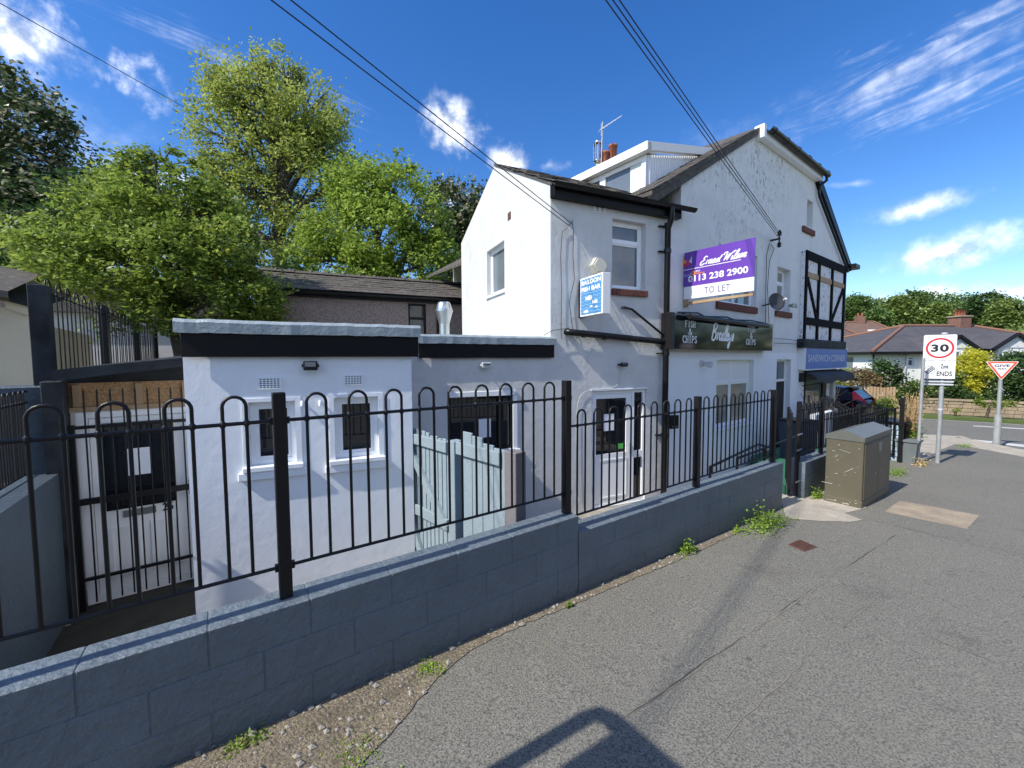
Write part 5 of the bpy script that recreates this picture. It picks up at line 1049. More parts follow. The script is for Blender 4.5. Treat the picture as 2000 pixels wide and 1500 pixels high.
# fish bar projecting sign
fo = A.w(A.hit(1128, 560)[0], 0); Fb = Fr(fo.x, fo.y, -66.05); fh = lambda px, py: Fb.hit(px, py, 0)
fx0 = fh(1133, 580)[0]; fx1 = fh(1177, 580)[0]; fz1 = fh(1177, 531)[1]; fz0 = fh(1177, 612)[1]
print('fish', fx0, fx1, fz0, fz1, fh(1133, 546), fh(1133, 616))
t = thing('projecting_sign', 'blue and white fish bar box sign projecting from the wing wall', 'sign', Fb, 0, 0, fz0)
q = MB(Fb); q.box(fx0, fx1, .0, .15, fz0, fz1, .006); q.build('box', MT['sign_white'], t)
q = MB(Fb); q.box(-.02, fx0-.004, .02, .13, fz0+.0, fz1-.03, .004); q.build('bracket', MT['black_metal'], t)
q = MB(Fb); q.add([(fx0+.03, e, fz0+.03), (fx1-.03, e, fz0+.03), (fx1-.03, e, fz1-.03), (fx0+.03, e, fz1-.03)], [(0, 1, 2, 3)]); q.build('face', MT['sign_blue'], t, fixn=False)
H_ = fz1-fz0; W_s = fx1-fx0-.06
for i in range(6):
    q = MB(Fb); zc_ = fz0+.06+i*H_*.095; vs = []
    for j in range(41): x = fx0+.032+(W_s-.004)*j/40; s_ = math.sin(j/40*math.pi*8+i*.8)*.009; vs += [(x, -.005, zc_+s_), (x, -.005, zc_+.014+s_)]
    q.add(vs, [(2*j, 2*j+2, 2*j+3, 2*j+1) for j in range(40)]); q.build('wave', MT['wave_blue'], t, fixn=False)
text('BAILDON', Fb, fx0+.05, fx1-.045, fz1-.125, fz1-.05, -.005, MT['sign_white'], t, bold=.045); text('FISH BAR', Fb, fx0+.05, fx1-.045, fz1-.235, fz1-.16, -.005, MT['sign_white'], t, bold=.045)
for fx, fz, L in ((.42, .45, .20), (.72, .31, .15), (.55, .20, .09), (.78, .16, .08), (.28, .08, .14)):
    x = fx0+.03+W_s*fx; z = fz0+.03+H_*.9*fz; q = MB(Fb); n = 12
    body = [(x+L*.5*math.cos(a)*.8+L*.08, -.008, z+L*.2*math.sin(a)) for a in np.linspace(-2.75, 2.75, n)]; q.add(body+[(x-L*.5, -.008, z+L*.2), (x-L*.44, -.008, z), (x-L*.5, -.008, z-L*.2)], [tuple(range(n)), (0, n-1, n, n+1), (0, n+1, n+2)]); q.build('fish', MT['sign_white'], t, fixn=False)
    q = MB(Fb); ex_ = x+L*.34; q.add([(ex_+.01*L/.2*math.cos(a), -.011, z+L*.04+.01*L/.2*math.sin(a)) for a in np.linspace(0, 6.28, 9)[:-1]], [tuple(range(8))]); q.build('eye', MT['sign_blue'], t, fixn=False)
# sandwich shop sign and awning
dC = -.16; cx0, cz1_ = M.hit(1574, 680, dC); cx1, _ = M.hit(1655, 684, dC); cz0_ = M.hit(1575, 721, dC)[1]
t = thing('shop_sign', 'faded blue sandwich shop sign with pale lettering on the corner', 'sign', M, cx0, 0, cz0_)
q = MB(M); q.box(cx0, cx1, dC, -.02, cz0_, cz1_, .008); q.build('panel', MT['shop_blue'], t)
q = MB(M); q.box(cx0-.10, cx0-.003, dC-.01, -.0, cz0_-.02, cz1_+.03, .008); q.build('end_cap', MT['upvc_grey'], t)
q = MB(M); q.box(cx0, cx1+.01, dC-.015, -.0, cz1_+.003, cz1_+.05, .004); q.build('trim', MT['upvc_grey'], t)
q = MB(M); q.box(cx0, cx1+.01, dC-.015, -.0, cz0_-.04, cz0_-.003, .004); q.build('trim', MT['upvc_grey'], t)
text('SANDWICH CORNER', M, M.hit(1578, 700, dC)[0], M.hit(1650, 700, dC)[0], M.hit(1578, 707, dC)[1], M.hit(1578, 692.5, dC)[1], dC-.004, mat('faded_lettering', (.5, .55, .7), .5), t, bold=.02)
t = thing('awning', 'drooping dark grey fabric awning under the blue sandwich sign', 'awning', M, cx0, 0, 1.5)
q = MB(M); n = 12; vs = []
for i in range(n+1):
    x = cx0+.25+(cx1-cx0-.3)*i/n; s_ = .03*math.sin(i*1.3); vs += [(x, -.02, cz0_-.06), (x, -.34, cz0_-.20+s_), (x, -.40, cz0_-.28+s_), (x, -.40, cz0_-.42+s_*1.3)]
q.add(vs, [(4*i+j, 4*i+4+j, 4*i+5+j, 4*i+1+j) for i in range(n) for j in range(3)], True); q.build('canvas', mat('awning_cloth', (.035, .038, .045), .8, var=.2), t, fixn=False)
q = MB(M); q.bar((cx0+.3, -.02, cz0_-.5), (cx0+.3, -.55, cz0_-.38), .03); q.bar((cx1-.1, -.02, cz0_-.5), (cx1-.1, -.55, cz0_-.38), .03); q.build('arm', MT['black_metal'], t)
# ================================================================== ROAD SIGNS
g = gh(1832, 905); t = thing('road_sign', 'square 30 speed limit sign with zone ends plate on a grey pole', 'road sign', Fr(g.x, g.y, -36), 0, 0, g.z)
Sg = Fr(g.x, g.y, -36); k = g.y/800; zt = at(1834, 655, g.y).z; zm = at(1834, 705, g.y).z; zb = at(1834, 740, g.y).z
q = MB(Sg); q.tube([(0, .05, g.z-.05), (0, .05, zt+.04)], .038, 14); q.build('pole', MT['galvanised'], t)
q = MB(Sg); q.tube([(0, .05, at(1834, 800, g.y).z-.02), (0, .05, at(1834, 800, g.y).z+.02)], .043, 14); q.tube([(0, .05, zt+.03), (0, .05, zt+.06)], .05, 14); q.build('collar', MT['light_grey_metal'], t)
h = (zt-zb)
def sgx(px): return Sg.hit(px, 700, -.02)[0]
X0, X1 = sgx(1802.5), sgx(1867.5); print('sign w', X0, X1, zt-zm, zm-zb)
q = MB(Sg); q.box(X0, X1, -.02, -.005, zm+.008, zt, .004); pl = q.build('plate', MT['sign_white'], t)
q = MB(Sg); q.box(X0, X1, -.02, -.005, zb, zm, .004); q.build('lower_plate', MT['sign_white'], t)
for z in (zt+.0, zt-.25, zb-.06, zb-.12): q = MB(Sg); q.box(X0+.01, X1-.01, -.004, .012, z-.015, z+.015, .003); q.build('channel', MT['light_grey_metal'], t)
q = MB(Sg); q.box(X0+.02, X1-.02, .09, .1, zb-.15, zb+.2, .003); q.build('rear_plate', MT['galvanised'], t)
def ring(fr, cx, cz, r0, r1, y, m, parent, n=48, name='ring', sz=1.0):
    q = MB(fr); q.add([(cx+r*math.cos(2*math.pi*i/n), y, cz+sz*r*math.sin(2*math.pi*i/n)) for r in (r0, r1) for i in range(n)], [(i, (i+1) % n, n+(i+1) % n, n+i) for i in range(n)]); return q.build(name, MT[m], parent, fixn=False)
cxs = (X0+X1)/2; czs = (zm+zt)/2+.004; R1 = min((X1-X0)*.43, (zt-zm)*.43)
ring(Sg, cxs, czs, R1*.84, R1, -.0245, 'sign_red', t, sz=1.0)
text('30', Sg, cxs-R1*.62, cxs+R1*.62, czs-R1*.37, czs+R1*.37, -.0245, MT['sign_black'], t, bold=.035, spacing=1.1)
text('Zone', Sg, sgx(1838), sgx(1853), zb+(zm-zb)*.58, zb+(zm-zb)*.82, -.0245, MT['sign_black'], t, bold=.02); text('ENDS', Sg, sgx(1831), sgx(1861), zb+(zm-zb)*.16, zb+(zm-zb)*.42, -.0245, MT['sign_black'], t, bold=.015)
ring(Sg, sgx(1817), (zb+zm)/2, .075, .085, -.0245, 'galvanised', t, 28)
text('20', Sg, sgx(1817)-.05, sgx(1817)+.05, (zb+zm)/2-.035, (zb+zm)/2+.035, -.0245, MT['galvanised'], t)
q = MB(Sg)
for dd3 in (-.02, 0, .02): q.add([(sgx(1817)-.06+dd3, -.026, (zb+zm)/2-.06-dd3), (sgx(1817)-.052+dd3, -.026, (zb+zm)/2-.068-dd3), (sgx(1817)+.06+dd3, -.026, (zb+zm)/2+.052-dd3), (sgx(1817)+.052+dd3, -.026, (zb+zm)/2+.06-dd3)], [(0, 1, 2, 3)])
q.build('cancel_bar', MT['sign_black'], t, fixn=False)
g = gh(1792, 905); z1 = at(1797, 699, g.y).z; t = thing('marker_post', 'plain pale grey post left of the speed limit sign', 'post', Fr(g.x, g.y, -36), 0, 0, g.z)
q = MB(); q.tube([(g.x, g.y, g.z-.05), (g.x+.01, g.y, z1)], .028, 12); q.build('pole', MT['galvanised'], t)
g = gh(1947, 868); Gs = Fr(g.x, g.y, -40); t = thing('road_sign', 'triangular give way sign on a stout grey pole at the kerb', 'road sign', Gs, 0, 0, g.z)
zt = at(1956, 706, g.y).z; zb = at(1956, 743, g.y).z; zw = at(1950, 812, g.y).z
q = MB(Gs); q.tube([(0, .05, g.z-.05), (0, .05, zw), (0, .05, zw+.02)], .075, 16); q.build('base_sleeve', MT['galvanised'], t)
q = MB(Gs); q.tube([(0, .05, zw), (0, .05, zt-.06)], .042, 14); q.build('pole', MT['galvanised'], t)
hw = (zt-zb)/.866/2*1.0; hw = max(hw, (Gs.hit(1987, 707)[0]-Gs.hit(1925, 707)[0])/2)
def tri(s_, y0, y1, m, name, rc=.06):
    cz = zt-(zt-zb)/3; V3 = [(-hw, zt), (hw, zt), (0, zb)]; V3 = [(a*s_, cz+(b-cz)*s_) for a, b in V3]; pts = []
    for i in range(3):
        a, b, c = V3[i-1], V3[i], V3[(i+1) % 3]
        for kk in range(5):
            f_ = kk/4; p = (b[0]+(a[0]-b[0])*rc, b[1]+(a[1]-b[1])*rc); q_ = (b[0]+(c[0]-b[0])*rc, b[1]+(c[1]-b[1])*rc)
            pts.append(tuple((1-f_)**2*p[j]+2*f_*(1-f_)*b[j]+f_*f_*q_[j] for j in (0, 1)))
    q = MB(Gs); q.prism(pts, y0, y1); q.build(name, MT[m], t)
tri(1, -.012, .0, 'sign_white', 'plate'); tri(.94, -.015, -.012, 'sign_orange_red', 'red_border'); tri(.70, -.018, -.015, 'sign_white', 'white_field', .02)
ht_ = zt-zb; text('GIVE', Gs, -hw*.46, hw*.46, zt-ht_*.29, zt-ht_*.155, -.021, MT['sign_black'], t, bold=.03); text('WAY', Gs, -hw*.28, hw*.28, zt-ht_*.44, zt-ht_*.335, -.021, MT['sign_black'], t, bold=.03)
# ================================================================== OLIVE STREET CABINET
c0 = gh(1682, 994); c1_ = gh(1611.5, 979); c2_ = gh(1732, 958)
Cf = Fr(c0.x, c0.y, 35.3); Lc = (c2_-c0).length; Dc = (c1_-c0).length; zg = c0.z-.04
print('cab', Lc, Dc); zt = at(1683, 856, c0.y).z
t = thing('street_cabinet', 'scratched olive metal telecoms cabinet with pitched lid on the pavement', 'cabinet', Cf, 0, 0, zg)
Dc = .43; Lc = 1.30
q = MB(Cf); q.box(0, Lc, 0, Dc, zg, zt-.06, .006); q.build('body', MT['cabinet_paint'], t)
q = MB(Cf); q.box(-.006, Lc+.006, -.006, Dc+.006, zg-.05, zg+.13, .004); q.build('plinth', MT['cabinet_paint'], t)
q = MB(Cf); e_ = .008; zp = zt+.085
q.add([(-e_, -e_, zt-.06), (Lc+e_, -e_, zt-.06), (Lc+e_, Dc+e_, zt-.06), (-e_, Dc+e_, zt-.06), (-e_, -e_, zt), (Lc+e_, -e_, zt), (Lc+e_, Dc+e_, zt), (-e_, Dc+e_, zt), (-e_, Dc/2, zp), (Lc+e_, Dc/2, zp)],
      [(0, 3, 2, 1), (0, 1, 5, 4), (2, 3, 7, 6), (4, 5, 9, 8), (6, 7, 8, 9), (0, 4, 8, 7, 3), (1, 2, 6, 9, 5)]); q.build('lid', MT['cabinet_roof'], t)
for a, b in ((.03, Lc/2-.004), (Lc/2+.004, Lc-.03)):
    q = MB(Cf); q.box(a, b, -.012, -.001, zg+.16, zt-.1, .004); dd3 = q.build('door', MT['cabinet_paint'], t)
    q = MB(Cf); q.tube([((a+b)/2+(.18 if a < .1 else -.18), -.02, (zg+zt)/2-.05), ((a+b)/2+(.18 if a < .1 else -.18), -.012, (zg+zt)/2-.05)], .014, 10); q.build('lock', MT['steel'], dd3)
q = MB(Cf); q.box(Lc*.5, Lc*.5+.13, -.015, -.012, zt-.27, zt-.14); q.build('label_plate', MT['grey_label'], t)
for i in range(26):
    y = rnd.uniform(.03, Dc-.05); z = rnd.choice([zg+.05+abs(rnd.gauss(0, .05)), zg+rnd.uniform(.1, .9), zg+.72+rnd.gauss(0, .04)]); L = rnd.uniform(.006, .04) if i > 3 else .13; a = rnd.uniform(-.7, .3); q = MB(Cf) if i == 0 else q
    h_ = rnd.uniform(.002, .006); q.add([(-.0075, y, z), (-.0075, y+L*math.cos(a), z+L*math.sin(a)), (-.0075, y+L*math.cos(a), z+L*math.sin(a)+h_), (-.0075, y+.004, z+h_*1.6)], [(0, 1, 2, 3)])
q.build('paint_chips', MT['scratch'], t, kind='stuff', fixn=False)
# planter with dried stems by the marker post
g = gh(1779, 905); z = g.z; t = thing('planter', 'tall grey planter with straw coloured dried plants beside the pole', 'planter', Fr(g.x, g.y, 20), 0, 0, z)
f = Fr(g.x+.03, g.y+.1, 35); q = MB(f); vs = [(x*s_, y*s_, zz_) for zz_, s_ in ((z, .75), (z+.48, 1)) for x, y in ((-.17, -.17), (.17, -.17), (.17, .17), (-.17, .17))]
q.add(vs, [(0, 3, 2, 1), (0, 1, 5, 4), (1, 2, 6, 5), (2, 3, 7, 6), (3, 0, 4, 7)]); q.box(-.19, .19, -.19, .19, z+.455, z+.49); q.build('pot', MT['planter'], t)
# handrails of the steps in the yard
t = thing('handrail', 'black tubular handrails stepping down behind the railings to the shop yard', 'handrail', Wl, 4.4, .9, YARD)
q = MB(Wl)
for pts, d in (([(1387, 912), (1480, 868), (1494, 871)], .9), ([(1440, 895), (1554, 853), (1562, 851)], .75)):
    P_ = [Wl.hit(*p, d) for p in pts]; q.tube([(x, d, z) for x, z in P_], .02, 10); 
    for x, z in (P_[0], P_[-1]): q.tube([(x, d, z), (x, d, z-.8)], .02, 10)
q.build('rail', MT['black_metal'], t)
# ================================================================== BUILDINGS BEHIND
Pb = Fr(-1.5, 12.5, 23.95)
pb_ = thing('pebbledash_outbuilding', 'long brown pebbledash outbuilding with slate roof behind the flat roofs', 'building', Pb, -3, 0, .3)
zt = Pb.hit(730, 570)[1]; zr = Pb.hit(730, 551, 1.0)[1]; pw = op(Pb, 797, 832, 592, 665); x0 = Pb.hit(500, 600)[0]
print('peb', zt, zr, pw, x0, Pb.hit(560, 560), Pb.hit(903, 580))
q = MB(Pb); q.prism([(x0, .2), (1.5, .2), (1.5, zt+.04), (x0, zt+.04)], 0, .2, holes=[hole(pw)]); q.box(x0, x0+.2, .2, 3.6, .2, zt); q.box(x0, 1.5, 3.6, 3.8, .2, zt); q.build('wall', MT['pebbledash'], pb_)
window(pb_, Pb, pw, .06, .05, transoms=[pw[3]-.42], pane='glass_dark', frame='black_gloss', bead=.01)
slp = (zr-zt)/1.2; n_ = int((1.6-x0)/.3)
q = MB(Pb); q.add([(x0-.2, -.2, zt-.2*slp), (1.6, -.2, zt-.2*slp), (1.6, 1.9, zt+1.9*slp), (x0-.2, 1.9, zt+1.9*slp), (1.6, 4, zt), (x0-.2, 4, zt)], [(0, 1, 2, 3), (3, 2, 4, 5)]); r2_ = q.build('roof', MT['slate'], pb_)
slates(r2_, Pb, x0-.2, 1.6, -.22, 7, lambda y: zt+slp*y, slp, .36, .3, 1.2)
me = MB(); me.prism([(0, 0), (.44, 0), (.44, .02), (0, .02)], 0, .01); 
q = MB(); q.add([(0, -.15, 0), (.45, -.15, 0), (.45, 0, .09), (0, 0, .09), (.45, .15, 0), (0, .15, 0)], [(0, 1, 2, 3), (3, 2, 4, 5)]); q.box(.41, .47, -.16, .16, .01, .10); me = mesh_of(q, 'ridge_tile', MT['pebble'])
q = MB(); q.add([(0, -.15, 0), (.45, -.15, 0), (.45, 0, .09), (0, 0, .09), (.45, .15, 0), (0, .15, 0)], [(0, 1, 2, 3), (3, 2, 4, 5)]); q.lathe((.44, 0, .05), [(.05, -.02), (.05, .05), (.01, .07)], 8); me = mesh_of(q, 'ridge_tile', MT['slate'])
for i in range(int((1.7-x0)/.46)): inst('ridge_tile', me, pb_, Pb, (x0-.15+i*.46, 1.9, zt+1.9*slp+rnd.uniform(.0, .015)))
gutter(Pb, (x0-.2, -.27, zt-.13), (1.6, -.27, zt-.13), .06, pb_)
q = MB(Pb); q.box(x0, 1.5, -.16, -.002, zt-.24, zt-.08); q.build('fascia', MT['black_gloss'], pb_)
px_ = Pb.hit(854, 590)[0]; q = MB(Pb); q.tube([(px_, -.27, zt-.16), (px_, -.2, zt-.28), (px_, -.07, zt-.42), (px_, -.07, .3)], .04, 8); q.build('downpipe', MT['black_plastic'], pb_)
# cream building at the left edge
Cr = Fr(-8.5, 7.1, 37.1); cb = thing('cream_building', 'cream painted building with dark sloping eaves at the left edge', 'building', Cr, -1, 0, .5)
zt0 = Cr.hit(8, 600)[1]; zt1 = Cr.hit(66, 622)[1]; a0 = Cr.hit(8, 600)[0]; a1 = Cr.hit(66, 622)[0]
print('cream', a0, zt0, a1, zt1)
q = MB(Cr); q.prism([(-4, .3), (a1+.12, .3), (a1+.12, zt1), (a0, zt0), (-4, zt0)], 0, .25); q.box(-4, a1+.1, .25, 4, .3, zt1-.1); q.build('wall', MT['cream_wall'], cb)
b0 = Cr.hit(9, 583, -.05); b1 = Cr.hit(66, 605, -.05)
q = MB(Cr); q.add([(b0[0], -.05, zt0-.02), (b1[0]+.1, -.05, zt1-.02), (b1[0]+.1, -.05, b1[1]-.02), (b0[0], -.05, b0[1]), (b0[0], -.01, zt0-.02), (b1[0]+.1, -.01, zt1-.02), (b1[0]+.1, -.01, b1[1]-.02), (b0[0], -.01, b0[1])], [(0, 1, 2, 3), (7, 6, 5, 4), (0, 4, 5, 1), (3, 2, 6, 7), (0, 3, 7, 4), (1, 5, 6, 2)]); q.build('fascia', MT['cream_wall'], cb)
q = MB(Cr); q.add([(b0[0]-.1, -.1, b0[1]), (b1[0]+.15, -.1, b1[1]-.02), (b1[0]+.15, -.1, b1[1]+.06), (b0[0]-.1, -.1, b0[1]+.08), (b0[0]-.1, 2, b0[1]+.6), (b1[0]+.15, 2, b1[1]+.5)], [(0, 1, 2, 3), (3, 2, 5, 4)]); q.build('roof_edge', MT['dark_timber'], cb)
e0 = Cr.hit(0, 541, -.5); e1 = Cr.hit(52, 571, -.5)
q = MB(Cr); q.add([(e0[0]-3, -.5, e0[1]+.25), (e1[0]-.2, -.5, e1[1]-.0), (e1[0]-.2, -.5, e1[1]-.1), (e0[0]-3, -.5, e0[1]-.02), (e0[0]-3, 1.5, e0[1]+.9), (e1[0]-.2, 1.5, e1[1]+.6), (e1[0]-.3, -.0, e1[1]-.12), (e0[0]-3, 0, e0[1]-.05)], [(0, 1, 2, 3), (0, 1, 5, 4), (3, 2, 6, 7)]); q.build('roof', MT['slate'], cb)
# pale garage behind the upper railings
Ga = Fr(*at(70, 650, 11.5)[:2], 20); gl = (at(345, 650, 12.5)-at(70, 650, 11.5)).length
t = thing('garage', 'pale grey garage wall with slate roof behind the high railings', 'building', Ga)
zt = at(200, 612, 12).z
q = MB(Ga); q.box(-1, gl+1.2, 0, 4, 0, zt); q.build('wall', MT['pale_wall'], t)
q = MB(Ga); q.prism([(-1.3, zt), (gl+1.5, zt), (gl+.6, zt+1.0), (-.6, zt+1.0)], -.2, 4.2); q.build('roof', MT['slate'], t)
# bungalow across the main road
Bg = Fr(*at(1703, 690, 24)[:2], 4); bz = at(1703, 685, 24).z
bl = thing('bungalow', 'white rendered bungalow with grey hipped slate roof across the road', 'house', Bg, 5, 0, -.9)
EX = 16.; DY = 9.
bh = lambda px, py, d=0: Bg.hit(px, py, d)
ws = [op(Bg, 1711, 1720, 698, 719), op(Bg, 1775, 1786, 697, 715)]
q = MB(Bg); q.prism([(0, -1.2), (EX, -1.2), (EX, bz), (0, bz)], 0, .25, holes=[hole(w) for w in ws]); q.box(0, .25, .25, DY, -1.2, bz); q.box(EX-.25, EX, .25, DY, -1.2, bz); q.build('wall', MT['house_white'], bl)
for w in ws: window(bl, Bg, w, .06, .05, transoms=[w[2]+(w[3]-w[2])*.7], pane='glass_grey', bead=.01)
for y0_, y1_ in ((1.2, 2.0), (3.0, 3.7)): q = MB(Bg); q.box(-.02, -.005, y0_, y1_, bz-1.5, bz-.35); q.build('window', MT['glass_grey'], bl)
rzz = bh(1765, 637, 4.5)[1]; rx0 = bh(1765, 637, 4.5)[0]; print('bung', bz, rzz, rx0, ws)
def roofB(name, pts, m, parent=bl):
    q = MB(Bg); q.add(pts, [tuple(range(len(pts)))]); return q.build(name, m, parent, fixn=False)
o_ = .35; zB = bz+.02
C4 = [(-o_, -o_, zB-.1), (EX+o_, -o_, zB-.1), (EX+o_, DY+o_, zB-.1), (-o_, DY+o_, zB-.1)]; Rg = [(rx0, 4.5, rzz), (EX-4, 4.5, rzz)]
for f_ in ((C4[0], C4[1], Rg[1], Rg[0]), (C4[1], C4[2], Rg[1]), (C4[2], C4[3], Rg[0], Rg[1]), (C4[3], C4[0], Rg[0])): roofB('roof', list(f_), MT['roof_slate_far'])
for a, b in ((C4[0], Rg[0]), (C4[1], Rg[1]), (C4[3], Rg[0]), (Rg[0], Rg[1])): q = MB(Bg); q.tube([Vector(a)+Vector((0, 0, .04)), Vector(b)+Vector((0, 0, .04))], .1, 6); q.build('ridge_tiles', MT['ridge_orange'], bl)
q = MB(Bg); q.box(-o_, EX+o_, -o_-.05, -o_+.02, zB-.24, zB-.08); q.box(-o_-.05, -o_+.02, -o_, DY, zB-.24, zB-.08); q.build('gutter', MT['black_plastic'], bl)
for px in (1703, 1766): x = bh(px, 700)[0]; q = MB(Bg); q.tube([(x+.05, -.06, bz-.1), (x+.05, -.06, -1)], .04, 6); q.build('downpipe', MT['black_plastic'] if px == 1703 else MT['pale_wall'], bl)
for (pxa, pxb, apy, bpy_) in ((1838, 1903, 659, 680), (1946, 2022, 655, 679)):
    x0 = bh(pxa, bpy_, -.7)[0]; x1 = bh(pxb, bpy_, -.7)[0]; xm_ = (x0+x1)/2; z0 = bh(pxa, bpy_, -.7)[1]; z1 = bh((pxa+pxb)/2, apy, -.7)[1]
    q = MB(Bg); q.prism([(x0, z0), (x1, z0), (xm_, z1)], -.7, 0); q.box(x0+.2, x1-.2, -.65, 0, -1, z0); q.build('bay_gable', MT['house_white'], bl)
    q = MB(Bg); q.bar((x0-.3, -.78, z0-.12), (xm_, -.78, z1+.08), .12, .16); q.bar((x1+.3, -.78, z0-.12), (xm_, -.78, z1+.08), .12, .16); q.build('bargeboard', MT['black_gloss'], bl)
    q = MB(Bg); q.add([(x0-.3, -.85, z0-.05), (xm_, -.85, z1+.16), (xm_, 3, z1+.16), (x0-.3, 1.0, z0-.05), (x1+.3, -.85, z0-.05), (x1+.3, 1.0, z0-.05)], [(0, 1, 2, 3), (1, 4, 5, 2)]); q.build('roof', MT['roof_slate_far'], bl, fixn=False)
    nw = 3; ww_ = (x1-x0-.7)/nw
    for i in range(nw): r = (x0+.35+i*ww_+.05, x0+.35+(i+1)*ww_-.05, z0-1.35, z0-.15); window(bl, Bg, r, -.72, .07, transoms=[r[2]+.8], pane='glass_dark', bead=.01)
c = bh(1874, 630, 4.5)[0]; ct = bh(1874, 617, 4.5)[1]
q = MB(Bg); q.box(c-.42, c+.42, 4.1, 4.9, rzz-.8, ct-.1, .01); cs_ = q.build('chimney', MT['chimney_brick'], bl)
q = MB(Bg); q.box(c-.5, c+.5, 4.05, 4.95, ct-.1, ct, .01); q.build('cap', MT['stone'], cs_)
for dx_ in (-.3, -.1, .1, .3): q = MB(Bg); q.lathe((c+dx_, 4.5, 0), [(.09, ct), (.08, ct+.42), (.1, ct+.43)], 8); q.build('pot', MT['terracotta'], cs_)
# red roofed houses behind it
for (px, py, Y, w, h, rot, lb) in ((1672, 660, 42, 6, 2.2, 20, 'far red-brown roofed house just right of the timbered bay'), (1706, 655, 48, 7, 2.4, -15, 'far red roofed house with skylight left of the bungalow roof')):
    p = at(px, py, Y); f = Fr(p.x, p.y, rot); t = thing('house', lb, 'house', f)
    q = MB(f); q.box(-w/2, w/2, 0, 6, -2, p.z-.6); q.build('wall', MT['house_white'], t)
    q = MB(f); zt = p.z-.6; hh = h; q.add([(-w/2-.3, -.3, zt), (w/2+.3, -.3, zt), (w/2+.3, 6.3, zt), (-w/2-.3, 6.3, zt), (-w/5, 3, zt+hh), (w/5, 3, zt+hh)], [(0, 1, 5, 4), (1, 2, 5), (2, 3, 4, 5), (3, 0, 4)]); q.build('roof', MT['red_roof'], t)
    q = MB(f); q.tube([(-w/2-.3, -.3, zt+.05), (-w/5, 3, zt+hh+.05), (w/5, 3, zt+hh+.05), (w/2+.3, -.3, zt+.05)], .1, 6); q.build('ridge_tiles', MT['ridge_orange'], t)
    q = MB(f); q.box(-.4, .4, 2.6, 3.4, zt, zt+hh+.7); c_ = q.build('chimney', MT['chimney_brick'], t)
    for s_ in (-.2, .2): q = MB(f); q.lathe((s_, 3, 0), [(.1, zt+hh+.7), (.09, zt+hh+1.1)], 8); q.build('pot', MT['terracotta'], c_)
    if px > 1700: q = MB(f); q.add([(.1, .95, zt+.95), (.9, .95, zt+.95), (.9, 1.5, zt+1.35), (.1, 1.5, zt+1.35)], [(0, 1, 2, 3)]); q.build('skylight', MT['sign_white'], t)
# low stone garden wall on the far side of the road
Sw = Fr(*Q(14, 1.5), math.degrees(math.atan2(-.515, .857)))
t = thing('stone_wall', 'low buff stone garden wall beyond the verge across the road', 'wall', Sw)
zw_ = lambda x: pav(*Sw.w(x, 0)[:2])
q = MB(Sw); Lw_ = 26
q.add([(x, y, z) for x in np.linspace(0, Lw_, 14) for y, z in ((.03, zw_(x)-.2), (.03, zw_(x)+.66), (.3, zw_(x)+.66), (.3, zw_(x)-.2))], [(4*i+j, 4*i+(j+1) % 4, 4*i+4+(j+1) % 4, 4*i+4+j) for i in range(13) for j in range(4)]); q.build('mortar_core', MT['mortar'], t)
smesh = []
for s_ in range(4):
    q = MB(); q.box(0, 1, 0, .25, 0, .155, .014); m_ = mesh_of(q, 'stone', MT['stone']); smesh.append(m_)
for row in range(4):
    x = rnd.uniform(0, .3)
    while x < Lw_-.5:
        L = rnd.uniform(.25, .55); inst('stone', rnd.choice(smesh), t, Sw, (x, rnd.uniform(-.02, .015), zw_(x)+.02+row*.165), scale=(L-.015, 1, 1)); x += L
x = 0
while x < Lw_-.6:
    L = rnd.uniform(.55, .75); inst('capstone', smesh[0], t, Sw, (x, -.05, zw_(x)+.675), scale=(L-.01, 1.5, .55)); x += L
# timber garden gate beside the lilac
gp = at(1722, 775, 18.9); f = Fr(gp.x, gp.y, -20); t = thing('timber_gate', 'small slatted timber garden gate below the lilac bush', 'gate', f)
for i in range(9): q = MB(f); q.box(-.55+i*.12, -.46+i*.12, 0, .03, gp.z-.35, gp.z+.45+.02*math.sin(i)); q.build('slat', MT['timber'], t)
q = MB(f); q.box(-.6, .6, .03, .07, gp.z-.2, gp.z-.1); q.box(-.6, .6, .03, .07, gp.z+.25, gp.z+.33); q.build('rail', MT['timber'], t)
# ================================================================== PARKED CAR
Cc = Fr(14.04, 16.05, 127); zc0 = pav(14, 16)-.1
car = thing('parked_car', 'dark blue hatchback with tall red tail lights seen beyond the garden railings', 'car', Cc, 0, 0, zc0)
def loft(secs, name, m, closed=True, parent=car):
    q = MB(Cc); n = len(secs[0]); vs = [(x, y, z+zc0) for s_ in secs for x, y, z in s_]
    q.add(vs, [(i*n+j, i*n+(j+1) % n, (i+1)*n+(j+1) % n, (i+1)*n+j) for i in range(len(secs)-1) for j in range(n)], True); q.add([vs[j] for j in range(n)], [tuple(range(n))]); q.add(vs[-n:], [tuple(range(n))]); return q.build(name, MT[m], parent)
prof = [(.02, .28), (-.06, .45), (-.07, .68), (.0, .92), (.2, .99), (1.2, .99), (2.6, .97), (3.25, .93), (3.9, .84), (4.25, .72), (4.4, .5), (4.36, .28)]
ysec = [(-.90, .93), (-.935, .97), (-.80, 1.0), (0, 1.012), (.80, 1.0), (.935, .97), (.90, .93)]
ysec = [(-.93, .90, .05), (-.95, .95, .02), (-.88, 1.0, .0), (0, 1.02, -.02), (.88, 1.0, 0), (.95, .95, .02), (.93, .90, .05)]
loft([[(x+(2.15-x)*k_, y, .6+(z-.6)*s_) for x, z in prof] for y, s_, k_ in ysec], 'body', 'car_paint')
gp_ = [(.08, .95), (.32, 1.22), (.62, 1.40), (1.1, 1.47), (1.9, 1.48), (2.4, 1.42), (3.2, .95)]
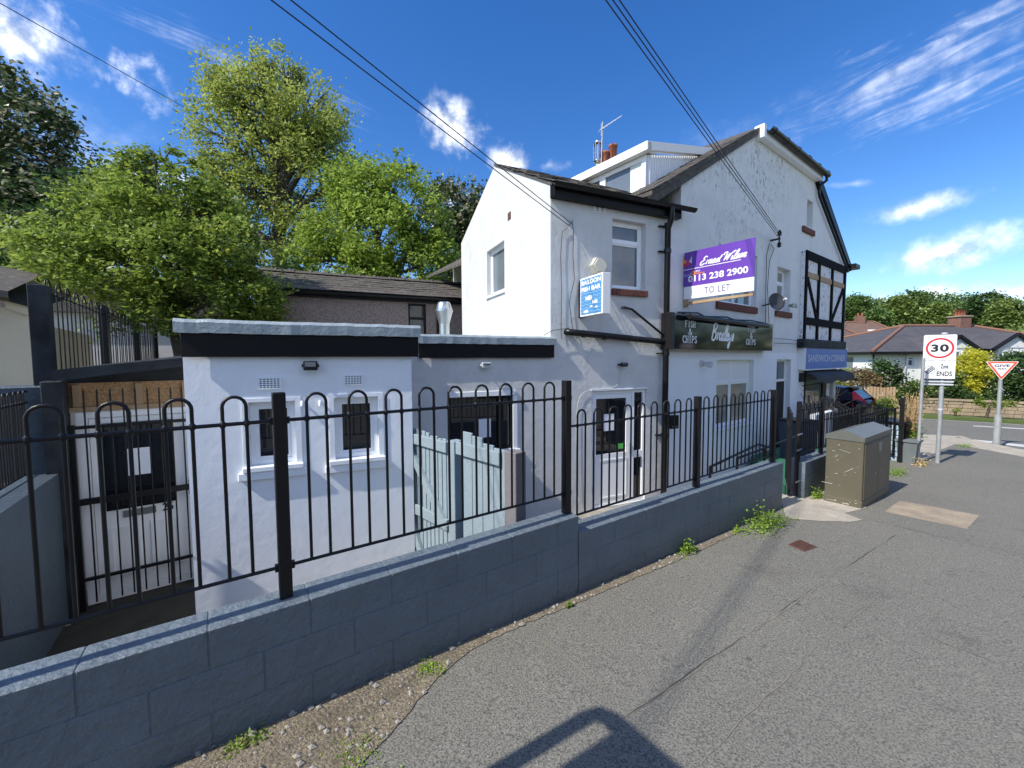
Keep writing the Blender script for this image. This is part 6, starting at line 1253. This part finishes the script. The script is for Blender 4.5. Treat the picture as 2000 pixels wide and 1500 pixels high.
loft([[(x+(1.6-x)*k_, y*(1 if z < 1 else (.86 if z < 1.3 else .74)), z-d_) for x, z in gp_] for y, k_, d_ in ((-.88, .06, .03), (-.80, .02, .0), (0, 0, -.02), (.80, .02, .0), (.88, .06, .03))], 'cabin', 'car_paint')
def panel(name, pts, m): q = MB(Cc); q.add([(x, y, z+zc0) for x, y, z in pts], [tuple(range(len(pts)))]); return q.build(name, MT[m], car)
panel('rear_window', [(.03, -.66, 1.02), (.03, .66, 1.02), (.42, .56, 1.38), (.42, -.56, 1.38)], 'car_glass')
panel('side_window', [(.75, .905, 1.0), (1.75, .905, 1.0), (1.75, .70, 1.40), (1.0, .70, 1.38)], 'car_glass'); panel('side_window', [(1.85, .905, 1.0), (2.85, .905, 1.0), (2.35, .70, 1.38), (1.85, .70, 1.40)], 'car_glass')
q = MB(Cc); q.box(.7, 2.95, .905, .93, .985+zc0, 1.01+zc0); q.build('chrome_strip', MT['chrome'], car)
for s_ in (-1, 1):
    q = MB(Cc); pts = [(-.05, s_*.90, .66), (-.075, s_*.62, .70), (-.02, s_*.66, .96), (.30, s_*.60, 1.28), (.38, s_*.70, 1.30), (.30, s_*.92, .92), (.32, s_*.955, .74)]
    pts = [(x-.02, y*1.012, z+zc0) for x, y, z in pts]; q.add(pts, [(0, 1, 2, 5, 6), (2, 3, 4, 5)]); q.build('tail_light', MT['tail_red'], car)
    for x in (.85, 3.45):
        q = MB(Cc); q.tube([(x, s_*.74, .32+zc0), (x, s_*.95, .32+zc0)], .32, 20); w_ = q.build('wheel', MT['rubber'], car); q = MB(Cc); q.tube([(x, s_*.945, .32+zc0), (x, s_*.96, .32+zc0)], .21, 16); q.build('rim', MT['chrome'], w_)
q = MB(Cc); q.box(.32, .62, -.6, .6, 1.42+zc0, 1.45+zc0, .01); q.build('spoiler', MT['car_paint'], car)
q = MB(Cc); q.box(-.09, -.07, -.26, .26, .62+zc0, .73+zc0); q.build('number_plate', mat('plate_yellow', (.6, .45, .05), .5), car)
# ================================================================== OVERHEAD WIRES AND THEIR POLE
rp = ray(1987, 1136); PT = Vector((-rp[0]*11, -rp[1]*11, CZ-rp[2]*11)); print('pole', PT)
t = thing('telegraph_pole', 'brown wooden telegraph pole carrying the overhead wires, out of view behind', 'pole', Fr(PT.x, PT.y, 0))
q = MB(); q.tube([(PT.x, PT.y, -1), (PT.x, PT.y, PT.z+.3)], [.16, .1], 12); q.build('pole', MT['wood_pole'], t)
def wire(a, b, r, sag, label):
    q = MB(); q.tube([lerp(a, b, i/24)-Vector((0, 0, sag*4*(i/24)*(1-i/24))) for i in range(25)], r, 6, cap=False); o = q.build('overhead_wire', MT['wire']); tag(o, label, 'wire', 'overhead wires'); return o
A1 = A.w(*[A.hit(1112, 441, -.03)[0], -.03, A.hit(1112, 441, -.03)[1]]); A2 = A.w(A.hit(1117, 437, -.03)[0], -.03, A.hit(1117, 437, -.03)[1])
wire(PT+Vector((0, .12, -.0)), A1, .006, .12, 'lower of the two wires running to the white wing wall'); wire(PT+Vector((.15, 0, .12)), A2, .006, .10, 'upper of the two wires running to the white wing wall')
Mi = M.w(ix, -.2, iz+.0)
wire(PT+Vector((0, 0, -.05)), Mi+Vector((0, 0, .0)), .0065, .12, 'left of the three close wires running to the gable wall bracket'); wire(PT+Vector((.03, -.03, .0)), Mi+Vector((.02, 0, .04)), .0065, .10, 'middle of the three close wires running to the gable wall bracket'); wire(PT+Vector((.08, -.07, .05)), Mi+Vector((.04, 0, .08)), .0065, .10, 'right of the three close wires running to the gable wall bracket')
wire(PT, at(560, 322, 26), .012, .05, 'single wire crossing the sky to the tall pale tree'); wire(PT+Vector((0, 0, -.3)), at(330, 350, 26), .010, .05, 'wire passing in front of the dark chestnut, upper one'); wire(PT+Vector((0, 0, -.6)), at(300, 352, 26), .008, .05, 'wire passing in front of the dark chestnut, lower one')
# street sign just outside the picture whose shadow falls on the pavement
T = gh(1150, 1390); sh = Vector((math.cos(R_(SUN_H)), math.sin(R_(SUN_H)), 0)); Ls = 2.65
b = T-sh*Ls; hz = Ls*math.tan(R_(SUN_E)); f = Fr(b.x, b.y, -52.6); g0 = pav(b.x, b.y)
t = thing('road_sign', 'tall framed road sign left of the camera throwing its shadow on the pavement', 'road sign', f, 0, 0, g0)
q = MB(f); top = g0+hz-.02; q.tube([(0.02, 0, g0), (.02, 0, top-.1), (.035, 0, top-.03), (.1, 0, top-.0), (.9, 0, top), (.95, 0, top-.05), (.95, 0, g0)], .045, 12); q.build('frame', MT['galvanised'], t)
q = MB(f); q.box(.155, .92, -.01, .01, top-1.2, top+.02, .004); q.build('plate', MT['galvanised'], t)
# ================================================================== TREES AND SHRUBS
rg = np.random.default_rng(5)
def leaf_mesh(name, C, size, m, parent=None, up=.3, asp=.55, label=None, kind=None):
    n = len(C); a = rg.normal(size=(n, 3)); a /= np.linalg.norm(a, axis=1)[:, None]; b = rg.normal(size=(n, 3)); nrm = rg.normal(size=(n, 3)); nrm[:, 2] = np.abs(nrm[:, 2])+up*2; nrm /= np.linalg.norm(nrm, axis=1)[:, None]
    a = a-nrm*(a*nrm).sum(1)[:, None]; a /= np.linalg.norm(a, axis=1)[:, None]+1e-9; b = np.cross(nrm, a); s = size*rg.uniform(.6, 1.3, n)[:, None]
    V = np.empty((n, 4, 3)); V[:, 0] = C-a*s*.5; V[:, 1] = C+b*s*asp*.5+a*s*.05-nrm*s*.08; V[:, 2] = C+a*s*.5-nrm*s*.12; V[:, 3] = C-b*s*asp*.5+a*s*.05-nrm*s*.08
    org = np.array([C[:, 0].mean(), C[:, 1].mean(), C[:, 2].min()])
    if parent is not None: org = np.array(wm(parent).translation)
    V = (V-org).reshape(-1, 3); me = bpy.data.meshes.new(name); me.vertices.add(4*n); me.vertices.foreach_set('co', V.ravel()); me.loops.add(4*n); me.loops.foreach_set('vertex_index', np.arange(4*n)); me.polygons.add(n); me.polygons.foreach_set('loop_start', np.arange(0, 4*n, 4)); me.update(); me.validate()
    me.materials.append(MT[m]); o = bpy.data.objects.new(name, me); COL.objects.link(o)
    if parent is not None: o.parent = parent; o.matrix_basis = wm(parent).inverted() @ Matrix.Translation(org)
    else: o.location = org
    if kind: o['kind'] = kind
    return o
def crown_pts(lobes, ncl, k, cr, flat=.75, shell=.5, rough=.25, gap=.45):
    out = []; wts = np.array([l[3]**2 for l in lobes]); cnt = (wts/wts.sum()*ncl).astype(int)+1; cen = []
    for (x, y, z, r), c_ in zip(lobes, cnt):
        d = rg.normal(size=(c_, 3)); d /= np.linalg.norm(d, axis=1)[:, None]; ph = rg.uniform(0, 6, 6)
        bump = 1+rough*(np.sin(d[:, 0]*5+ph[0])*np.sin(d[:, 2]*6+ph[1])+.6*np.sin(d[:, 1]*9+ph[2])*np.sin(d[:, 2]*11+ph[3]))
        rad = r*(shell+(1-shell)*rg.uniform(0, 1, c_)**.55)*bump; c0 = np.array([x, y, z])+d*rad[:, None]*np.array([1, 1, 1.0]); cen.append(c0)
    cen = np.concatenate(cen); R0 = max(l[3] for l in lobes); f_ = 2.6/max(R0, .3); ph = rg.uniform(0, 6, 6)
    gate = np.sin(cen[:, 0]*f_+ph[0])*np.sin(cen[:, 2]*f_*1.3+ph[1])+.6*np.sin(cen[:, 1]*f_*1.2+ph[2])*np.sin(cen[:, 2]*f_*2.1+cen[:, 0]*f_+ph[3])
    cen = cen[gate+rg.normal(size=len(cen))*.2 > -gap]; crs = cr*rg.uniform(.35, 1.6, len(cen)); P_ = np.repeat(cen, k, axis=0)+rg.normal(size=(len(cen)*k, 3))*np.repeat(crs, k)[:, None]*np.array([1, 1, flat]); return P_, cen
def tree(name, label, cat, lob, base, ncl, k, cr, leaf, m, trunk_r=.18, shell=.5, rough=.25, flat=.75, group=None, up=.3, asp=.55, limbs=True, twigs=0, tb_='trunk'):
    L = []
    for px, py, Y, r in lob: c = at(px, py, Y); L.append((c.x, c.y, c.z, r*Y/800))
    b = Vector(base); t = thing(name, label, cat, Fr(b.x, b.y, 0), 0, 0, b.z, group)
    P_, cen = crown_pts(L, ncl, k, cr, flat, shell, rough); leaf_mesh('crown', P_, leaf, m, t, up, asp)
    q = MB(); cx = sum(l[0]*l[3] for l in L)/sum(l[3] for l in L); cy = sum(l[1]*l[3] for l in L)/sum(l[3] for l in L); lo = min(l[2]-l[3]*.6 for l in L); top = max(l[2]+l[3]*.4 for l in L)
    f_ = Vector((b.x*.5+cx*.5, b.y*.5+cy*.5, lo)); tp_ = Vector((cx, cy, top))
    q.tube([b, lerp(b, f_, .5)+Vector((.03, .02, 0)), f_, lerp(f_, tp_, .5)+Vector((rnd.uniform(-.2, .2), 0, 0)), tp_], [trunk_r, trunk_r*.85, trunk_r*.7, trunk_r*.4, trunk_r*.08], 8)
    if limbs:
        for l in L:
            c = Vector(l[:3]); s_ = lerp(f_, tp_, min(.6, max(0, (c.z-f_.z)/(tp_.z-f_.z+.01)*.5))); mid = lerp(s_, c, .5)+Vector((rnd.uniform(-.1, .1), rnd.uniform(-.1, .1), l[3]*.1)); q.tube([s_, mid, c], [trunk_r*.4, trunk_r*.28, trunk_r*.15], 6)
            for i in range(6+twigs):
                d = Vector((rnd.gauss(0, 1), rnd.gauss(0, 1), rnd.gauss(.4, .8))).normalized()*l[3]*rnd.uniform(.7, 1.0); s2_ = lerp(mid, c, rnd.random()); q.tube([s2_, s2_+(c+d-s2_)*.5+Vector((0, 0, .05*l[3])), c+d], [trunk_r*.14, trunk_r*.08, trunk_r*.03], 5, cap=False)
    q.build(tb_, MT['bark'], t, fixn=False); return t
tree('chestnut_tree', 'big dark horse chestnut with cream flower spikes at the left edge', 'tree', [(-60, 330, 20, 150), (40, 300, 20, 110), (10, 210, 20, 75), (70, 400, 19.5, 95), (120, 350, 20, 55), (-20, 500, 20, 130), (90, 500, 20, 90), (-60, 170, 20, 60)], (-25, 20, -.5), 1500, 34, .30, .26, 'leaf_chestnut', .4, .55, .16)
tree('tall_tree', 'tall airy yellow-green maple standing against the sky', 'tree', [(520, 200, 19, 85), (460, 180, 19, 50), (600, 220, 19, 70), (450, 270, 19, 70), (560, 300, 19, 90), (640, 290, 19, 55), (490, 370, 19, 70), (590, 400, 19, 70), (640, 240, 19.3, 40), (520, 480, 19, 60), (425, 340, 19, 45), (650, 360, 19, 50), (440, 440, 19, 50), (610, 470, 19, 50), (510, 130, 19, 25), (420, 160, 19, 22), (570, 150, 19, 25)], (-10.5, 19, -.5), 1700, 30, .25, .16, 'leaf_yellowgreen', .42, .4, .22, twigs=12)
tree('maple_tree', 'rounded bright green maple left of the white gable', 'tree', [(700, 380, 16.5, 60), (770, 370, 16.5, 55), (660, 450, 16.5, 60), (740, 460, 16, 75), (820, 430, 16.5, 55), (850, 490, 16.6, 45), (640, 520, 16.3, 45), (720, 530, 16, 55), (800, 530, 16, 60), (690, 340, 16.5, 30), (600, 500, 16.8, 40)], (-5, 16.5, -.5), 1500, 34, .17, .15, 'leaf_bright', .22, .6, .15)
tree('chestnut_tree', 'dark chestnut with brownish flowers partly hidden by the white gable', 'tree', [(880, 420, 22, 60), (920, 470, 22, 60), (860, 500, 22, 60), (930, 400, 22.5, 35), (900, 550, 22, 50)], (-2.5, 22, -.5), 700, 34, .24, .22, 'leaf_chestnut', .3, .6, .14)
tree('elder_tree', 'broad leafy elder bush overhanging the upper railings and flat roof', 'tree', [(280, 430, 9.4, 85), (200, 410, 9.6, 55), (370, 400, 9.6, 70), (120, 500, 9.0, 65), (210, 520, 8.8, 80), (330, 520, 9, 85), (440, 480, 9.4, 75), (500, 560, 9.6, 55), (420, 590, 9.2, 60), (320, 600, 9.0, 55), (60, 470, 9.2, 40), (60, 560, 9.6, 40), (270, 330, 9.8, 35), (420, 400, 9.8, 35), (470, 630, 9.6, 40), (210, 620, 9.4, 35), (520, 610, 9.8, 32)], (-7.6, 9.6, .6), 2500, 24, .12, .115, 'leaf_mid', .13, .5, .3, flat=.6, up=.35, asp=.5, twigs=6)
tree('ash_sapling', 'thin arching branch tips rising above the elder bush', 'tree', [(290, 300, 10, 16), (340, 290, 10, 10), (255, 320, 10, 16), (380, 320, 10, 12), (330, 320, 10, 14)], (-7.9, 10, .6), 60, 16, .09, .12, 'leaf_mid', .05, .5, .3, flat=.3, up=.8)
tree('dark_tree', 'dark leafy tree filling the gap behind the elder bush', 'tree', [(230, 420, 15, 80), (330, 440, 15, 70), (150, 480, 15, 80), (420, 500, 15, 70), (40, 560, 15, 80), (530, 540, 15, 50)], (-12, 15, -.5), 800, 30, .25, .2, 'leaf_dark', .25, .5, .2)
# gardens across the road
def shrub(name, label, lob, m, ncl, k, cr, leaf, **kw):
    c = at(lob[0][0], lob[0][1], lob[0][2]); z = pav(c.x, c.y)-.2
    return tree(name, label, 'shrub', lob, (c.x, c.y, z), ncl, k, cr, leaf, m, .06, kw.get('shell', .6), .15, limbs=False, tb_='stem')
shrub('lilac_bush', 'dark green lilac bush with pale pink blossom across the road', [(1733, 728, 20.5, 20), (1720, 742, 20.5, 17), (1745, 740, 20.5, 14), (1722, 716, 20.6, 12)], 'leaf_lilac', 420, 26, .12, .13)
shrub('round_bush', 'rounded olive brown bush above the parked car', [(1682, 745, 20.5, 24), (1698, 752, 20.5, 20)], 'leaf_brown', 300, 26, .09, .09, shell=.8)
shrub('garden_bush', 'light green bush beside the shop post left of the brown bush', [(1652, 745, 22, 24), (1632, 760, 22, 24), (1615, 745, 22, 20)], 'leaf_yellowgreen', 260, 24, .12, .12)
shrub('yellow_bush', 'bright yellow-leaved tall bush between the two road signs', [(1895, 715, 20, 26), (1885, 745, 20, 30), (1910, 745, 20, 26), (1905, 700, 20.2, 18), (1880, 770, 20, 24), (1925, 760, 20, 16)], 'leaf_yellow', 620, 26, .12, .13, shell=.45)
shrub('dark_shrub', 'dark green shrub at the right edge behind the give way sign', [(1975, 720, 19.5, 30), (2010, 725, 19.5, 36), (1960, 755, 19.3, 26), (1990, 765, 19, 28), (2040, 760, 19, 40)], 'leaf_dark', 560, 28, .15, .15)
shrub('flowering_hedge', 'hedge with pale blossoms behind the stone wall and 30 sign', [(1757, 768, 20, 13), (1778, 760, 20, 14), (1800, 762, 20, 16), (1820, 764, 20, 14), (1765, 776, 20, 12), (1790, 774, 20, 12)], 'leaf_hedge', 480, 26, .12, .12)
shrub('dark_hedge', 'darker hedge stretch beneath the yellow bush', [(1835, 768, 20, 16), (1857, 768, 19.8, 18), (1880, 780, 19.3, 14), (1860, 745, 20, 18), (1915, 782, 19.2, 14), (1935, 775, 19.4, 16)], 'leaf_dark', 460, 26, .12, .12)
shrub('trailing_shrub', 'low green shrub spilling over the stone wall near the give way pole', [(1925, 788, 17.9, 6), (1950, 791, 17.7, 7), (1975, 788, 17.5, 6), (1912, 784, 18, 5)], 'leaf_mid', 110, 16, .06, .09)
shrub('trailing_shrub', 'small dry shrub at the foot of the stone wall right of the pole', [(1865, 803, 18.5, 5), (1872, 800, 18.5, 4)], 'leaf_yellowgreen', 40, 12, .05, .07)
shrub('garden_bush', 'small dark bush between the car and the stone wall', [(1725, 790, 18, 15), (1715, 800, 17.5, 12)], 'leaf_mid', 140, 22, .09, .1)
# wooded hill: front trees apart, the mass behind as one
for (px, py, Y, r, m, lb) in ((1672, 604, 75, 24, 'leaf_far', 'far round green tree right beside the timbered bay'), (1712, 625, 72, 20, 'leaf_far', 'far dark green tree above the red roofed houses'), (1752, 606, 74, 24, 'leaf_far2', 'far yellow-green tree over the left end of the bungalow roof'),
                              (1780, 594, 80, 24, 'leaf_far', 'far tall domed tree at the highest point of the wood'), (1830, 618, 72, 24, 'leaf_far2', 'far light green tree left of the bungalow chimney'), (1925, 598, 80, 26, 'leaf_dark', 'far dark rounded tree above the right part of the bungalow roof'), (1965, 612, 72, 26, 'leaf_far2', 'far light tree at the right edge above the bungalow')):
    c = at(px, py, Y); tree('far_tree', lb, 'tree', [(px, py, Y, r), (px-r*.6, py+r*.4, Y, r*.6), (px+r*.6, py+r*.4, Y, r*.6), (px+r*.2, py-r*.35, Y, r*.55), (px, py+r*.8, Y, r*.8)], (c.x, c.y, terr(c.x, c.y)-1), 520, 18, .42, .5, m, .3, .75, .12, limbs=False, group='trees of the wood on the hill')
L = []
for i in range(95):
    px = 1600+i*6.2+rnd.uniform(-6, 6); Y = rnd.uniform(85, 115); py = 606-9*math.sin(px/55.)+rnd.uniform(-8, 30); c = at(px, py, Y); L.append((c.x, c.y, c.z, rnd.uniform(17, 30)*Y/800))
P_, _ = crown_pts(L, 6500, 15, .55, .75, .75, .12); o = leaf_mesh('woodland', P_, .65, 'leaf_far'); tag(o, 'dense green wood covering the far hillside', 'woodland', kind='stuff')
L = []
for i in range(60):
    px = 1610+i*10+rnd.uniform(-6, 6); Y = rnd.uniform(52, 66); py = 668+rnd.uniform(-10, 14); c = at(px, py, Y); L.append((c.x, c.y, c.z, rnd.uniform(14, 24)*Y/800))
P_, _ = crown_pts(L, 2600, 15, .4, .75, .7, .12); o = leaf_mesh('garden_trees', P_, .45, 'leaf_far2'); tag(o, 'distant garden trees massed between the roofs and the wood', 'woodland', kind='stuff')
# weeds and dry stems
def weed(label, px, py, w, h, n, m='leaf_weed', leaf=.035, name='weed', el=1.0):
    g = gh(px, py); k = g.y/800; C = []; q = MB()
    t = thing(name, label, 'weed', Fr(g.x, g.y, 35.3), 0, 0, g.z)
    F2 = Fr(g.x, g.y, 35.3); W2 = w*k/.65
    for i in range(n):
        x = rnd.gauss(0, W2*.26); y = rnd.gauss(0, W2*.10*el); hh = abs(rnd.gauss(0, 1))*h*k*.45*math.exp(-(x/W2)**2*6); p = F2.w(x, y, g.z+.006+hh); C.append(tuple(p))
        if i % 9 == 0: q.tube([F2.w(x*.8, y*.8, g.z), p], .0016, 4, cap=False)
    leaf_mesh('leaves', np.array(C), leaf, m, t, .5); q.build('stem', MT['leaf_weed'], t, fixn=False, kind='stuff')
weed('largest bright green weed clump at the foot of the lower wall', 1493, 1028, 95, 34, 900)
weed('small green weed at the wall foot left of the largest clump', 1343, 1080, 34, 24, 200)
weed('tiny green weed at the foot of the wall below its step', 1112, 1186, 12, 12, 60, leaf=.025)
weed('yellow-green weed where the dirt strip narrows', 836, 1308, 40, 10, 200, leaf=.018, el=2.5)
weed('weed patch among broken stones nearest the camera', 690, 1482, 80, 12, 260, leaf=.013, el=2.5)
weed('dark green weed in the shade at the near foot of the wall', 480, 1452, 60, 16, 150, m='leaf_mid', leaf=.024)
weed('green weed between the short wall and the olive cabinet', 1598, 972, 34, 22, 260)
weed('grass tuft behind the olive cabinet by the gate post', 1748, 926, 50, 18, 420, leaf=.03)
weed('dry grass tuft around the foot of the plain post', 1797, 908, 36, 16, 260, m='leaf_dry', leaf=.04)
weed('low grass patch on the pale pavement near the 30 sign', 1885, 872, 34, 4, 240, leaf=.03)
weed('small weed at the wall foot near the gateway', 1440, 1040, 20, 14, 90, leaf=.025)
g = gh(1781, 900)
t = thing('dried_plant', 'tall straw coloured dried plants standing in the grey planter', 'plant', Fr(g.x, g.y, 0), 0, 0, g.z+.45); C = []; q = MB(); zt = at(1781, 765, g.y).z
for i in range(130):
    x = g.x+.05+rnd.gauss(0, .05); y = g.y+.12+rnd.gauss(0, .05); a = rnd.gauss(0, .13); b_ = rnd.gauss(0, .13); h = rnd.uniform(.35, 1.0)*(zt-g.z-.45); p0 = Vector((x, y, g.z+.45)); p1 = Vector((x+a*h, y+b_*h, g.z+.45+h)); q.tube([p0, lerp(p0, p1, .5)+Vector((a*.1, 0, 0)), p1], .0035, 4, cap=False)
    for j in range(5): C.append(tuple(lerp(p0, p1, rnd.uniform(.4, 1))+Vector((rnd.gauss(0, .03), rnd.gauss(0, .03), 0))))
q.build('stem', MT['leaf_dry'], t, fixn=False, kind='stuff'); leaf_mesh('seed_head', np.array(C), .045, 'leaf_dry', t)
leaf_mesh('leaves', np.array([(g.x+.05+rnd.gauss(0, .09), g.y+.05+rnd.gauss(0, .09), g.z+.52+abs(rnd.gauss(0, .1))) for _ in range(220)]), .06, 'leaf_weed', t)
p = at(1608, 800, 11.6); t = thing('bare_shrub', 'leafless twiggy shrub in front of the sandwich shop window', 'shrub', Fr(p.x, p.y, 0), 0, 0, -.4); q = MB()
for i in range(18):
    a = rnd.gauss(0, .22); b_ = rnd.gauss(0, .3); h = rnd.uniform(.7, 1.9); p0 = Vector((p.x, p.y, -.4)); p1 = p0+Vector((a*h, b_*h, h)); q.tube([p0, lerp(p0, p1, .5)+Vector((rnd.gauss(0, .05), 0, .05)), p1], [.012, .008, .003], 5, cap=False)
    for j in range(3): s_ = lerp(p0, p1, rnd.uniform(.4, .9)); q.tube([s_, s_+Vector((rnd.gauss(0, .15), rnd.gauss(0, .15), rnd.uniform(.1, .35)))], .003, 4, cap=False)
q.build('stem', MT['bark'], t, fixn=False, kind='stuff')

# the other side of the street, behind the camera: a dark conifer hedge and a house, seen only in the glossy sign and the windows
t = thing('conifer_hedge', 'tall dark conifer hedge on the opposite side of the street', 'hedge', Wl, 5, -14, 0); L = []
for i in range(34):
    s_ = -14+i*1.5; x, y = P(s_, 12.5+rnd.uniform(-.5, .5)); hh = rnd.uniform(4.5, 7.5) if i % 7 else 9
    for k in range(4): L.append((x, y, .8+hh*k/4, 1.3-.22*k))
P_, _ = crown_pts(L, 4200, 14, .35, .9, .7, .12); leaf_mesh('foliage', P_, .38, 'leaf_dark', t)

t = thing('conifer_hedge', 'row of dark conifers across the main road beyond the right edge', 'hedge', Fr(*Q(-15, 4), -31), 0, 0, -1); L = []
for i in range(16):
    x, y = Q(-7-i*1.7, 4.2+rnd.uniform(-.4, .4)); hh = rnd.uniform(4.2, 7.5)
    for k in range(4): L.append((x, y, -.2+hh*k/4, 1.4-.24*k))
P_, _ = crown_pts(L, 2300, 14, .35, .9, .7, .12); leaf_mesh('foliage', P_, .4, 'leaf_dark', t)
